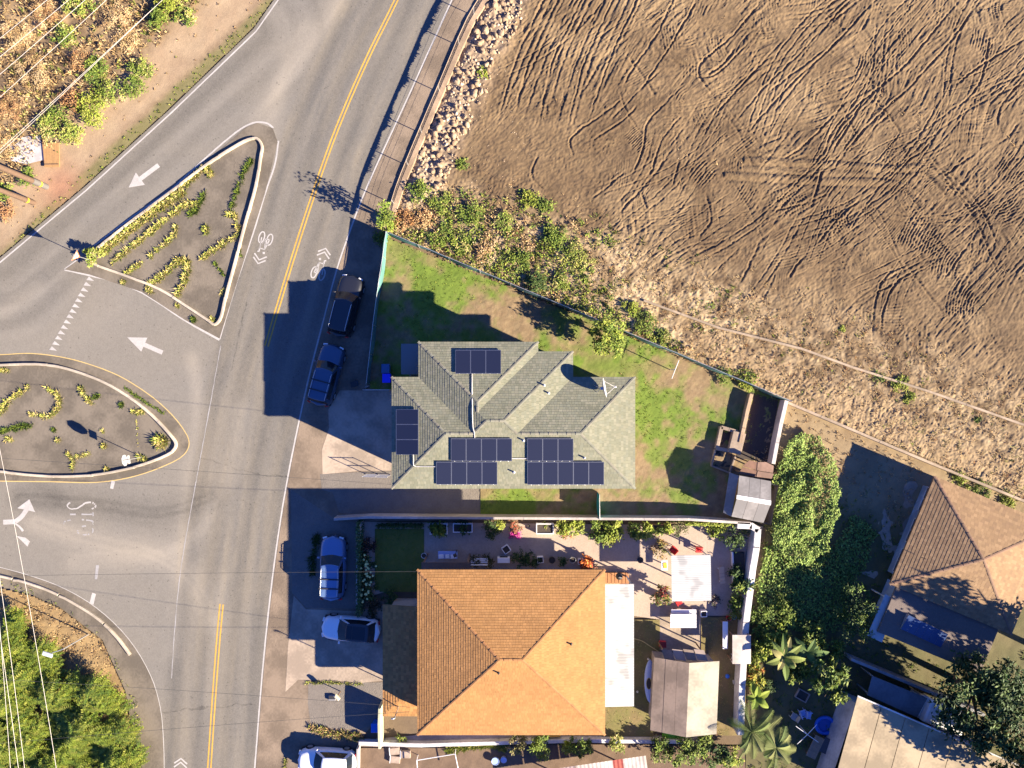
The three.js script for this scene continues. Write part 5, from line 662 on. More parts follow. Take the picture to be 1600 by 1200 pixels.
  // far poles outside the frame that hold the wires
  const sp = thing('street_lamp', 'grey street lamp with a flat head leaning over the dry slope', 'street lamp', undefined, [gx(140), 0, gz(990)]), pg = new G(); pg.tube([[0, 0, 0], [0, 3.5, 0]], .05, .04, 8); part(sp, 'pole', pg, steel); const ar = new G(); ar.tube([[0, 3.45, 0], [-.35, 3.55, .12], [-.8, 3.55, .25]], .03, .025, 7); part(sp, 'arm', ar, steel); const hd = new G(); hd.box(-1.15, 3.56, .38, .75, .1, .3, -.3, undefined, .04); part(sp, 'lamp_head', hd, M('lamp_grey', .55, .56, .58, .5));
}
{ // service mast and bin by the porch roof, clothes-line post, lamp post
  const b = W(622, 1106, 3.4), t = thing('service_mast', 'electric service mast standing through the orange porch roof', 'mast', undefined, [b.x, 0, b.z]), g = new G(); g.tube([[0, 0, 0], [0, 5.1, 0]], .04, .04, 8); part(t, 'pipe', g, steel); const c = new G(); c.tube([[0, 5.05, 0], [-.05, 5.2, .02], [-.22, 5.15, .05]], .07, .05, 8); part(t, 'weather_head', c, steel);
  const cl = (label, u, v, turn, h = 2) => { const o = thing('clothesline_post', label, 'clothesline', undefined, [gx(u), 0, gz(v)], turn), p = new G(); p.tube([[0, 0, 0], [0, h, 0]], .035, .035, 8); part(o, 'post', p, whitePaint); const a = new G(); a.tube([[-.75, h, 0], [.75, h, 0]], .03, .03, 8); part(o, 'crossbar', a, whitePaint); return o; };
  cl('white T shaped clothesline post on the lawn near the teal fence', 1047, 578, 1.2, 1.9);
  const lp = thing('garden_lamp', 'black garden lamp post on the paved yard', 'lamp post', undefined, [gx(714), 0, gz(859)]), p = new G(); p.tube([[0, 0, 0], [0, 1.9, 0]], .03, .03, 7); part(lp, 'post', p, darkM); const h = new G(); h.box(0, 2.0, 0, .24, .25, .24, .4, undefined, .08); part(lp, 'lamp_head', h, darkM);
}

// ---------------------------------------------------------------- yard things
R = rngOf(21);
const red = M('red', .5, .02, .02, .5), orangeM = M('orange', .55, .14, .03, .6), plasticW = M('plastic_white', .74, .74, .76, .5), clay = M('clay', .42, .16, .08, .85), blueM = M('blue', .02, .12, .55, .4), bluePale = M('pale_blue', .3, .4, .7, .45), pinkM = M('pink', .6, .05, .25, .7);
const at = (name, label, cat, u, v, turn = 0, h = 0, group) => { const w = W(u, v, h * .5); return thing(name, label, cat, group, [w.x, .03, w.z], turn); };
const P = (t, name, m, f) => { const g = new G(); f(g); return part(t, name, g, m); };
function planter(label, u0, v0, u1, v1, h, m, soilOnly) { const t = thing('planter_box', label, 'planter', 'planter boxes along the long pale wall', [gx((u0 + u1) / 2), .02, gz((v0 + v1) / 2)]), w = (u1 - u0) / PX, d = (v1 - v0) / PX, k = .07; for (const [x, z, sx, sz] of [[0, -d / 2, w + k, k], [0, d / 2, w + k, k], [-w / 2, 0, k, d - k], [w / 2, 0, k, d - k]]) P(t, 'board', m, g => g.box(x, h / 2, z, sx, h, sz, 0, undefined, .01)); P(t, 'soil', M('soil'), g => g.box(0, h * .4, 0, w - k, h * .8, d - k)); return t; }
planter('white framed planter box with broad green leaves by the lamp post', 673, 817, 699, 833, .45, plasticW); planter('white edged planter box next to the dark round shrub', 709, 817, 738, 830, .4, plasticW); planter('square white framed herb bed between pink flowers and leafy shrub', 838, 817, 864, 832, .45, plasticW); planter('brown wooden planter under the large leafy shrub', 928, 818, 968, 830, .35, woodM); planter('brown wooden planter with yellow flowers near the red chairs', 1018, 819, 1048, 832, .35, woodM);
function pot(label, u, v, r, h, m, square) { const t = thing('plant_pot', label, 'pot', 'pots in the paved yard', [gx(u), .02, gz(v)], square || 0); if (square !== undefined) { for (const [x, z, sx, sz] of [[0, -r, 2 * r, .05], [0, r, 2 * r, .05], [-r, 0, .05, 2 * r], [r, 0, .05, 2 * r]]) P(t, 'side', m, g => g.box(x, h / 2, z, sx, h, sz, 0, undefined, .01)); P(t, 'soil', M('soil'), g => g.box(0, h * .42, 0, 2 * r - .05, h * .84, 2 * r - .05)); } else { part(t, 'shell', new THREE.LatheGeometry([[.0, .01], [r * .75, .01], [r, h], [r * .86, h], [r * .8, h * .86]].map(p => new THREE.Vector2(p[0], p[1])), 18), m); P(t, 'soil', M('soil'), g => g.disc(0, h * .87, 0, r * .84, 16)); } return t; }
pot('white diamond turned square pot standing alone on the paving', 791, 857, .26, .4, plasticW, .6); pot('white square pot beside the dark shrubs under the orange eave', 844, 873, .22, .45, plasticW, .1); pot('round black pot next to the square white pot under the eave', 862, 873, .26, .5, darkM); pot('round black pot with pale rim near the orange plant', 894, 873, .26, .5, M('grey_pot', .3, .3, .31, .7)); pot('small white square pot beside the orange leaved plant', 907, 876, .2, .4, plasticW, 0); pot('round dark blue pot alone on the sunny paving', 999, 873, .24, .45, M('navy', .03, .05, .1, .4)); pot('black square pot with pale rim beside the white table', 1098, 957, .22, .4, plasticW, .05); pot('clay pot under the red leaved potted tree', 1027, 929, .3, .4, clay); pot('small round dark pot on the street side garden path', 575, 842, .12, .2, darkM); pot('pale round pot by the shaded square lawn corner', 663, 867, .22, .3, plasticW); pot('small dark pot against the long wall next to the shrub', 826, 821, .12, .3, darkM);
{ let t = at('bench', 'white slatted bench under the orange eave', 'bench', 749, 876, 0, .9); for (let k = 0; k < 3; k++) P(t, 'slat', plasticW, g => g.box(0, .44, -.14 + k * .14, 1.3, .03, .11, 0, undefined, .01)); P(t, 'backrest', plasticW, g => g.box(0, .7, .26, 1.3, .3, .04, 0, undefined, .01)); for (const x of [-.55, .55]) P(t, 'leg', plasticW, g => g.box(x, .21, 0, .06, .42, .4));
  t = at('air_conditioner', 'white air conditioning box below the orange eave', 'air conditioner', 787, 874, 0, .8); P(t, 'cabinet', plasticW, g => g.box(0, .42, 0, .95, .7, .42, 0, undefined, .04)); P(t, 'foot', darkM, g => g.box(0, .035, 0, .9, .07, .36)); P(t, 'grille', darkM, g => g.box(0, .42, -.215, .6, .5, .012));
  t = at('garden_table', 'low pale blue folding table near the entry awning', 'table', 700, 866, 0, .5); P(t, 'table_top', bluePale, g => g.box(0, .45, 0, 1.5, .04, .6, 0, undefined, .01)); for (const x of [-.65, .65]) for (const z of [-.22, .22]) P(t, 'leg', steel, g => g.box(x, .215, z, .04, .43, .04));
  for (const [x, w, wl] of [[-.5, .35, 'middle sized'], [-.02, .28, 'smallest'], [.45, .4, 'widest']]) { const b = at('storage_tub', `${wl} white tub on the low blue folding table`, 'tub', 700 + x * 20, 868, 0, .6, 'tubs on the folding table'); b.position.y = .505; P(b, 'tub', plasticW, g => g.box(0, .09, 0, w, .18, .26, .1, undefined, .03)); P(b, 'lid', plasticW, g => g.box(0, .195, 0, w + .03, .03, .28, .1, undefined, .01)); }
  const chair = (label, u, v, turn, m) => { const c = at('garden_chair', label, 'chair', u, v, turn, .6, 'garden chairs'); P(c, 'seat', m, g => g.box(0, .42, 0, .48, .05, .46, 0, undefined, .02)); P(c, 'backrest', m, g => g.box(-.24, .68, 0, .05, .5, .46, 0, undefined, .02)); for (const z of [-.23, .23]) P(c, 'armrest', m, g => g.box(0, .6, z, .44, .035, .06, 0, undefined, .01)); for (const x of [-.2, .2]) for (const z of [-.2, .2]) P(c, 'leg', m, g => g.box(x, .2, z, .045, .4, .045)); return c; };
  chair('red garden chair with an object on its seat by the canopy corner', 1051, 858, 2.4, red); chair('bright red garden chair at the middle of the canopy edge', 1091, 858, -1.6, red); chair('orange red garden chair between the canopy and white table', 1059, 938, .5, red); chair('white plastic chair beside the potting bench end', 1147, 1028, 1.4, plasticW);
  t = at('picnic_bench', 'long white bench beside the white garden table', 'bench', 1067, 955, 0, .45); P(t, 'seat', plasticW, g => g.box(0, .43, 0, 1.95, .05, .42, 0, undefined, .015)); for (const x of [-.8, .8]) P(t, 'leg', plasticW, g => g.box(x, .2, 0, .06, .4, .34));
  t = at('garden_table', 'large white plank table on the concrete pad', 'table', 1066, 968, 0, .75); for (let k = 0; k < 5; k++) P(t, 'plank', plasticW, g => g.box(0, .72, -.42 + k * .21, 2.0, .04, .2, 0, undefined, .01)); for (const x of [-.85, .85]) for (const z of [-.4, .4]) P(t, 'leg', plasticW, g => g.box(x, .35, z, .07, .7, .07));
  struct('concrete_pad', sheetGeo([[1031, 945], [1093, 945], [1093, 1018], [1031, 1016]], .034), concrete);
  t = at('red_cooler', 'small red cool box at the corner of the concrete pad', 'cool box', 1035, 1006, 0, .4); P(t, 'box', red, g => g.box(0, .18, 0, .5, .36, .42, 0, undefined, .03)); P(t, 'lid', M('dark_red', .2, .02, .03, .5), g => g.box(0, .39, 0, .53, .06, .45, 0, undefined, .02));
  t = at('side_table', 'small white side table with a yellow book beside the canopy', 'table', 1037, 882, 0, .6); P(t, 'table_top', plasticW, g => g.box(0, .55, 0, .5, .04, .75, 0, undefined, .01)); P(t, 'leg', plasticW, g => g.tube([[0, 0, 0], [0, .53, 0]], .05, .05, 8)); const bk = at('book', 'yellow book lying on the small white side table', 'book', 1038, 882, .1, .6); bk.position.y = .605; P(bk, 'cover', M('yellow_b', .7, .5, .04, .6), g => g.box(0, .02, 0, .28, .04, .42, 0, undefined, .01)); P(bk, 'pages', plasticW, g => g.box(.01, .02, 0, .27, .025, .4));
  t = at('lounge_chair', 'tan folding lounge chair right of the white canopy', 'lounge chair', 1127, 898, .12, .4); for (let k = 0; k < 5; k++) P(t, 'slat', M('tan_fab', .5, .38, .28, .9), g => g.box(0, .36 + (k === 0 ? .12 : 0), -.55 + k * .27, .42, .03, .24, 0, undefined, .01)); for (const z of [-.5, .5]) P(t, 'leg', plasticW, g => g.box(0, .17, z, .4, .34, .04));
  t = at('wall_planter', 'long white edged raised bed along the curved white wall', 'planter', 1146, 890, 0, .4); P(t, 'board', plasticW, g => g.box(-.05, .2, 0, .1, .4, 2.8, .05)); P(t, 'soil', M('soil'), g => g.box(.45, .15, 0, .85, .3, 2.7, .05));
  t = at('potting_bench', 'white framed potting bench beside the curved white wall', 'bench', 1131, 990, 0, .8); P(t, 'bench_top', plasticW, g => g.box(0, .75, 0, .4, .05, 2.1, 0, undefined, .01)); for (const z of [-.95, .95]) for (const x of [-.15, .15]) P(t, 'leg', woodM, g => g.box(x, .36, z, .06, .72, .06));
  t = at('lean_to_shelter', 'small cream flat roofed shelter against the curved white wall', 'shelter', 1153, 1008, 0, 1.8); P(t, 'roof_sheet', M('cream2', .6, .52, .45, .8, { map: blotchT }), g => g.box(0, 1.8, 0, 1.4, .05, 2.2, 0, undefined, .01)); for (const x of [-.6, .6]) for (const z of [-1, 1]) P(t, 'post', woodM, g => g.box(x, .89, z, .07, 1.77, .07));
  for (const [lab, u, v, m] of [['red bucket standing at the head of the potting bench', 1138, 965, red], ['pale blue bucket next to the red bucket by the wall', 1146, 963, bluePale]]) { const b = at('bucket', lab, 'bucket', u, v, 0, .3); part(b, 'shell', new THREE.LatheGeometry([[0, .01], [.16, .01], [.21, .36], [.19, .36], [.15, .04]].map(p => new THREE.Vector2(p[0], p[1])), 18), m); P(b, 'handle', steel, g => { const p = []; for (let k = 0; k <= 8; k++) p.push([cos(k / 8 * PI) * .2, .36 + .02 * sin(k / 8 * PI), sin(k / 8 * PI) * .18]); g.tube(p, .008, .008, 5); }); }
  for (const [u, v, r, pl] of [[1154, 1046, .1, 'next to the white plastic chair'], [1152, 1053, -.1, 'between the other two stacks'], [1149, 1065, .15, 'farthest from the white plastic chair']]) { const b = at('paver_stack', `small stack of grey concrete pavers ${pl}`, 'pavers', u, v, r, .2, 'paver stacks by the curved wall'); for (let k = 0; k < 3; k++) P(b, 'paver', M('paver', .5, .47, .44, .9, { map: grainT }), g => g.box(0, .04 + k * .075, 0, .42 - k * .03, .07, .3, k * .1, undefined, .01)); }
  { const b = at('ball', 'small blue ball on the dry grass by the wall', 'ball', 1136, 1056, 0, .2); const s = new THREE.SphereGeometry(.17, 18, 12); s.translate(0, .16, 0); part(b, 'shell', s, blueM); P(b, 'valve', darkM, g => g.disc(0, .331, 0, .015, 8)); }
  { // kayak lying against the shed
    const b = at('kayak', 'pale blue kayak lying along the tan shed wall', 'kayak', 1013, 1063, 0, .4), g = new G(), n = 22, m = 10, id = []; for (let i = 0; i <= n; i++) { const s = i / n * 2 - 1, w = .33 * sqrt(max(.002, 1 - pow(abs(s), 2.4))), z = s * 1.7, row = []; for (let j = 0; j < m; j++) { const q = j / m * 2 * PI; row.push(g.v(w * cos(q) + .12 * s * s, .24 + (.2 * sin(q)) * (w / .33) + .12 * s * s, z)); } id.push(row); } for (let i = 0; i < n; i++) for (let j = 0; j < m; j++) { const k = (j + 1) % m; g.i.push(id[i][j], id[i][k], id[i + 1][k], id[i][j], id[i + 1][k], id[i + 1][j]); } part(b, 'hull', g, bluePale); P(b, 'cockpit', darkM, q => { const e = []; for (let k = 0; k < 16; k++) e.push([.19 * cos(-k / 8 * PI), .445, .15 + .42 * sin(-k / 8 * PI)]); q.poly(e); }); P(b, 'rim', M('kayak_yellow', .4, .36, .12, .6), q => { const e = []; for (let k = 0; k <= 16; k++) e.push([.2 * cos(k / 8 * PI), .44, .15 + .44 * sin(k / 8 * PI)]); q.tube(e, .02, .02, 5); }); }
  { const g = new G(); g.tube(smooth([[990, 997], [1003, 1001], [1014, 1008], [1028, 1017]], 6).map(p => [gx(p[0]), .09, gz(p[1])]), .03, .03, 6); solo('garden_hose', 'pale yellow hose stretched over the shaded lawn to the shed', 'hose', g, M('hose', .6, .48, .18, .6)); }
  for (const [u, v] of [[996, 1081], [1013, 1030]]) { const b = at('marker_cone', 'tiny white cone on the shaded lawn beside the patio cover', 'cone', u, v, 0, .2, 'cones on the shaded lawn'); P(b, 'cone', plasticW, g => g.tube([[0, .02, 0], [0, .26, 0]], .1, .015, 10)); P(b, 'foot', plasticW, g => g.box(0, .012, 0, .26, .024, .26)); }
  { const q = (u, v, h) => { const w = W(u, v, h); return [w.x, h, w.z]; }; const d = thing('wood_deck', 'small orange brown timber deck at the corner of the orange roof', 'deck'); for (let k = 0; k < 7; k++) { const A = q(944 + k * 5.6, 898, .5), B = q(948.8 + k * 5.6, 898, .5), g = new G(); g.box((A[0] + B[0]) / 2, .48, gz(904) * .99, B[0] - A[0], .05, .85, 0, undefined, .008); part(d, 'plank', g, M('deck_wood', .42, .19, .08, .8, { map: woodT })); } P(d, 'frame', woodM, g => g.box(gx(961), .24, gz(904) * .99, 1.7, .4, .75)); const b = at('grill', 'round black kettle grill standing on the timber deck', 'grill', 966, 898, 0, 1.4); b.position.y = .5; const s = new THREE.SphereGeometry(.27, 18, 12); s.translate(0, .72, 0); part(b, 'kettle', s, darkM); for (let k = 0; k < 3; k++) P(b, 'leg', steel, g => g.tube([[cos(k * 2.1) * .12, .6, sin(k * 2.1) * .12], [cos(k * 2.1) * .26, 0, sin(k * 2.1) * .26]], .015, .015, 5)); P(b, 'lid_handle', steel, g => g.box(0, 1.0, 0, .14, .03, .03)); }
  t = at('tarp_heap', 'bright green plastic sheet crumpled by the shed gable', 'tarp', 1053, 1145, 0, .4); P(t, 'sheet', M('green_tarp', .1, .34, .02, .5), g => { const n = 8, id = []; for (let i = 0; i <= n; i++) { id.push([]); for (let j = 0; j <= n; j++) { const s = i / n * 2 - 1, q = j / n * 2 - 1; id[i].push(g.v(s * .9, .05 + .4 * max(0, 1 - s * s) * max(0, 1 - q * q) + .08 * vn(i * 1.3, j * 1.7), q * .55)); } } for (let i = 0; i < n; i++) for (let j = 0; j < n; j++) g.i.push(id[i][j], id[i][j + 1], id[i + 1][j + 1], id[i][j], id[i + 1][j + 1], id[i + 1][j]); });
  t = at('wood_pallet', 'weathered brown timber pallet beside the shed gable', 'pallet', 1110, 1148, .15, .2); for (let k = 0; k < 6; k++) P(t, 'board', woodM, g => g.box(-.45 + k * .18, .16, 0, .14, .03, .95, 0, undefined, .005)); for (const z of [-.4, 0, .4]) P(t, 'bearer', woodM, g => g.box(0, .08, z, 1.05, .12, .08));
  const bin = (label, u, v, r, m, lid) => { const b = at('wheelie_bin', label, 'bin', u, v, r, 1); P(b, 'body', m, g => { const lo = [[-.24, 0, -.26], [.24, 0, -.26], [.24, 0, .26], [-.24, 0, .26]], hi = lo.map(p => [p[0] * 1.2, .95, p[2] * 1.2]); for (let k = 0; k < 4; k++) g.poly([lo[k], lo[(k + 1) % 4], hi[(k + 1) % 4], hi[k]].reverse()); }); P(b, 'lid', lid || m, g => g.box(0, .99, 0, .64, .07, .7, 0, undefined, .03)); for (const x of [-.2, .2]) { const w = new THREE.CylinderGeometry(.1, .1, .06, 12); w.rotateZ(PI / 2); w.translate(x, .1, .3); part(b, 'wheel', w, rubber); } return b; };
  bin('blue wheelie bin with blue lid in the dark pipe fenced corner', 604, 576, 0, M('bin_blue2', .03, .1, .25, .5)); bin('vivid blue wheelie bin beside the house corner in the fenced area', 605.5, 591, 0, M('bin_blue', .015, .03, .8, .5)); bin('blue bin with white base by the pale green topped wall', 588, 1133, 0, blueM);
  for (const [u, v, lab] of [[554, 600, 'small blue crate on the dark shoulder by the pipe fence']]) { const b = at('crate', lab, 'crate', u, v, .3, .3); P(b, 'box', M('crate_blue', .05, .14, .3, .6), g => g.box(0, .16, 0, .5, .32, .4, 0, undefined, .03)); P(b, 'rim', darkM, g => g.box(0, .33, 0, .53, .03, .43)); }
  { const b = at('meter_box', 'grey utility box sunk in the broken tar by the white cars', 'utility box', 519, 1090, 0, .2); P(b, 'casing', M('box_grey', .2, .2, .22, .8), g => g.box(0, .08, 0, .55, .16, .4, 0, undefined, .02)); P(b, 'lid', darkM, g => g.box(0, .17, -.04, .48, .02, .26)); }
  { const s = thing('mail_box', 'pale yellow mailbox on a post at the edge of broken tar', 'mailbox', undefined, [gx(532), 0, gz(1080)]); P(s, 'post', woodM, g => g.tube([[0, 0, 0], [0, 1.1, 0]], .04, .04, 7)); P(s, 'box', M('mail_y', .6, .53, .36, .7), g => g.box(0, 1.2, 0, .25, .22, .5, .8, undefined, .07)); }
  { const s = thing('gate_frame', 'thin dark pipe gate standing open over the concrete driveway', 'gate', undefined, [0, 0, 0]), A = [gx(610), gz(742)], B = [gx(572), gz(741)]; for (const y of [.15, .8, 1.5]) P(s, 'rail', steel, g => g.tube([[A[0], y, A[1]], [B[0], y, B[1]]], .028, .028, 6)); for (const k of [0, .5, 1]) P(s, 'upright', steel, g => g.tube([[mixn(A[0], B[0], k), 0, mixn(A[1], B[1], k)], [mixn(A[0], B[0], k), 1.55, mixn(A[1], B[1], k)]], .03, .03, 6)); }
  // right-hand back yard
  t = at('paddling_pool', 'round bright blue inflatable paddling pool beside the beige house', 'pool', 1289, 1133, 0, .3); { const g = new THREE.TorusGeometry(.66, .14, 10, 30); g.rotateX(PI / 2); g.scale(1.05, 1, .95); g.translate(0, .16, 0); part(t, 'rim', g, blueM); P(t, 'floor', M('pool_floor', .02, .1, .4, .3), q => q.disc(0, .06, 0, .66, 24)); }
  t = at('rotary_dryer', 'white X shaped clothes drying frame beside the paddling pool', 'drying frame', 1255, 1140, 0, 1.6); P(t, 'post', plasticW, g => g.tube([[0, 0, 0], [0, 1.6, 0]], .03, .03, 7)); for (const a of [.78, -.62]) P(t, 'arm', plasticW, g => g.tube([[cos(a) * 1.05, 1.55, -sin(a) * 1.05], [0, 1.62, 0], [-cos(a) * 1.05, 1.55, sin(a) * 1.05]], .025, .025, 6));
  t = at('wood_table', 'weathered grey brown plank table near the drying frame', 'table', 1271, 1164, 1.12, .7); for (let k = 0; k < 4; k++) P(t, 'plank', M('grey_wood', .34, .25, .17, .9, { map: woodT }), g => g.box(0, .7, -.3 + k * .2, 1.75, .04, .19, 0, undefined, .01)); for (const x of [-.75, .75]) for (const z of [-.25, .25]) P(t, 'leg', woodM, g => g.box(x, .34, z, .07, .68, .07));
  t = at('dark_table', 'dark square outdoor table beside the plank table', 'table', 1290, 1163, 1.12, .7); P(t, 'table_top', M('dark_top', .05, .055, .07, .6), g => g.box(0, .7, 0, 1.2, .05, .95, 0, undefined, .02)); for (const x of [-.5, .5]) for (const z of [-.4, .4]) P(t, 'leg', darkM, g => g.box(x, .34, z, .05, .68, .05));
  chair('pale blue plastic chair leaning beside the drying frame', 1253, 1113, .3, bluePale); chair('pale blue chair beside the paddling pool', 1262, 1115, -.3, bluePale); chair('grey chair under the drying frame arm', 1240, 1118, 2.6, M('grey_pot'));
  t = at('cold_frame', 'dark timber cold frame on the shaded lawn by the shrub', 'cold frame', 1253, 1086, -.5, .3); for (const [x, z, sx, sz] of [[0, -.35, .95, .06], [0, .35, .95, .06], [-.45, 0, .06, .7], [.45, 0, .06, .7]]) P(t, 'board', M('frame_wood', .3, .26, .25, .9), g => g.box(x, .15, z, sx, .3, sz)); P(t, 'soil', M('soil'), g => g.box(0, .08, 0, .86, .14, .64));
  struct('side_path', sheetGeo([[1334, 1098], [1306, 1200], [1280, 1290], [1262, 1290], [1290, 1190], [1312, 1130]], .15), M('path2', .36, .36, .39, .9, { map: blotchT }));
  // neighbour's strip at the bottom edge
  t = thing('sheet_roof', 'red and white corrugated sheet roof at the garden edge below the shrubs', 'roof'); { const q = (u, v, h) => { const w = W(u, v, h); return [w.x, h, w.z]; }; [[848, 898, 0], [899, 930, 1], [930, 957, 1], [957, 973, 2], [973, 1009, 1]].forEach(([a, b, m]) => { const g = new G(), n = round((b - a) / 3); for (let k = 0; k < n; k++) { const u = mixn(a, b, k / n), U = mixn(a, b, (k + 1) / n), vv = (x) => 1204 - (x - 848) * .145, h = (s) => 2.2 + .02 * (s % 2); g.poly([q(u, vv(u), h(k)), q(U, vv(U), h(k + 1)), q(U + 8, vv(U) + 60, h(k + 1)), q(u + 8, vv(u) + 60, h(k))].reverse()); } part(t, 'roof_sheet', g, [M('pink_sheet', .42, .33, .32, .7, { map: blotchT }), M('cream2'), M('sheet_red', .36, .07, .05, .7, { map: blotchT })][m]); }); for (const u of [860, 1000]) P(t, 'post', woodM, g => { const w = q(u, 1225, 2.2); g.box(w[0], 1.09, w[2], .09, 2.18, .09); }); }
  t = thing('white_rail', 'thin white pipe frame over the dark soil below the retaining wall', 'frame'); for (const s of [[[651, 1188], [711, 1178]], [[651, 1188], [653, 1212]], [[711, 1178], [718, 1212]]]) P(t, 'rail', plasticW, g => g.tube(s.map(p => { const w = W(p[0], p[1], .9); return [w.x, .9, w.z]; }), .035, .035, 6)); for (const p of [[651, 1188], [711, 1178]]) P(t, 'post', plasticW, g => { const w = W(p[0], p[1], .9); g.tube([[w.x, 0, w.z], [w.x, .9, w.z]], .03, .03, 6); });
  [[617, 1173, .1, 'small'], [618, 1186, -.1, 'lower'], [634, 1178, 0, 'wide']].forEach(([u, v, r, s], k) => { const b = at('step_slab', `${s} pale stone step slab below the retaining wall`, 'slab', u, v, r, .3); P(b, 'slab', M('slab', .44, .34, .27, .9, { map: blotchT }), g => g.box(0, .12 + k * .02, 0, .75, .24, .55, 0, undefined, .03)); P(b, 'edge', plasticW, g => g.box(-.4, .13, 0, .05, .25, .6)); });
  for (const [u, v, s, w] of [[774, 1188, 1.1, 'larger'], [787, 1186, .9, 'smaller']]) { const b = at('round_tub', `${w} pale blue round tub in the shade of the tall grass`, 'tub', u, v, 0, .4, 'round tubs below the retaining wall'); part(b, 'shell', new THREE.LatheGeometry([[0, .02], [.22, .02], [.28, .35], [.25, .36], [.2, .08], [0, .07]].map(p => new THREE.Vector2(p[0] * s, p[1])), 18), bluePale); P(b, 'lid', bluePale, g => g.disc(0, .34, 0, .25 * s, 16)); }
  t = at('kayak_yellow', 'yellow plastic slide lying under the orange eave', 'slide', 858, 1143, 0, .4); P(t, 'chute', M('slide_y', .55, .38, .03, .5), g => g.box(0, .25, 0, 1.8, .3, .6, 0, undefined, .12)); P(t, 'rim', M('slide_o', .6, .3, .03, .5), g => g.box(0, .42, .28, 1.7, .05, .06));
  { const w = at('concrete_apron', 'white weathered sheet lying on dry ground by the utility pole', 'sheet', 50, 236, .1, 0); w.position.y = .3; P(w, 'sheet', M('apron', .6, .56, .55, .9, { map: blotchT }), g => g.poly([[-1.6, .04, -1], [1.0, .05, -1.05], [1.05, .04, .9], [-.3, .05, 1.1], [-1.5, .04, .7]].reverse())); P(w, 'edge_board', woodM, g => g.box(1.12, .06, 0, .06, .14, 2.1)); const b = at('board', 'orange brown board lying on the dry verge by the white sheet', 'board', 85, 244, .03, 0); b.position.y = .32; P(b, 'panel', M('dirt_board', .42, .24, .1, .9, { map: woodT }), g => g.box(0, .03, 0, 1.2, .05, 1.9, 0, undefined, .01)); P(b, 'batten', woodM, g => g.box(0, .07, .75, 1.1, .05, .08)); }
}

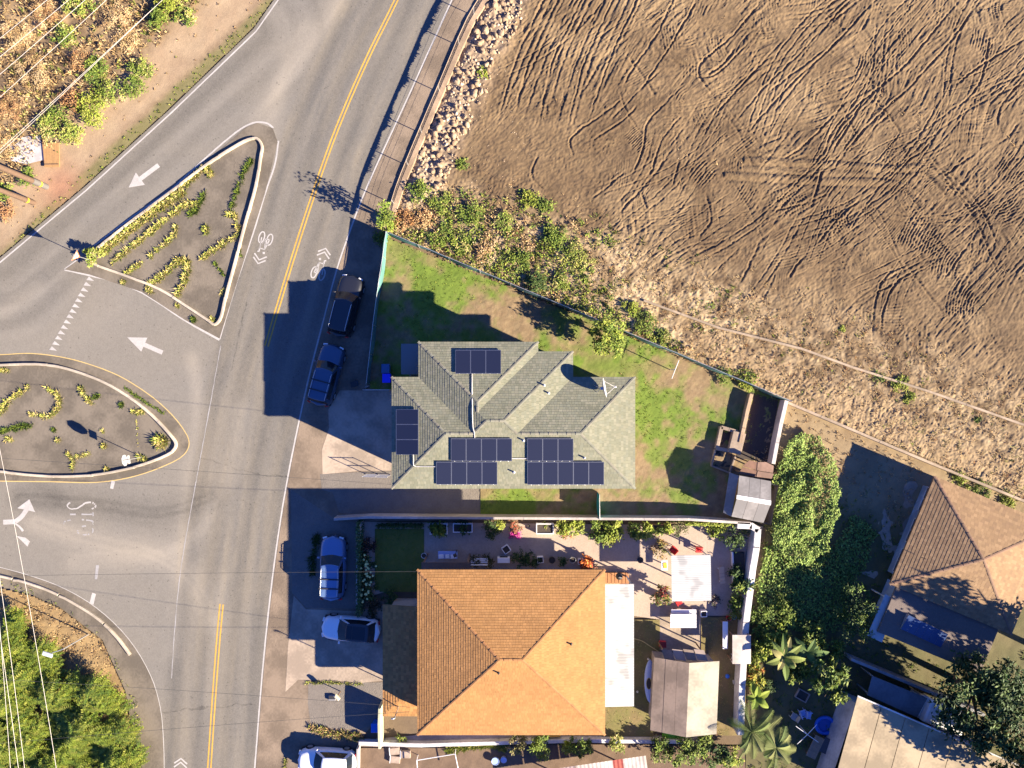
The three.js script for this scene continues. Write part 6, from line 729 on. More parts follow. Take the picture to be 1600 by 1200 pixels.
// ---------------------------------------------------------------- grass and dry growth (nobody could count it)
R = rngOf(31);
const ISLE = [[.6, .52, .17], [.46, .46, .1], [.66, .54, .25], [.3, .37, .07]];
function grassAlong(g, lines, pal) { for (const [pts, n, w, h, p] of lines) { const c = pts.length > 1 ? smooth(pts, 6) : [pts[0], pts[0]]; for (let k = 0; k < n * 1.25; k++) { const s = R() * (c.length - 1), i = min(c.length - 2, floor(s)), f = s - i, u = mixn(c[i][0], c[i + 1][0], f) + gauss() * w, v = mixn(c[i][1], c[i + 1][1], f) + gauss() * w; tuft(g, gx(u), .02, gz(v), h * rr(.4, .8), h * rr(.5, 1), 8, p || pal); } } }
{
  let g = new G();
  grassAlong(g, [[[[162, 393], [205, 360], [250, 327], [288, 299]], 190, 3.4, .5], [[[283, 296], [305, 277], [322, 262], [332, 276]], 70, 2.4, .4], [[[178, 410], [205, 388], [232, 366], [250, 352], [288, 322], [310, 318]], 130, 2.4, .42], [[[200, 427], [222, 411]], 22, 1.6, .4], [[[245, 392], [270, 372], [277, 350]], 30, 2.2, .4], [[[295, 338], [310, 325], [320, 304]], 34, 2.2, .4, GREEN], [[[237, 445], [257, 430], [282, 407], [295, 412], [290, 437], [277, 462]], 130, 3, .45], [[[315, 405], [350, 382], [370, 367], [367, 337], [357, 335]], 70, 2.2, .4], [[[335, 410], [352, 432]], 20, 1.5, .25, GREEN], [[[322, 355], [323, 362]], 16, 2, .45], [[[236, 400], [240, 401]], 9, 1.5, .35], [[[362, 325], [372, 298], [384, 268], [394, 250]], 50, 2, .38, GREEN], [[[192, 440], [195, 442]], 10, 2, .3], [[[230, 451], [238, 456]], 14, 2, .3], [[[275, 476], [280, 480]], 10, 2, .25], [[[302, 497], [304, 500]], 22, 2.4, .3, GREEN], [[[331, 497], [336, 503]], 10, 2, .3], [[[373, 388], [379, 402]], 10, 1.2, .25, GREEN], [[[345, 460], [352, 450]], 8, 1.5, .25]], ISLE);
  solo('island_grass', 'yellow green grass tufts growing on the triangular traffic island', 'grass', g, strawM, undefined, 'stuff');
  g = new G();
  grassAlong(g, [[[[0, 645], [15, 627], [47, 602]], 60, 2.5, .4], [[[75, 605], [92, 620], [93, 635], [77, 650], [47, 647]], 70, 2.2, .36], [[[-10, 676], [20, 670], [50, 664]], 50, 2.2, .36, GREEN], [[[125, 605], [135, 620], [145, 632]], 34, 2, .34], [[[148, 622], [155, 618]], 16, 2, .3, GREEN], [[[190, 632], [191, 634]], 14, 1.8, .3, GREEN], [[[207, 643], [226, 644]], 26, 2, .3], [[[84, 671], [86, 673]], 10, 1.5, .3, GREEN], [[[90, 687], [92, 689]], 9, 1.5, .3], [[[10, 685], [20, 688]], 16, 2, .3], [[[105, 706], [115, 720], [113, 737]], 22, 1.3, .3], [[[120, 714], [142, 708]], 14, 1.3, .3], [[[162, 698], [164, 696]], 9, 1.5, .35], [[[161, 672], [162, 675]], 6, 1.2, .25], [[[166, 731], [168, 734]], 10, 1.5, .28], [[[249, 689], [258, 692]], 60, 4, .6, ISLE], [[[218, 714], [228, 718]], 20, 2, .35], [[[214, 655], [216, 700]], 12, .8, .12], [[[195, 605], [215, 620], [235, 633], [257, 646]], 90, 2.6, .14, GREEN], [[[0, 578], [14, 580]], 16, 2, .3]], ISLE);
  solo('island_grass', 'green and straw tufts growing on the teardrop traffic island', 'grass', g, strawM, undefined, 'stuff');
  g = new G();
  for (let k = 0; k < 10500; k++) { const u = rr(600, 1700), v = rr(290, 820), s = strawAt(u, v); if (!inPoly(u, v, fieldPoly) || R() > s * 1.05) continue; tuft(g, gx(u), fieldH(u, v) - .03, gz(v), rr(.08, .2), rr(.18, .4), 9, R() < .8 ? STRAW : R() < .5 + .4 * sm(1000, 700, u) ? YGRASS : RUST); }
  for (let k = 0; k < 900; k++) { const u = rr(850, 1650), v = rr(-60, 480), q = fbm(u * .012 + 9, v * .012, 3); if (q < .55) continue; tuft(g, gx(u), fieldH(u, v) - .02, gz(v), rr(.06, .16), rr(.15, .35), 5, STRAW); }
  const wd = new G();
  for (let k = 0; k < 9500; k++) { const u = rr(608, 1180), v = rr(285, 620), s = strawAt(u, v); if (!inPoly(u, v, fieldPoly) || bankAt(u, v) > .4) continue; const near = mixn(366, 786, (u - 607) / 1013) - v, q = fbm(u * .022 + 3, v * .022, 3), den = s * sm(.34, .62, q + .25 * sm(960, 760, u) - .1 + .2 * sm(30, 8, near)); if (R() > den * (1 - .75 * sm(880, 1000, u) * sm(14, 30, near))) continue; const big = R() < .12, pl = q > .54 ? [...GREEN, ...LIME] : R() < .55 ? STRAW : [...YGRASS, ...GREEN], h = rr(.1, .34); if (big) for (let m = 0; m < 14; m++) leaf(wd, gx(u) + gauss() * .3, fieldH(u, v) + rr(.05, h), gz(v) + gauss() * .3, rr(.1, .26), rr(.03, .07), tint(pick(pl), .25), .5); else tuft(wd, gx(u), fieldH(u, v) - .02, gz(v), h, h * rr(.7, 1.2), 7, pl); }
  solo('weed_strip', 'ragged olive green weeds between the rubble bank and long teal fence', 'weeds', wd, leafM, undefined, 'stuff');
  solo('dry_grass', 'straw coloured dry grass between the teal fence and ploughed field', 'grass', g, strawM, undefined, 'stuff');
  g = new G();
  for (let k = 0; k < 5200; k++) { const u = rr(-60, 440), v = rr(-70, 430), d = segDist(u, v, edgeNW[1], edgeNW[5])[0]; if (!inPoly(u, v, nwPoly)) continue; const br = sm(62, 96, d + 30 * (fbm(u * .03, v * .03, 3) - .5)), ed = 1 - sm(5, 14, d); if (R() > max(br, ed * .8, .08)) continue; const hh = br > .5 ? rr(.15, .42) : rr(.06, .16); tuft(g, gx(u), .05 + .25 * sm(10, 120, d), gz(v), hh, hh * rr(.7, 1.1), 11, ed > .5 ? [...YGRASS, ...GREEN] : R() < .86 ? STRAW : YGRASS); }
  solo('dry_grass', 'tall straw grass covering the verge north-west of the road', 'grass', g, strawM, undefined, 'stuff');
  g = new G();
  for (let k = 0; k < 1900; k++) { const u = rr(-40, 215), v = rr(915, 1220); if (!inPoly(u, v, swPoly) || R() > .25 + sm(120, 60, hypot(u - 115, v - 985))) continue; tuft(g, gx(u), .1, gz(v), rr(.1, .22), rr(.12, .3), 10, STRAW); }
  for (let k = 0; k < 260; k++) { const c = cornerSW, i = floor(R() * (c.length - 1)); const u = c[i][0] - rr(32, 62), v = c[i][1] + rr(2, 26); tuft(g, gx(u), .04, gz(v), .12, .14, 5, R() < .5 ? YGRASS : GREEN); }
  solo('dry_grass', 'golden dry grass on the slope under the grey street lamp', 'grass', g, strawM, undefined, 'stuff');
  g = new G();
  for (let k = 0; k < 15000; k++) { const u = rr(578, 1215), v = rr(370, 820); if (!inPoly(u, v, lawnPoly) || inPoly(u, v, [[632, 545], [970, 560], [970, 745], [625, 745]])) continue; const q = lawnG(u, v); if (R() > .22 + .8 * q) continue; tuft(g, gx(u), .04, gz(v), rr(.05, .16) * (.6 + .7 * q), rr(.06, .14), 4, R() < q * .95 ? [...GREEN, ...LIME] : [...YGRASS, ...STRAW]); }
  solo('lawn_grass', 'patchy green grass of the lawn round the grey-green roofed house', 'grass', g, leafM, undefined, 'stuff');
  g = new G();
  for (let k = 0; k < 3200; k++) { const u = rr(1170, 1640), v = rr(640, 1230); if (inPoly(u, v, [[1440, 730], [1660, 810], [1580, 1080], [1370, 1000]])) continue; const dry = 1 - sm(700, 790, v - (u - 1230) * .35); if (v < mixn(632, 800, (u - 1228) / 392) + 4 || u < 1230 && v < 700) continue; tuft(g, gx(u), .06, gz(v), rr(.1, .3), rr(.12, .3), 5, R() < dry ? STRAW : GREEN); }
  for (let k = 0; k < 1300; k++) { const b = pick([[945, 968, 1028, 1148], [1098, 966, 1160, 1148], [588, 828, 660, 922]]), u = rr(b[0], b[2]), v = rr(b[1], b[3]); tuft(g, gx(u), .05, gz(v), .07, .09, 4, u < 700 ? GREEN : [...YGRASS, ...STRAW]); }
  for (const [pts, n, w, p] of [[[[486, 1136], [520, 1146], [552, 1150], [562, 1152]], 150, 4, [...STRAW, ...YGRASS]], [[[480, 1066], [520, 1067], [566, 1069]], 60, 2.5, YGRASS], [[[496, 838], [490, 860], [488, 900]], 50, 4, DARKG], [[[447, 1185], [444, 1215]], 30, 2, YGRASS], [[[1170, 622], [1158, 660]], 60, 3, LIME], [[[700, 1172], [735, 1165], [775, 1163], [790, 1168]], 190, 4, [...LIME, ...YGRASS]]]) grassAlong(g, [[pts, n, w, w > 3 ? .42 : .2, p]], p);
  solo('yard_grass', 'rough grass and weeds in the yards and along the drives', 'grass', g, strawM, undefined, 'stuff');
}
// rubble bank along the tan wall
{
  const geos = []; for (let k = 0; k < 6; k++) { const g = new THREE.IcosahedronGeometry(.5, 1), p = g.attributes.position, c = []; for (let i = 0; i < p.count; i++) { const x = p.getX(i), y = p.getY(i), z = p.getZ(i), s = .72 + .6 * fbm(x * 2.2 + k * 9, z * 2.2 + y * 3, 2); p.setXYZ(i, x * s * 1.15, y * s * .75, z * s); c.push(1, 1, 1); } g.computeVertexNormals(); geos.push(g); }
  const rm = [M('rock1', .36, .26, .165, .95, { map: grainT, flatShading: true }), M('rock2', .44, .33, .215, .95, { map: grainT, flatShading: true }), M('rock3', .29, .2, .125, .95, { map: grainT, flatShading: true }), M('rock4', .36, .26, .165, .95, { map: grainT, flatShading: true })], small = new G(); let made = 0, tries = 0;
  while (made < 290 && tries++ < 4000) { const u = rr(630, 815), v = rr(-40, 320), d = lineDist(u, v, wallLine), bk = bankAt(u, v); if (u < wallLine[0][0] && d[2] > 0 || !inPoly(u, v, fieldPoly) || d[0] < 7 || bk < .35) continue; const s = .17 + .34 * pow(R(), 2.2), o = setShadow(new THREE.Mesh(pick(geos), pick(rm))); o.name = numbered('boulder'); o.position.set(gx(u), fieldH(u, v) + s * .12, gz(v)); o.rotation.set(R() * 6, R() * 6, R() * 6); o.scale.setScalar(s); tag(o, 'rough tan boulder in the rubble bank beside the tan roadside wall', 'boulder', 'boulders in the rubble bank'); scene.add(o); made++; }
  for (let k = 0; k < 3600; k++) { const u = k < 2600 ? rr(625, 830) : rr(620, 1600), v = rr(-60, 640); if (!inPoly(u, v, fieldPoly)) continue; const bk = bankAt(u, v); if (R() > bk + .3) continue; const s = bk > .3 ? rr(.05, .19) : rr(.02, .05), c = tint(pick([[.38, .29, .2], [.46, .37, .27], [.3, .22, .15]]), .2), x = gx(u), y = fieldH(u, v) + s * .2, z = gz(v), a = R() * 6, q = []; for (let i = 0; i < 5; i++) q.push([x + cos(-a - i * 1.257) * s * rr(.7, 1.1), y - s * .4, z + sin(-a - i * 1.257) * s * rr(.7, 1.1)]); const tp = [x + rr(-.3, .3) * s, y + s * rr(.5, .9), z + rr(-.3, .3) * s]; for (let i = 0; i < 5; i++) small.poly([q[i], q[(i + 1) % 5], tp], c); }
  solo('rubble', 'loose small stones scattered over the rubble bank and field', 'stones', small, vcPlain, undefined, 'stuff');
}
// ---------------------------------------------------------------- shrubs and trees
const BR = 'shrubs in the dry brush north-west of the road', rustP = [...RUST, ...STRAW], mixP = [...GREEN, ...YGRASS];
for (const [u, v, r, h, p, l, n] of [[160, 118, 1.3, 1.5, GREEN, 'green leafy shrub in the middle of the dry brush', 700], [150, 176, 1.6, 1.6, LIME, 'lime green shrub at the edge of the dirt path', 900], [120, 160, 1.2, 1.3, RUST, 'rust red shrub between the green brush shrubs', 500], [178, 148, 1.3, 1.3, mixP, 'yellow green shrub beside the lime green shrub', 700], [225, 112, 1.1, 1.1, mixP, 'olive shrub reaching toward the dirt path', 600], [215, 138, 1.0, 1.0, GREEN, 'small green shrub touching the bare dirt path', 500], [272, 10, 1.3, 1.9, LIME, 'bright green shrub in the dry brush nearest the road bend', 800], [252, 36, 1.0, 1.4, GREEN, 'dark green shrub below the bright green one', 600], [292, 30, .9, 1.1, mixP, 'yellowish shrub beside the bright green one', 500], [90, 203, 1.7, 1.2, mixP, 'wide olive shrub next to the brown board', 900], [115, 215, 1.2, 1.0, YGRASS, 'yellow olive shrub above the red dirt patch', 600], [105, 60, 1.1, 1.2, mixP, 'sparse olive shrub under the power lines', 500], [130, 100, 1.2, 1.3, rustP, 'dry brown shrub under the telephone cables', 500], [60, 120, 1.6, 1.5, STRAW, 'large bleached dry shrub in the brush', 700], [35, 60, 1.5, 1.4, STRAW, 'bleached shrub below the pale power lines', 700], [75, 30, 1.3, 1.3, rustP, 'brown dry shrub near the pale power lines', 600], [185, 30, 1.4, 1.3, STRAW, 'bleached shrub with bare stems beside the power line', 600], [130, 12, 1.4, 1.4, mixP, 'olive and brown shrub crossed by a power line', 600], [205, 65, 1.2, 1.1, STRAW, 'straw coloured shrub above the dirt path', 500], [30, 170, 1.5, 1.3, rustP, 'brown shrub near the white sheet', 600], [50, 280, .9, .8, GREEN, 'green shrub between the two utility poles', 400], [12, 300, .9, .8, mixP, 'olive shrub beside the brown utility pole', 400], [12, 330, 1.0, .8, RUST, 'rust coloured shrub below the brown utility pole', 400], [15, 230, 1.1, .9, STRAW, 'bleached shrub beside the white sheet', 400]]) bush(l, u, v, r, h * .62, { pal: p, n: p === STRAW || p === rustP ? n * 3 : n * 1.3, leaf: p === STRAW || p === rustP ? .09 : .15, group: BR, clumps: 26, tight: .3, y: .15 });
const FB = 'shrubs between the rubble bank and the teal fence';
for (const [u, v, r, h, p, l, n] of [[655, 300, 1.1, 1.2, GREEN, 'green shrub at the foot of the rubble bank', 700], [690, 318, 1.2, 1.0, mixP, 'olive shrub beside the lowest boulders', 600], [735, 335, 1.3, 1.2, GREEN, 'dense green shrub below the rubble bank', 800], [785, 350, 1.1, .9, mixP, 'olive shrub in the dry grass strip', 600], [828, 314, 1.0, .9, LIME, 'lime green shrub at the field corner', 600], [850, 322, .9, .8, GREEN, 'green shrub beside the lime green one at the field corner', 500], [872, 372, 1.3, 1.1, GREEN, 'spreading green shrub in the dry grass', 800], [893, 395, 1.1, 1.0, mixP, 'olive shrub next to the spreading green shrub', 600], [912, 415, 1.1, .9, YGRASS, 'yellow olive shrub at the edge of the bleached grass', 600], [632, 345, 1.0, .9, RUST, 'rust orange shrub by the fence corner', 600], [662, 345, 1.0, .8, rustP, 'orange brown shrub beside the rust orange one', 500], [607, 352, 1.0, 1.0, LIME, 'lime green shrub at the end of the tan wall', 600], [598, 372, .8, .9, GREEN, 'green shrub hugging the teal fence corner', 500], [690, 370, 1.2, .9, GREEN, 'green shrub over the long teal fence', 700], [725, 385, 1.0, .8, mixP, 'olive shrub leaning on the long teal fence', 500], [760, 395, 1.1, .9, STRAW, 'bleached shrub behind the long teal fence', 500], [812, 408, 1.2, .9, GREEN, 'leafy shrub behind the middle of the teal fence', 700], [838, 442, 1.0, 1.5, DARKG, 'dark green shrub rising over the teal fence', 700], [875, 440, .9, .8, mixP, 'olive shrub above the teal fence by the dark one', 500], [757, 116, .6, .5, LIME, 'small lime green weed among the boulders', 250], [722, 258, .6, .5, GREEN, 'small green weed low in the rubble bank', 250], [1010, 505, 1.2, 1.0, GREEN, 'green shrub behind the fence past the lawn tree', 700], [985, 485, .9, .8, LIME, 'lime green shrub above the lawn tree', 400], [1035, 528, .8, .7, mixP, 'olive shrub in the bleached grass past the lawn tree', 400], [1128, 588, .8, .7, GREEN, 'green shrub by the fence near the planting bed', 400], [1165, 600, .8, .6, LIME, 'lime green shrub at the fence end by the planting bed', 400], [1405, 600, .9, .5, LIME, 'bright green weed patch in the rubble by the old kerb', 500], [1420, 622, .6, .4, LIME, 'small bright weed below the old kerb', 300], [1372, 588, .7, .4, GREEN, 'green weed patch along the old kerb', 300], [1314, 514, .35, .25, LIME, 'tiny bright green weed in the dirt', 120], [1525, 655, .5, .35, GREEN, 'small green weed in the dry grass by the old kerb', 150], [1500, 752, 1.0, .6, LIME, 'lime green shrub along the brown house north eave', 500], [1533, 766, 1.0, .6, GREEN, 'green shrub along the brown house north eave', 500], [1568, 780, 1.0, .6, LIME, 'lime shrub at the far end of the brown house eave', 500]]) bush(l, u, v, r * .92, h * .5, { pal: p, n, leaf: .15, group: FB, clumps: 22, tight: .34, y: u > 1480 ? .02 : .1 });
tree('round yellow green tree on the lawn beside the teal fence', 946, 528, 3.5, 1.75, { n: 2600, leaf: .2, pal: [...LIME, ...GREEN], crownH: 2.9, clumps: 40 });
bush('yellow green shrub at the foot of the triangular road sign', 152, 404, .85, 1.1, { pal: [...LIME, ...YGRASS], n: 700, leaf: .2 });
// feathery shrubs on the south-west slope
function feathery(label, u, v, r, h, n) { const t = thing('feathery_shrub', label, 'shrub', 'feathery shrubs on the south-west slope', [gx(u), .1, gz(v)]), g = new G(), s = new G(); s.tube([[0, 0, 0], [.05, h * .3, .03], [0, h * .6, 0]], .05, .02, 6); for (let k = 0; k < n; k++) { const a = R() * 2 * PI, q = sqrt(R()) * r * .8, x = cos(a) * q, z = sin(a) * q, y = h * (1 - .55 * q * q / r / r) * rr(.55, 1), b = -0.5 + gauss() * .9, el = rr(-.1, .6), L = rr(.45, 1.0), c = tint(pick([...LIME, ...LIME, ...GREEN]), .28), dx = cos(b) * cos(el), dz = sin(b) * cos(el), dy = sin(el); for (let m = 0; m < 6; m++) { const f = (m + .5) / 6, px = x + dx * L * f, py = y + dy * L * f - .15 * L * f * f, pz = z + dz * L * f, ll = L * .3 * (1 - f * .6); for (const sd of [-1, 1]) { const ex = px + (dx * .7 - dz * sd * .8) * ll, ez = pz + (dz * .7 + dx * sd * .8) * ll; g.poly([[px, py, pz], [px + dx * L * .12, py + .01, pz + dz * L * .12], [ex, py + rr(-.02, .05), ez]], c); } } } part(t, 'stem', s, poleM); part(t, 'foliage', g, leafM); }
R = rngOf(41); { const spots = []; for (let k = 0; k < 900 && spots.length < 74; k++) { const u = rr(-30, 222), v = rr(955, 1240); if (u > mixn(40, 222, sm(960, 1125, v)) + 6 * sin(v * .1) || hypot(u - 130, v - 1010) < 52 || u > 205 && v < 1120) continue; if (spots.some(s => hypot(s[0] - u, s[1] - v) < 17)) continue; spots.push([u, v]); } for (const [u, v] of spots) feathery('bright green feathery shrub on the south-west slope', u, v, rr(.85, 1.35), rr(.5, 2.6), 200); }
// garden plants round the paved yard
R = rngOf(51);
const GP = 'garden plants along the long pale wall', gardens = [[684, 824, .7, .9, GREEN, 'broad leaved green plant in the white framed planter', 260, .3], [723, 823, .6, .6, DARKG, 'dark green plant in the white edged planter', 240, .2], [766, 827, .95, 1.0, DARKG, 'round dark green shrub against the long wall', 900, .14], [779, 820, .5, .9, LIME, 'pale lime shrub beside the round dark shrub', 250, .16], [807, 823, .6, .7, [[.4, .1, .06], [.3, .14, .08], [.12, .12, .04]], 'red and orange leaved plant above the pink flowers', 350, .14], [803, 833, .62, .5, [[.5, .03, .3], [.6, .06, .35], [.4, .02, .2]], 'bright pink bougainvillea by the paving', 380, .12], [851, 824, .5, .4, mixP, 'low herbs in the square white framed bed', 260, .13], [880, 822, .75, .9, LIME, 'leafy lime shrub with orange flowers below', 420, .24], [900, 820, .7, .9, [...LIME, [.3, .35, .08]], 'bright yellow green shrub by the long wall', 400, .24], [888, 833, .6, .3, [[.5, .2, .06], [.4, .16, .05], [.14, .16, .03]], 'orange flowering ground plant in the sun', 260, .12], [936, 826, .95, 1.1, GREEN, 'large green shrub in the brown planter', 650, .22], [958, 826, .9, 1.1, LIME, 'pale leaved shrub at the middle of the long wall', 600, .22], [945, 838, .8, .6, [...LIME, [.4, .42, .15]], 'pale blotched leafy plant spilling over the paving', 420, .2], [992, 825, .7, 1.0, GREEN, 'dark and green shrub next to the lime one', 500, .22], [1006, 828, .7, 1.0, LIME, 'glossy lime shrub casting shade on the paving', 500, .26], [1030, 825, .6, .6, mixP, 'mixed green plant in the second brown planter', 350, .16], [1043, 823, .55, .8, LIME, 'lime plant at the end of the second planter', 300, .2], [1062, 825, .75, .7, [[.16, .17, .07], [.2, .19, .09], [.1, .13, .04]], 'grey green shrub beside the red chairs', 550, .14], [1118, 827, .85, .8, LIME, 'spreading lime shrub near the curved wall', 600, .18], [1145, 838, .85, 1.2, DARKG, 'dark green shrub inside the curved wall', 600, .2], [1166, 828, .5, .5, YGRASS, 'small yellow plant at the bend of the curved wall', 200, .14], [1150, 890, .8, 1.1, DARKG, 'dark shrub in the raised bed by the curved wall', 600, .2], [1153, 910, 1.0, 1.5, [...GREEN, ...DARKG], 'large leaved shrub over the curved wall', 700, .3], [1147, 938, .8, 1.0, GREEN, 'green shrub below the large leaved one', 500, .2], [1152, 953, .8, .9, LIME, 'light green shrub above the red and blue buckets', 500, .2], [1117, 940, .6, .4, [[.16, .12, .12], [.1, .1, .05], [.22, .18, .15]], 'grey dry plant on the paving right of the canopy', 250, .14], [1031, 925, .85, 1.5, [[.06, .07, .02], [.2, .03, .03], [.12, .15, .03], [.3, .27, .06]], 'potted tree with dark red and green leaves', 480, .22], [1032, 856, .8, .7, [[.3, .2, .06], [.14, .15, .04], [.24, .13, .05]], 'bronze leaved plant beside the red chair', 480, .16], [815, 872, .8, .7, DARKG, 'dark hedge shrub under the orange eave', 480, .16], [832, 874, .7, .6, DARKG, 'dark hedge shrub next to the white square pot', 400, .16], [878, 876, .4, .5, DARKG, 'small dark plant between the two round black pots', 160, .2], [740, 874, .6, .7, [[.08, .08, .02], [.12, .11, .03]], 'olive shrub behind the white bench', 300, .14], [762, 876, .6, .6, [[.08, .08, .02], [.12, .11, .03]], 'olive shrub at the end of the white bench', 280, .14], [916, 878, .55, .7, [[.5, .12, .03], [.6, .2, .05], [.35, .06, .03]], 'orange spiky bromeliad by the corner of the orange roof', 200, .3], [926, 885, .5, .4, [[.3, .12, .1], [.12, .12, .04]], 'reddish low plant beside the orange bromeliad', 180, .14]];
for (const [u, v, r, h, p, l, n, lf] of gardens) bush(l, u, v, r, h, { name: 'garden_plant', category: 'plant', pal: p, n, leaf: lf, group: GP, clumps: 14, tight: .34, stems: 3 });
{ const g = new G(); for (let k = 0; k < 1500; k++) { const u = rr(1068, 1160), v = 815 + gauss() * 2.2; leaf(g, gx(u), rr(.2, 1.2), gz(v), .16, .05, tint(pick(LIME), .25), .4); } for (let k = 0; k < 900; k++) leaf(g, gx(rr(590, 662)), rr(.1, .7), gz(820 + gauss() * 3), .16, .05, tint(pick(DARKG), .3), .4); solo('wall_creeper', 'green creeper growing along the long pale wall', 'creeper', g, leafM); }
{ const t = thing('vine_hedge', 'green vine hedge hanging over the garden wall beside the light blue car', 'hedge', undefined, [0, 0, 0]), g = new G(), f = new G(); for (let k = 0; k < 3800; k++) { const v = rr(815, 962), w = W(561 + gauss() * 3.6, v, 1); leaf(g, w.x, rr(.1, 1.35), w.z, .16, .055, tint(pick([[.08, .15, .06], [.1, .18, .07], [.07, .12, .045]]), .3), .4); } part(t, 'foliage', g, leafM); const s = new G(); for (let k = 0; k < 6; k++) s.tube([[gx(561), 0, gz(825 + k * 22)], [gx(559), 1, gz(828 + k * 22)]], .02, .012, 5); part(t, 'stem', s, poleM); }
for (const [u, v, l, p] of [[577, 852, 'dark red leaved shrub in the street side garden bed', [[.06, .03, .03], [.04, .035, .02], [.08, .05, .03]]], [576, 878, 'dark shrub with pale yellow flowers in the street side bed', DARKG], [574, 900, 'flowering shrub in the middle of the street side bed', DARKG], [576, 922, 'flowering shrub at the lower end of the street side bed', DARKG], [585, 948, 'brown green shrub in front of the lean-to roof', [[.08, .06, .03], [.05, .07, .02]]], [612, 930, 'small dark shrub by the shaded lawn and lean-to roof', DARKG]]) { const t = bush(l, u, v, .75, 1, { name: 'garden_plant', category: 'plant', pal: p, n: 420, leaf: .17 }); if (/flower/.test(l)) { const f = new G(); for (let k = 0; k < 16; k++) { const a = R() * 6.28, q = R() * .8, x = cos(a) * q, z = sin(a) * q, y = 1.0 + R() * .15; for (let m = 0; m < 5; m++) { const b = m * 1.257; f.poly([[x, y, z], [x + cos(b) * .08, y + .03, z + sin(b) * .08], [x + cos(b + .6) * .09, y + .02, z + sin(b + .6) * .09], [x + cos(b + 1.1) * .07, y + .03, z + sin(b + 1.1) * .07]]); } } part(t, 'flowers', f, M('flower', .75, .68, .25, .8), 'stuff'); } }
// vines, banana, palm and trees on the right
R = rngOf(61);
const thicket = (label, poly, n, hh, pal, L) => { let cx = 0, cz = 0; for (const p of poly) { cx += gx(p[0]) / poly.length; cz += gz(p[1]) / poly.length; } const t = thing('vine_thicket', label, 'vines', undefined, [cx, 0, cz]), g = new G(); let u0 = 1e9, u1 = 0, v0 = 1e9, v1 = 0; for (const p of poly) { u0 = min(u0, p[0]); u1 = max(u1, p[0]); v0 = min(v0, p[1]); v1 = max(v1, p[1]); } for (let k = 0; k < n; k++) { const u = rr(u0, u1), v = rr(v0, v1); if (!inPoly(u + 14 * (fbm(u * .06, v * .06, 2) - .5), v + 14 * (fbm(u * .06 + 50, v * .06, 2) - .5), poly)) continue; const x = gx(u), z = gz(v), m = fbm(x * .9, z * .9, 3), y = hh * (.5 + .5 * sm(.25, .75, m)) * rr(.84, 1.05); leaf(g, x - cx, y, z - cz, L * rr(.6, 1.3), L * rr(.28, .4), tint(pick(pal), .25), .55); } for (let k = 0; k < 14; k++) { const u = mixn(u0, u1, rr(.3, .7)), v = mixn(v0, v1, rr(.15, .85)); const s = new G(); s.tube([[gx(u) - cx, 0, gz(v) - cz], [gx(u) - cx + .1, hh * .5, gz(v) - cz], [gx(u) - cx + .3, hh * .8, gz(v) - cz + .2]], .03, .015, 5); part(t, 'stem', s, poleM); } part(t, 'foliage', g, leafM); };
thicket('mass of bright green vines filling the lot behind the boundary wall', [[1218, 690], [1240, 676], [1275, 684], [1296, 720], [1305, 760], [1298, 800], [1285, 850], [1255, 880], [1225, 868], [1203, 850], [1200, 790], [1208, 740]], 19000, 1.3, [[.26, .36, .085], [.22, .32, .07], [.31, .39, .1], [.18, .26, .055]], .17);
thicket('low green vines over the ground between the curved wall and the brown house', [[1196, 845], [1250, 880], [1300, 850], [1330, 800], [1370, 830], [1340, 900], [1320, 950], [1300, 990], [1200, 980], [1180, 940]], 13000, .4, [[.22, .32, .07], [.18, .27, .055], [.26, .34, .08]], .2);
bush('tall dense green shrub beside the white awning of the brown house', 1325, 948, 1.9, 3.0, { pal: [...GREEN, ...DARKG], n: 3000, leaf: .2, clumps: 40, rz: 2.5, tight: .22 });
tree('big dark green tree over the corner between the brown and beige houses', 1486, 1058, 6.8, 4.1, { n: 11000, leaf: .32, pal: DARKG, crownH: 4.8, clumps: 80, trunk: .28, tight: .17 });
tree('second dark tree crown behind the beige roof gutter', 1540, 1148, 8.0, 3.0, { n: 5200, leaf: .32, pal: DARKG, crownH: 5.4, clumps: 50, trunk: .2, tight: .2 });
tree('tall tree beyond the brown house whose shade falls on its roof', 1640, 1022, 9.5, 3.2, { n: 3600, leaf: .34, pal: DARKG, crownH: 6, clumps: 44, trunk: .25, tight: .17 });
tree('broad leaved tree with pale leaf rosettes above the shaded lawn', 1278, 1046, 3.4, 1.9, { n: 1500, leaf: .34, pal: [...GREEN, [.2, .25, .08], [.17, .22, .05]], crownH: 2.4, clumps: 34, tight: .16 });
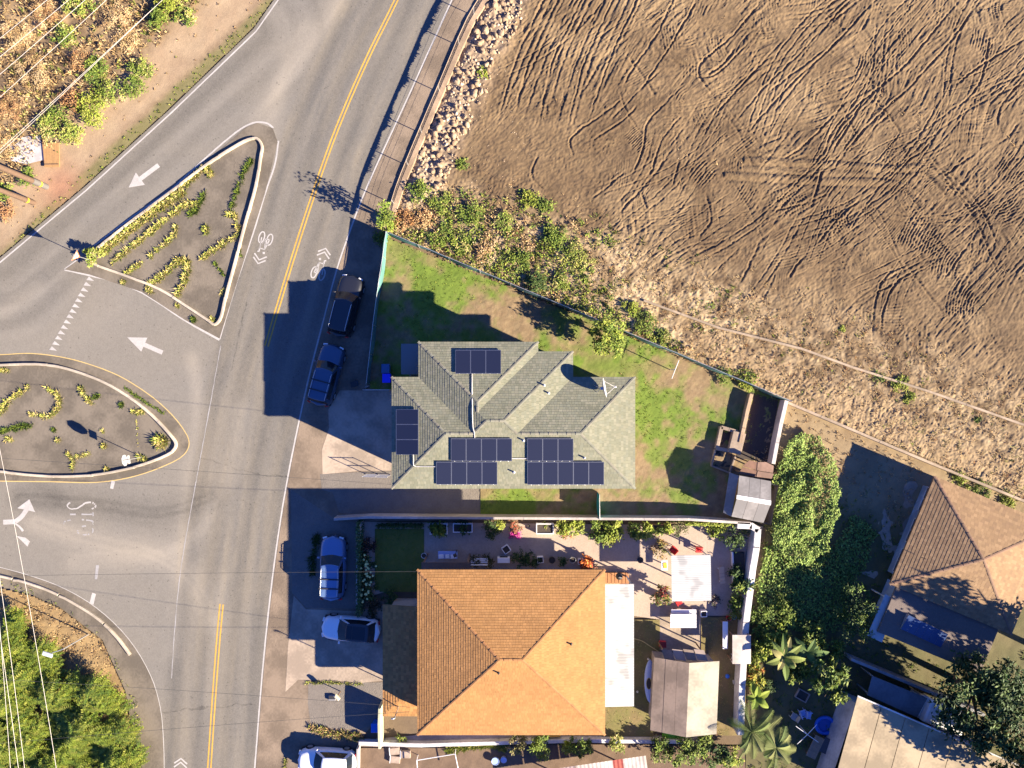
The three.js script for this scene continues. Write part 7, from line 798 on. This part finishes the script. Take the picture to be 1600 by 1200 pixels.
function blades(t, name, cx, cy, cz, n, L, wd, pal, droop, pinnate) { for (let k = 0; k < n; k++) { const g = new G(), a = k / n * 2 * PI + rr(-.5, .5), el = rr(.15, 1.15), l = L * rr(.6, 1.15), c = tint(pick(pal), .2), S = 9, pt = (f) => { const q = el - droop * f; return [cx + cos(a) * l * (f * cos(el) + .1 * f), cy + l * (f * sin(el) - droop * .55 * f * f), cz + sin(a) * l * (f * cos(el) + .1 * f)]; }; if (pinnate) { const sp = []; for (let m = 0; m <= S; m++) sp.push(pt(m / S)); g.tube(sp, .025, .008, 4, c); for (let m = 1; m < 22; m++) { const f = m / 22, p = pt(f), ll = wd * sin(PI * (.12 + .8 * f)) * rr(.85, 1.1); for (const s of [-1, 1]) g.poly([p, [p[0] + cos(a) * .07, p[1], p[2] + sin(a) * .07], [p[0] + cos(a) * ll * .6 - sin(a) * s * ll, p[1] - ll * .35, p[2] + sin(a) * ll * .6 + cos(a) * s * ll]], c); } } else for (let m = 0; m < S; m++) { const f = m / S, F = (m + 1) / S, p = pt(f), q = pt(F), w = wd * sin(PI * (.08 + .88 * f)), W2 = wd * sin(PI * (.08 + .88 * F)) * rr(.8, 1); for (const s of [-1, 1]) g.poly([p, q, [q[0] - sin(a) * s * W2, q[1] + W2 * .3, q[2] + cos(a) * s * W2], [p[0] - sin(a) * s * w, p[1] + w * .3, p[2] + cos(a) * s * w]], c); } part(t, name, g, leafM); } }
{ const ban = (label, u, v, h, n, L, pal) => { const t = thing('banana_plant', label, 'banana plant', 'banana plants behind the curved wall', [gx(u), 0, gz(v)]), s = new G(); s.tube([[0, 0, 0], [.03, h * .5, 0], [0, h, 0]], .13, .08, 9); part(t, 'stem', s, M('ban_stem', .2, .17, .07, .9)); blades(t, 'leaf', 0, h, 0, n, L, .26, pal, .9); }; ban('large banana plant with torn pale leaves behind the curved wall', 1207, 1010, 2.4, 11, 1.7, [[.14, .18, .04], [.3, .28, .1], [.09, .14, .03], [.22, .26, .06]]); ban('shaded banana plant beside the dense green shrub', 1246, 1005, 2.0, 8, 1.5, [[.06, .11, .03], [.08, .14, .035]]); ban('small bright banana plant near the curved wall end', 1172, 1078, 1.5, 8, 1.2, [[.2, .26, .03], [.16, .22, .03]]);
  const palm = (label, u, v, h, n, L) => { const t = thing('palm_tree', label, 'palm', 'palms at the bottom of the yard', [gx(u), 0, gz(v)]), s = new G(); s.tube([[0, 0, 0], [.1, h * .5, .05], [0, h, 0]], .16, .11, 10); part(t, 'trunk', s, poleM); blades(t, 'frond', 0, h, 0, n, L, .5, [[.12, .16, .035], [.2, .22, .07], [.08, .12, .025]], .75, true); }; palm('feather palm beside the lower end of the curved wall', 1158, 1120, 2.6, 16, 2.3); palm('feather palm near the drying frame at the garden edge', 1196, 1145, 2.4, 15, 2.0); }
for (const [u, v, r, h, p, l, n, lf] of [[1172, 1046, .9, 1.4, [[.35, .3, .04], [.4, .15, .03], [.22, .22, .04]], 'yellow and orange croton against the curved wall', 700, .22], [1172, 1026, .9, 1.3, LIME, 'lime shrub above the orange croton', 600, .2], [1175, 1063, .9, 1.2, [...LIME, [.35, .33, .05]], 'yellow lime shrub below the orange croton', 600, .22], [1192, 985, 1.1, 1.6, GREEN, 'green shrub behind the cream roofed shelter', 700, .22], [1212, 990, 1.0, 1.8, LIME, 'lime leaved shrub above the banana plant', 600, .24], [1195, 1068, .8, .8, DARKG, 'dark round shrub on the shaded lawn', 450, .16], [1232, 1038, 1.2, 1.9, [...GREEN, ...LIME], 'tall leafy shrub below the banana plant', 900, .26], [1262, 990, 1.3, 1.6, GREEN, 'broad green shrub between the banana and the tall dense shrub', 900, .22], [1296, 1012, 1.2, 1.5, GREEN, 'green shrub beside the grey block wall end', 800, .22], [1182, 1008, 1.0, 1.6, LIME, 'bright leafy shrub overhanging the curved wall', 700, .24], [1186, 960, 1.0, 1.3, GREEN, 'vine covered shrub against the curved wall', 700, .2], [1218, 950, 1.3, 1.1, GREEN, 'low spreading shrub among the shaded vines', 800, .2], [1085, 1158, 1.3, 1.6, GREEN, 'dark and pale green shrub below the shed gable', 1100, .2], [1060, 1168, 1.3, 1.6, [...GREEN, [.2, .23, .08]], 'pale green shrub next to the red and white sheet roof', 1100, .2], [1030, 1166, 1.1, 1.4, [...GREEN, [.2, .23, .08]], 'green shrub at the end of the retaining wall', 900, .2], [1112, 1172, 1.2, 1.4, DARKG, 'dark shrub beside the timber pallet', 900, .2], [1135, 1178, 1.2, 1.5, [...GREEN, ...LIME], 'bushy green shrub under the feather palm', 900, .22], [845, 1156, 1.1, 1.6, GREEN, 'bright green shrub in front of the yellow slide', 1000, .2], [905, 1158, 1.0, 1.5, GREEN, 'rounded green shrub between the slide and retaining wall', 900, .2], [885, 1160, .6, 1.2, LIME, 'slim lime shrub between the two rounded shrubs', 300, .2], [965, 1158, .9, .8, mixP, 'low olive shrub on the retaining wall', 500, .18], [805, 1156, 1.0, 1.3, [[.24, .22, .08], [.16, .17, .05], [.32, .26, .13]], 'dry olive shrub beside the pale blue tubs', 700, .18], [628, 1152, .5, .5, mixP, 'small weed at the corner of the orange roof', 150, .15], [1310, 1198, .8, .8, DARKG, 'dark fern by the beige house wall', 400, .18]]) bush(l, u, v, r, h, { pal: p, n, leaf: lf, group: 'shrubs round the lower gardens', clumps: 18, tight: .28 });
{ const t = bush('leafy roadside sapling whose shadow falls over the road edge', 612, 345, 1.1, 3.6, { name: 'sapling', category: 'tree', pal: GREEN, n: 500, leaf: .2, clumps: 22, tight: .25 }); }

renderer.render(scene, camera);
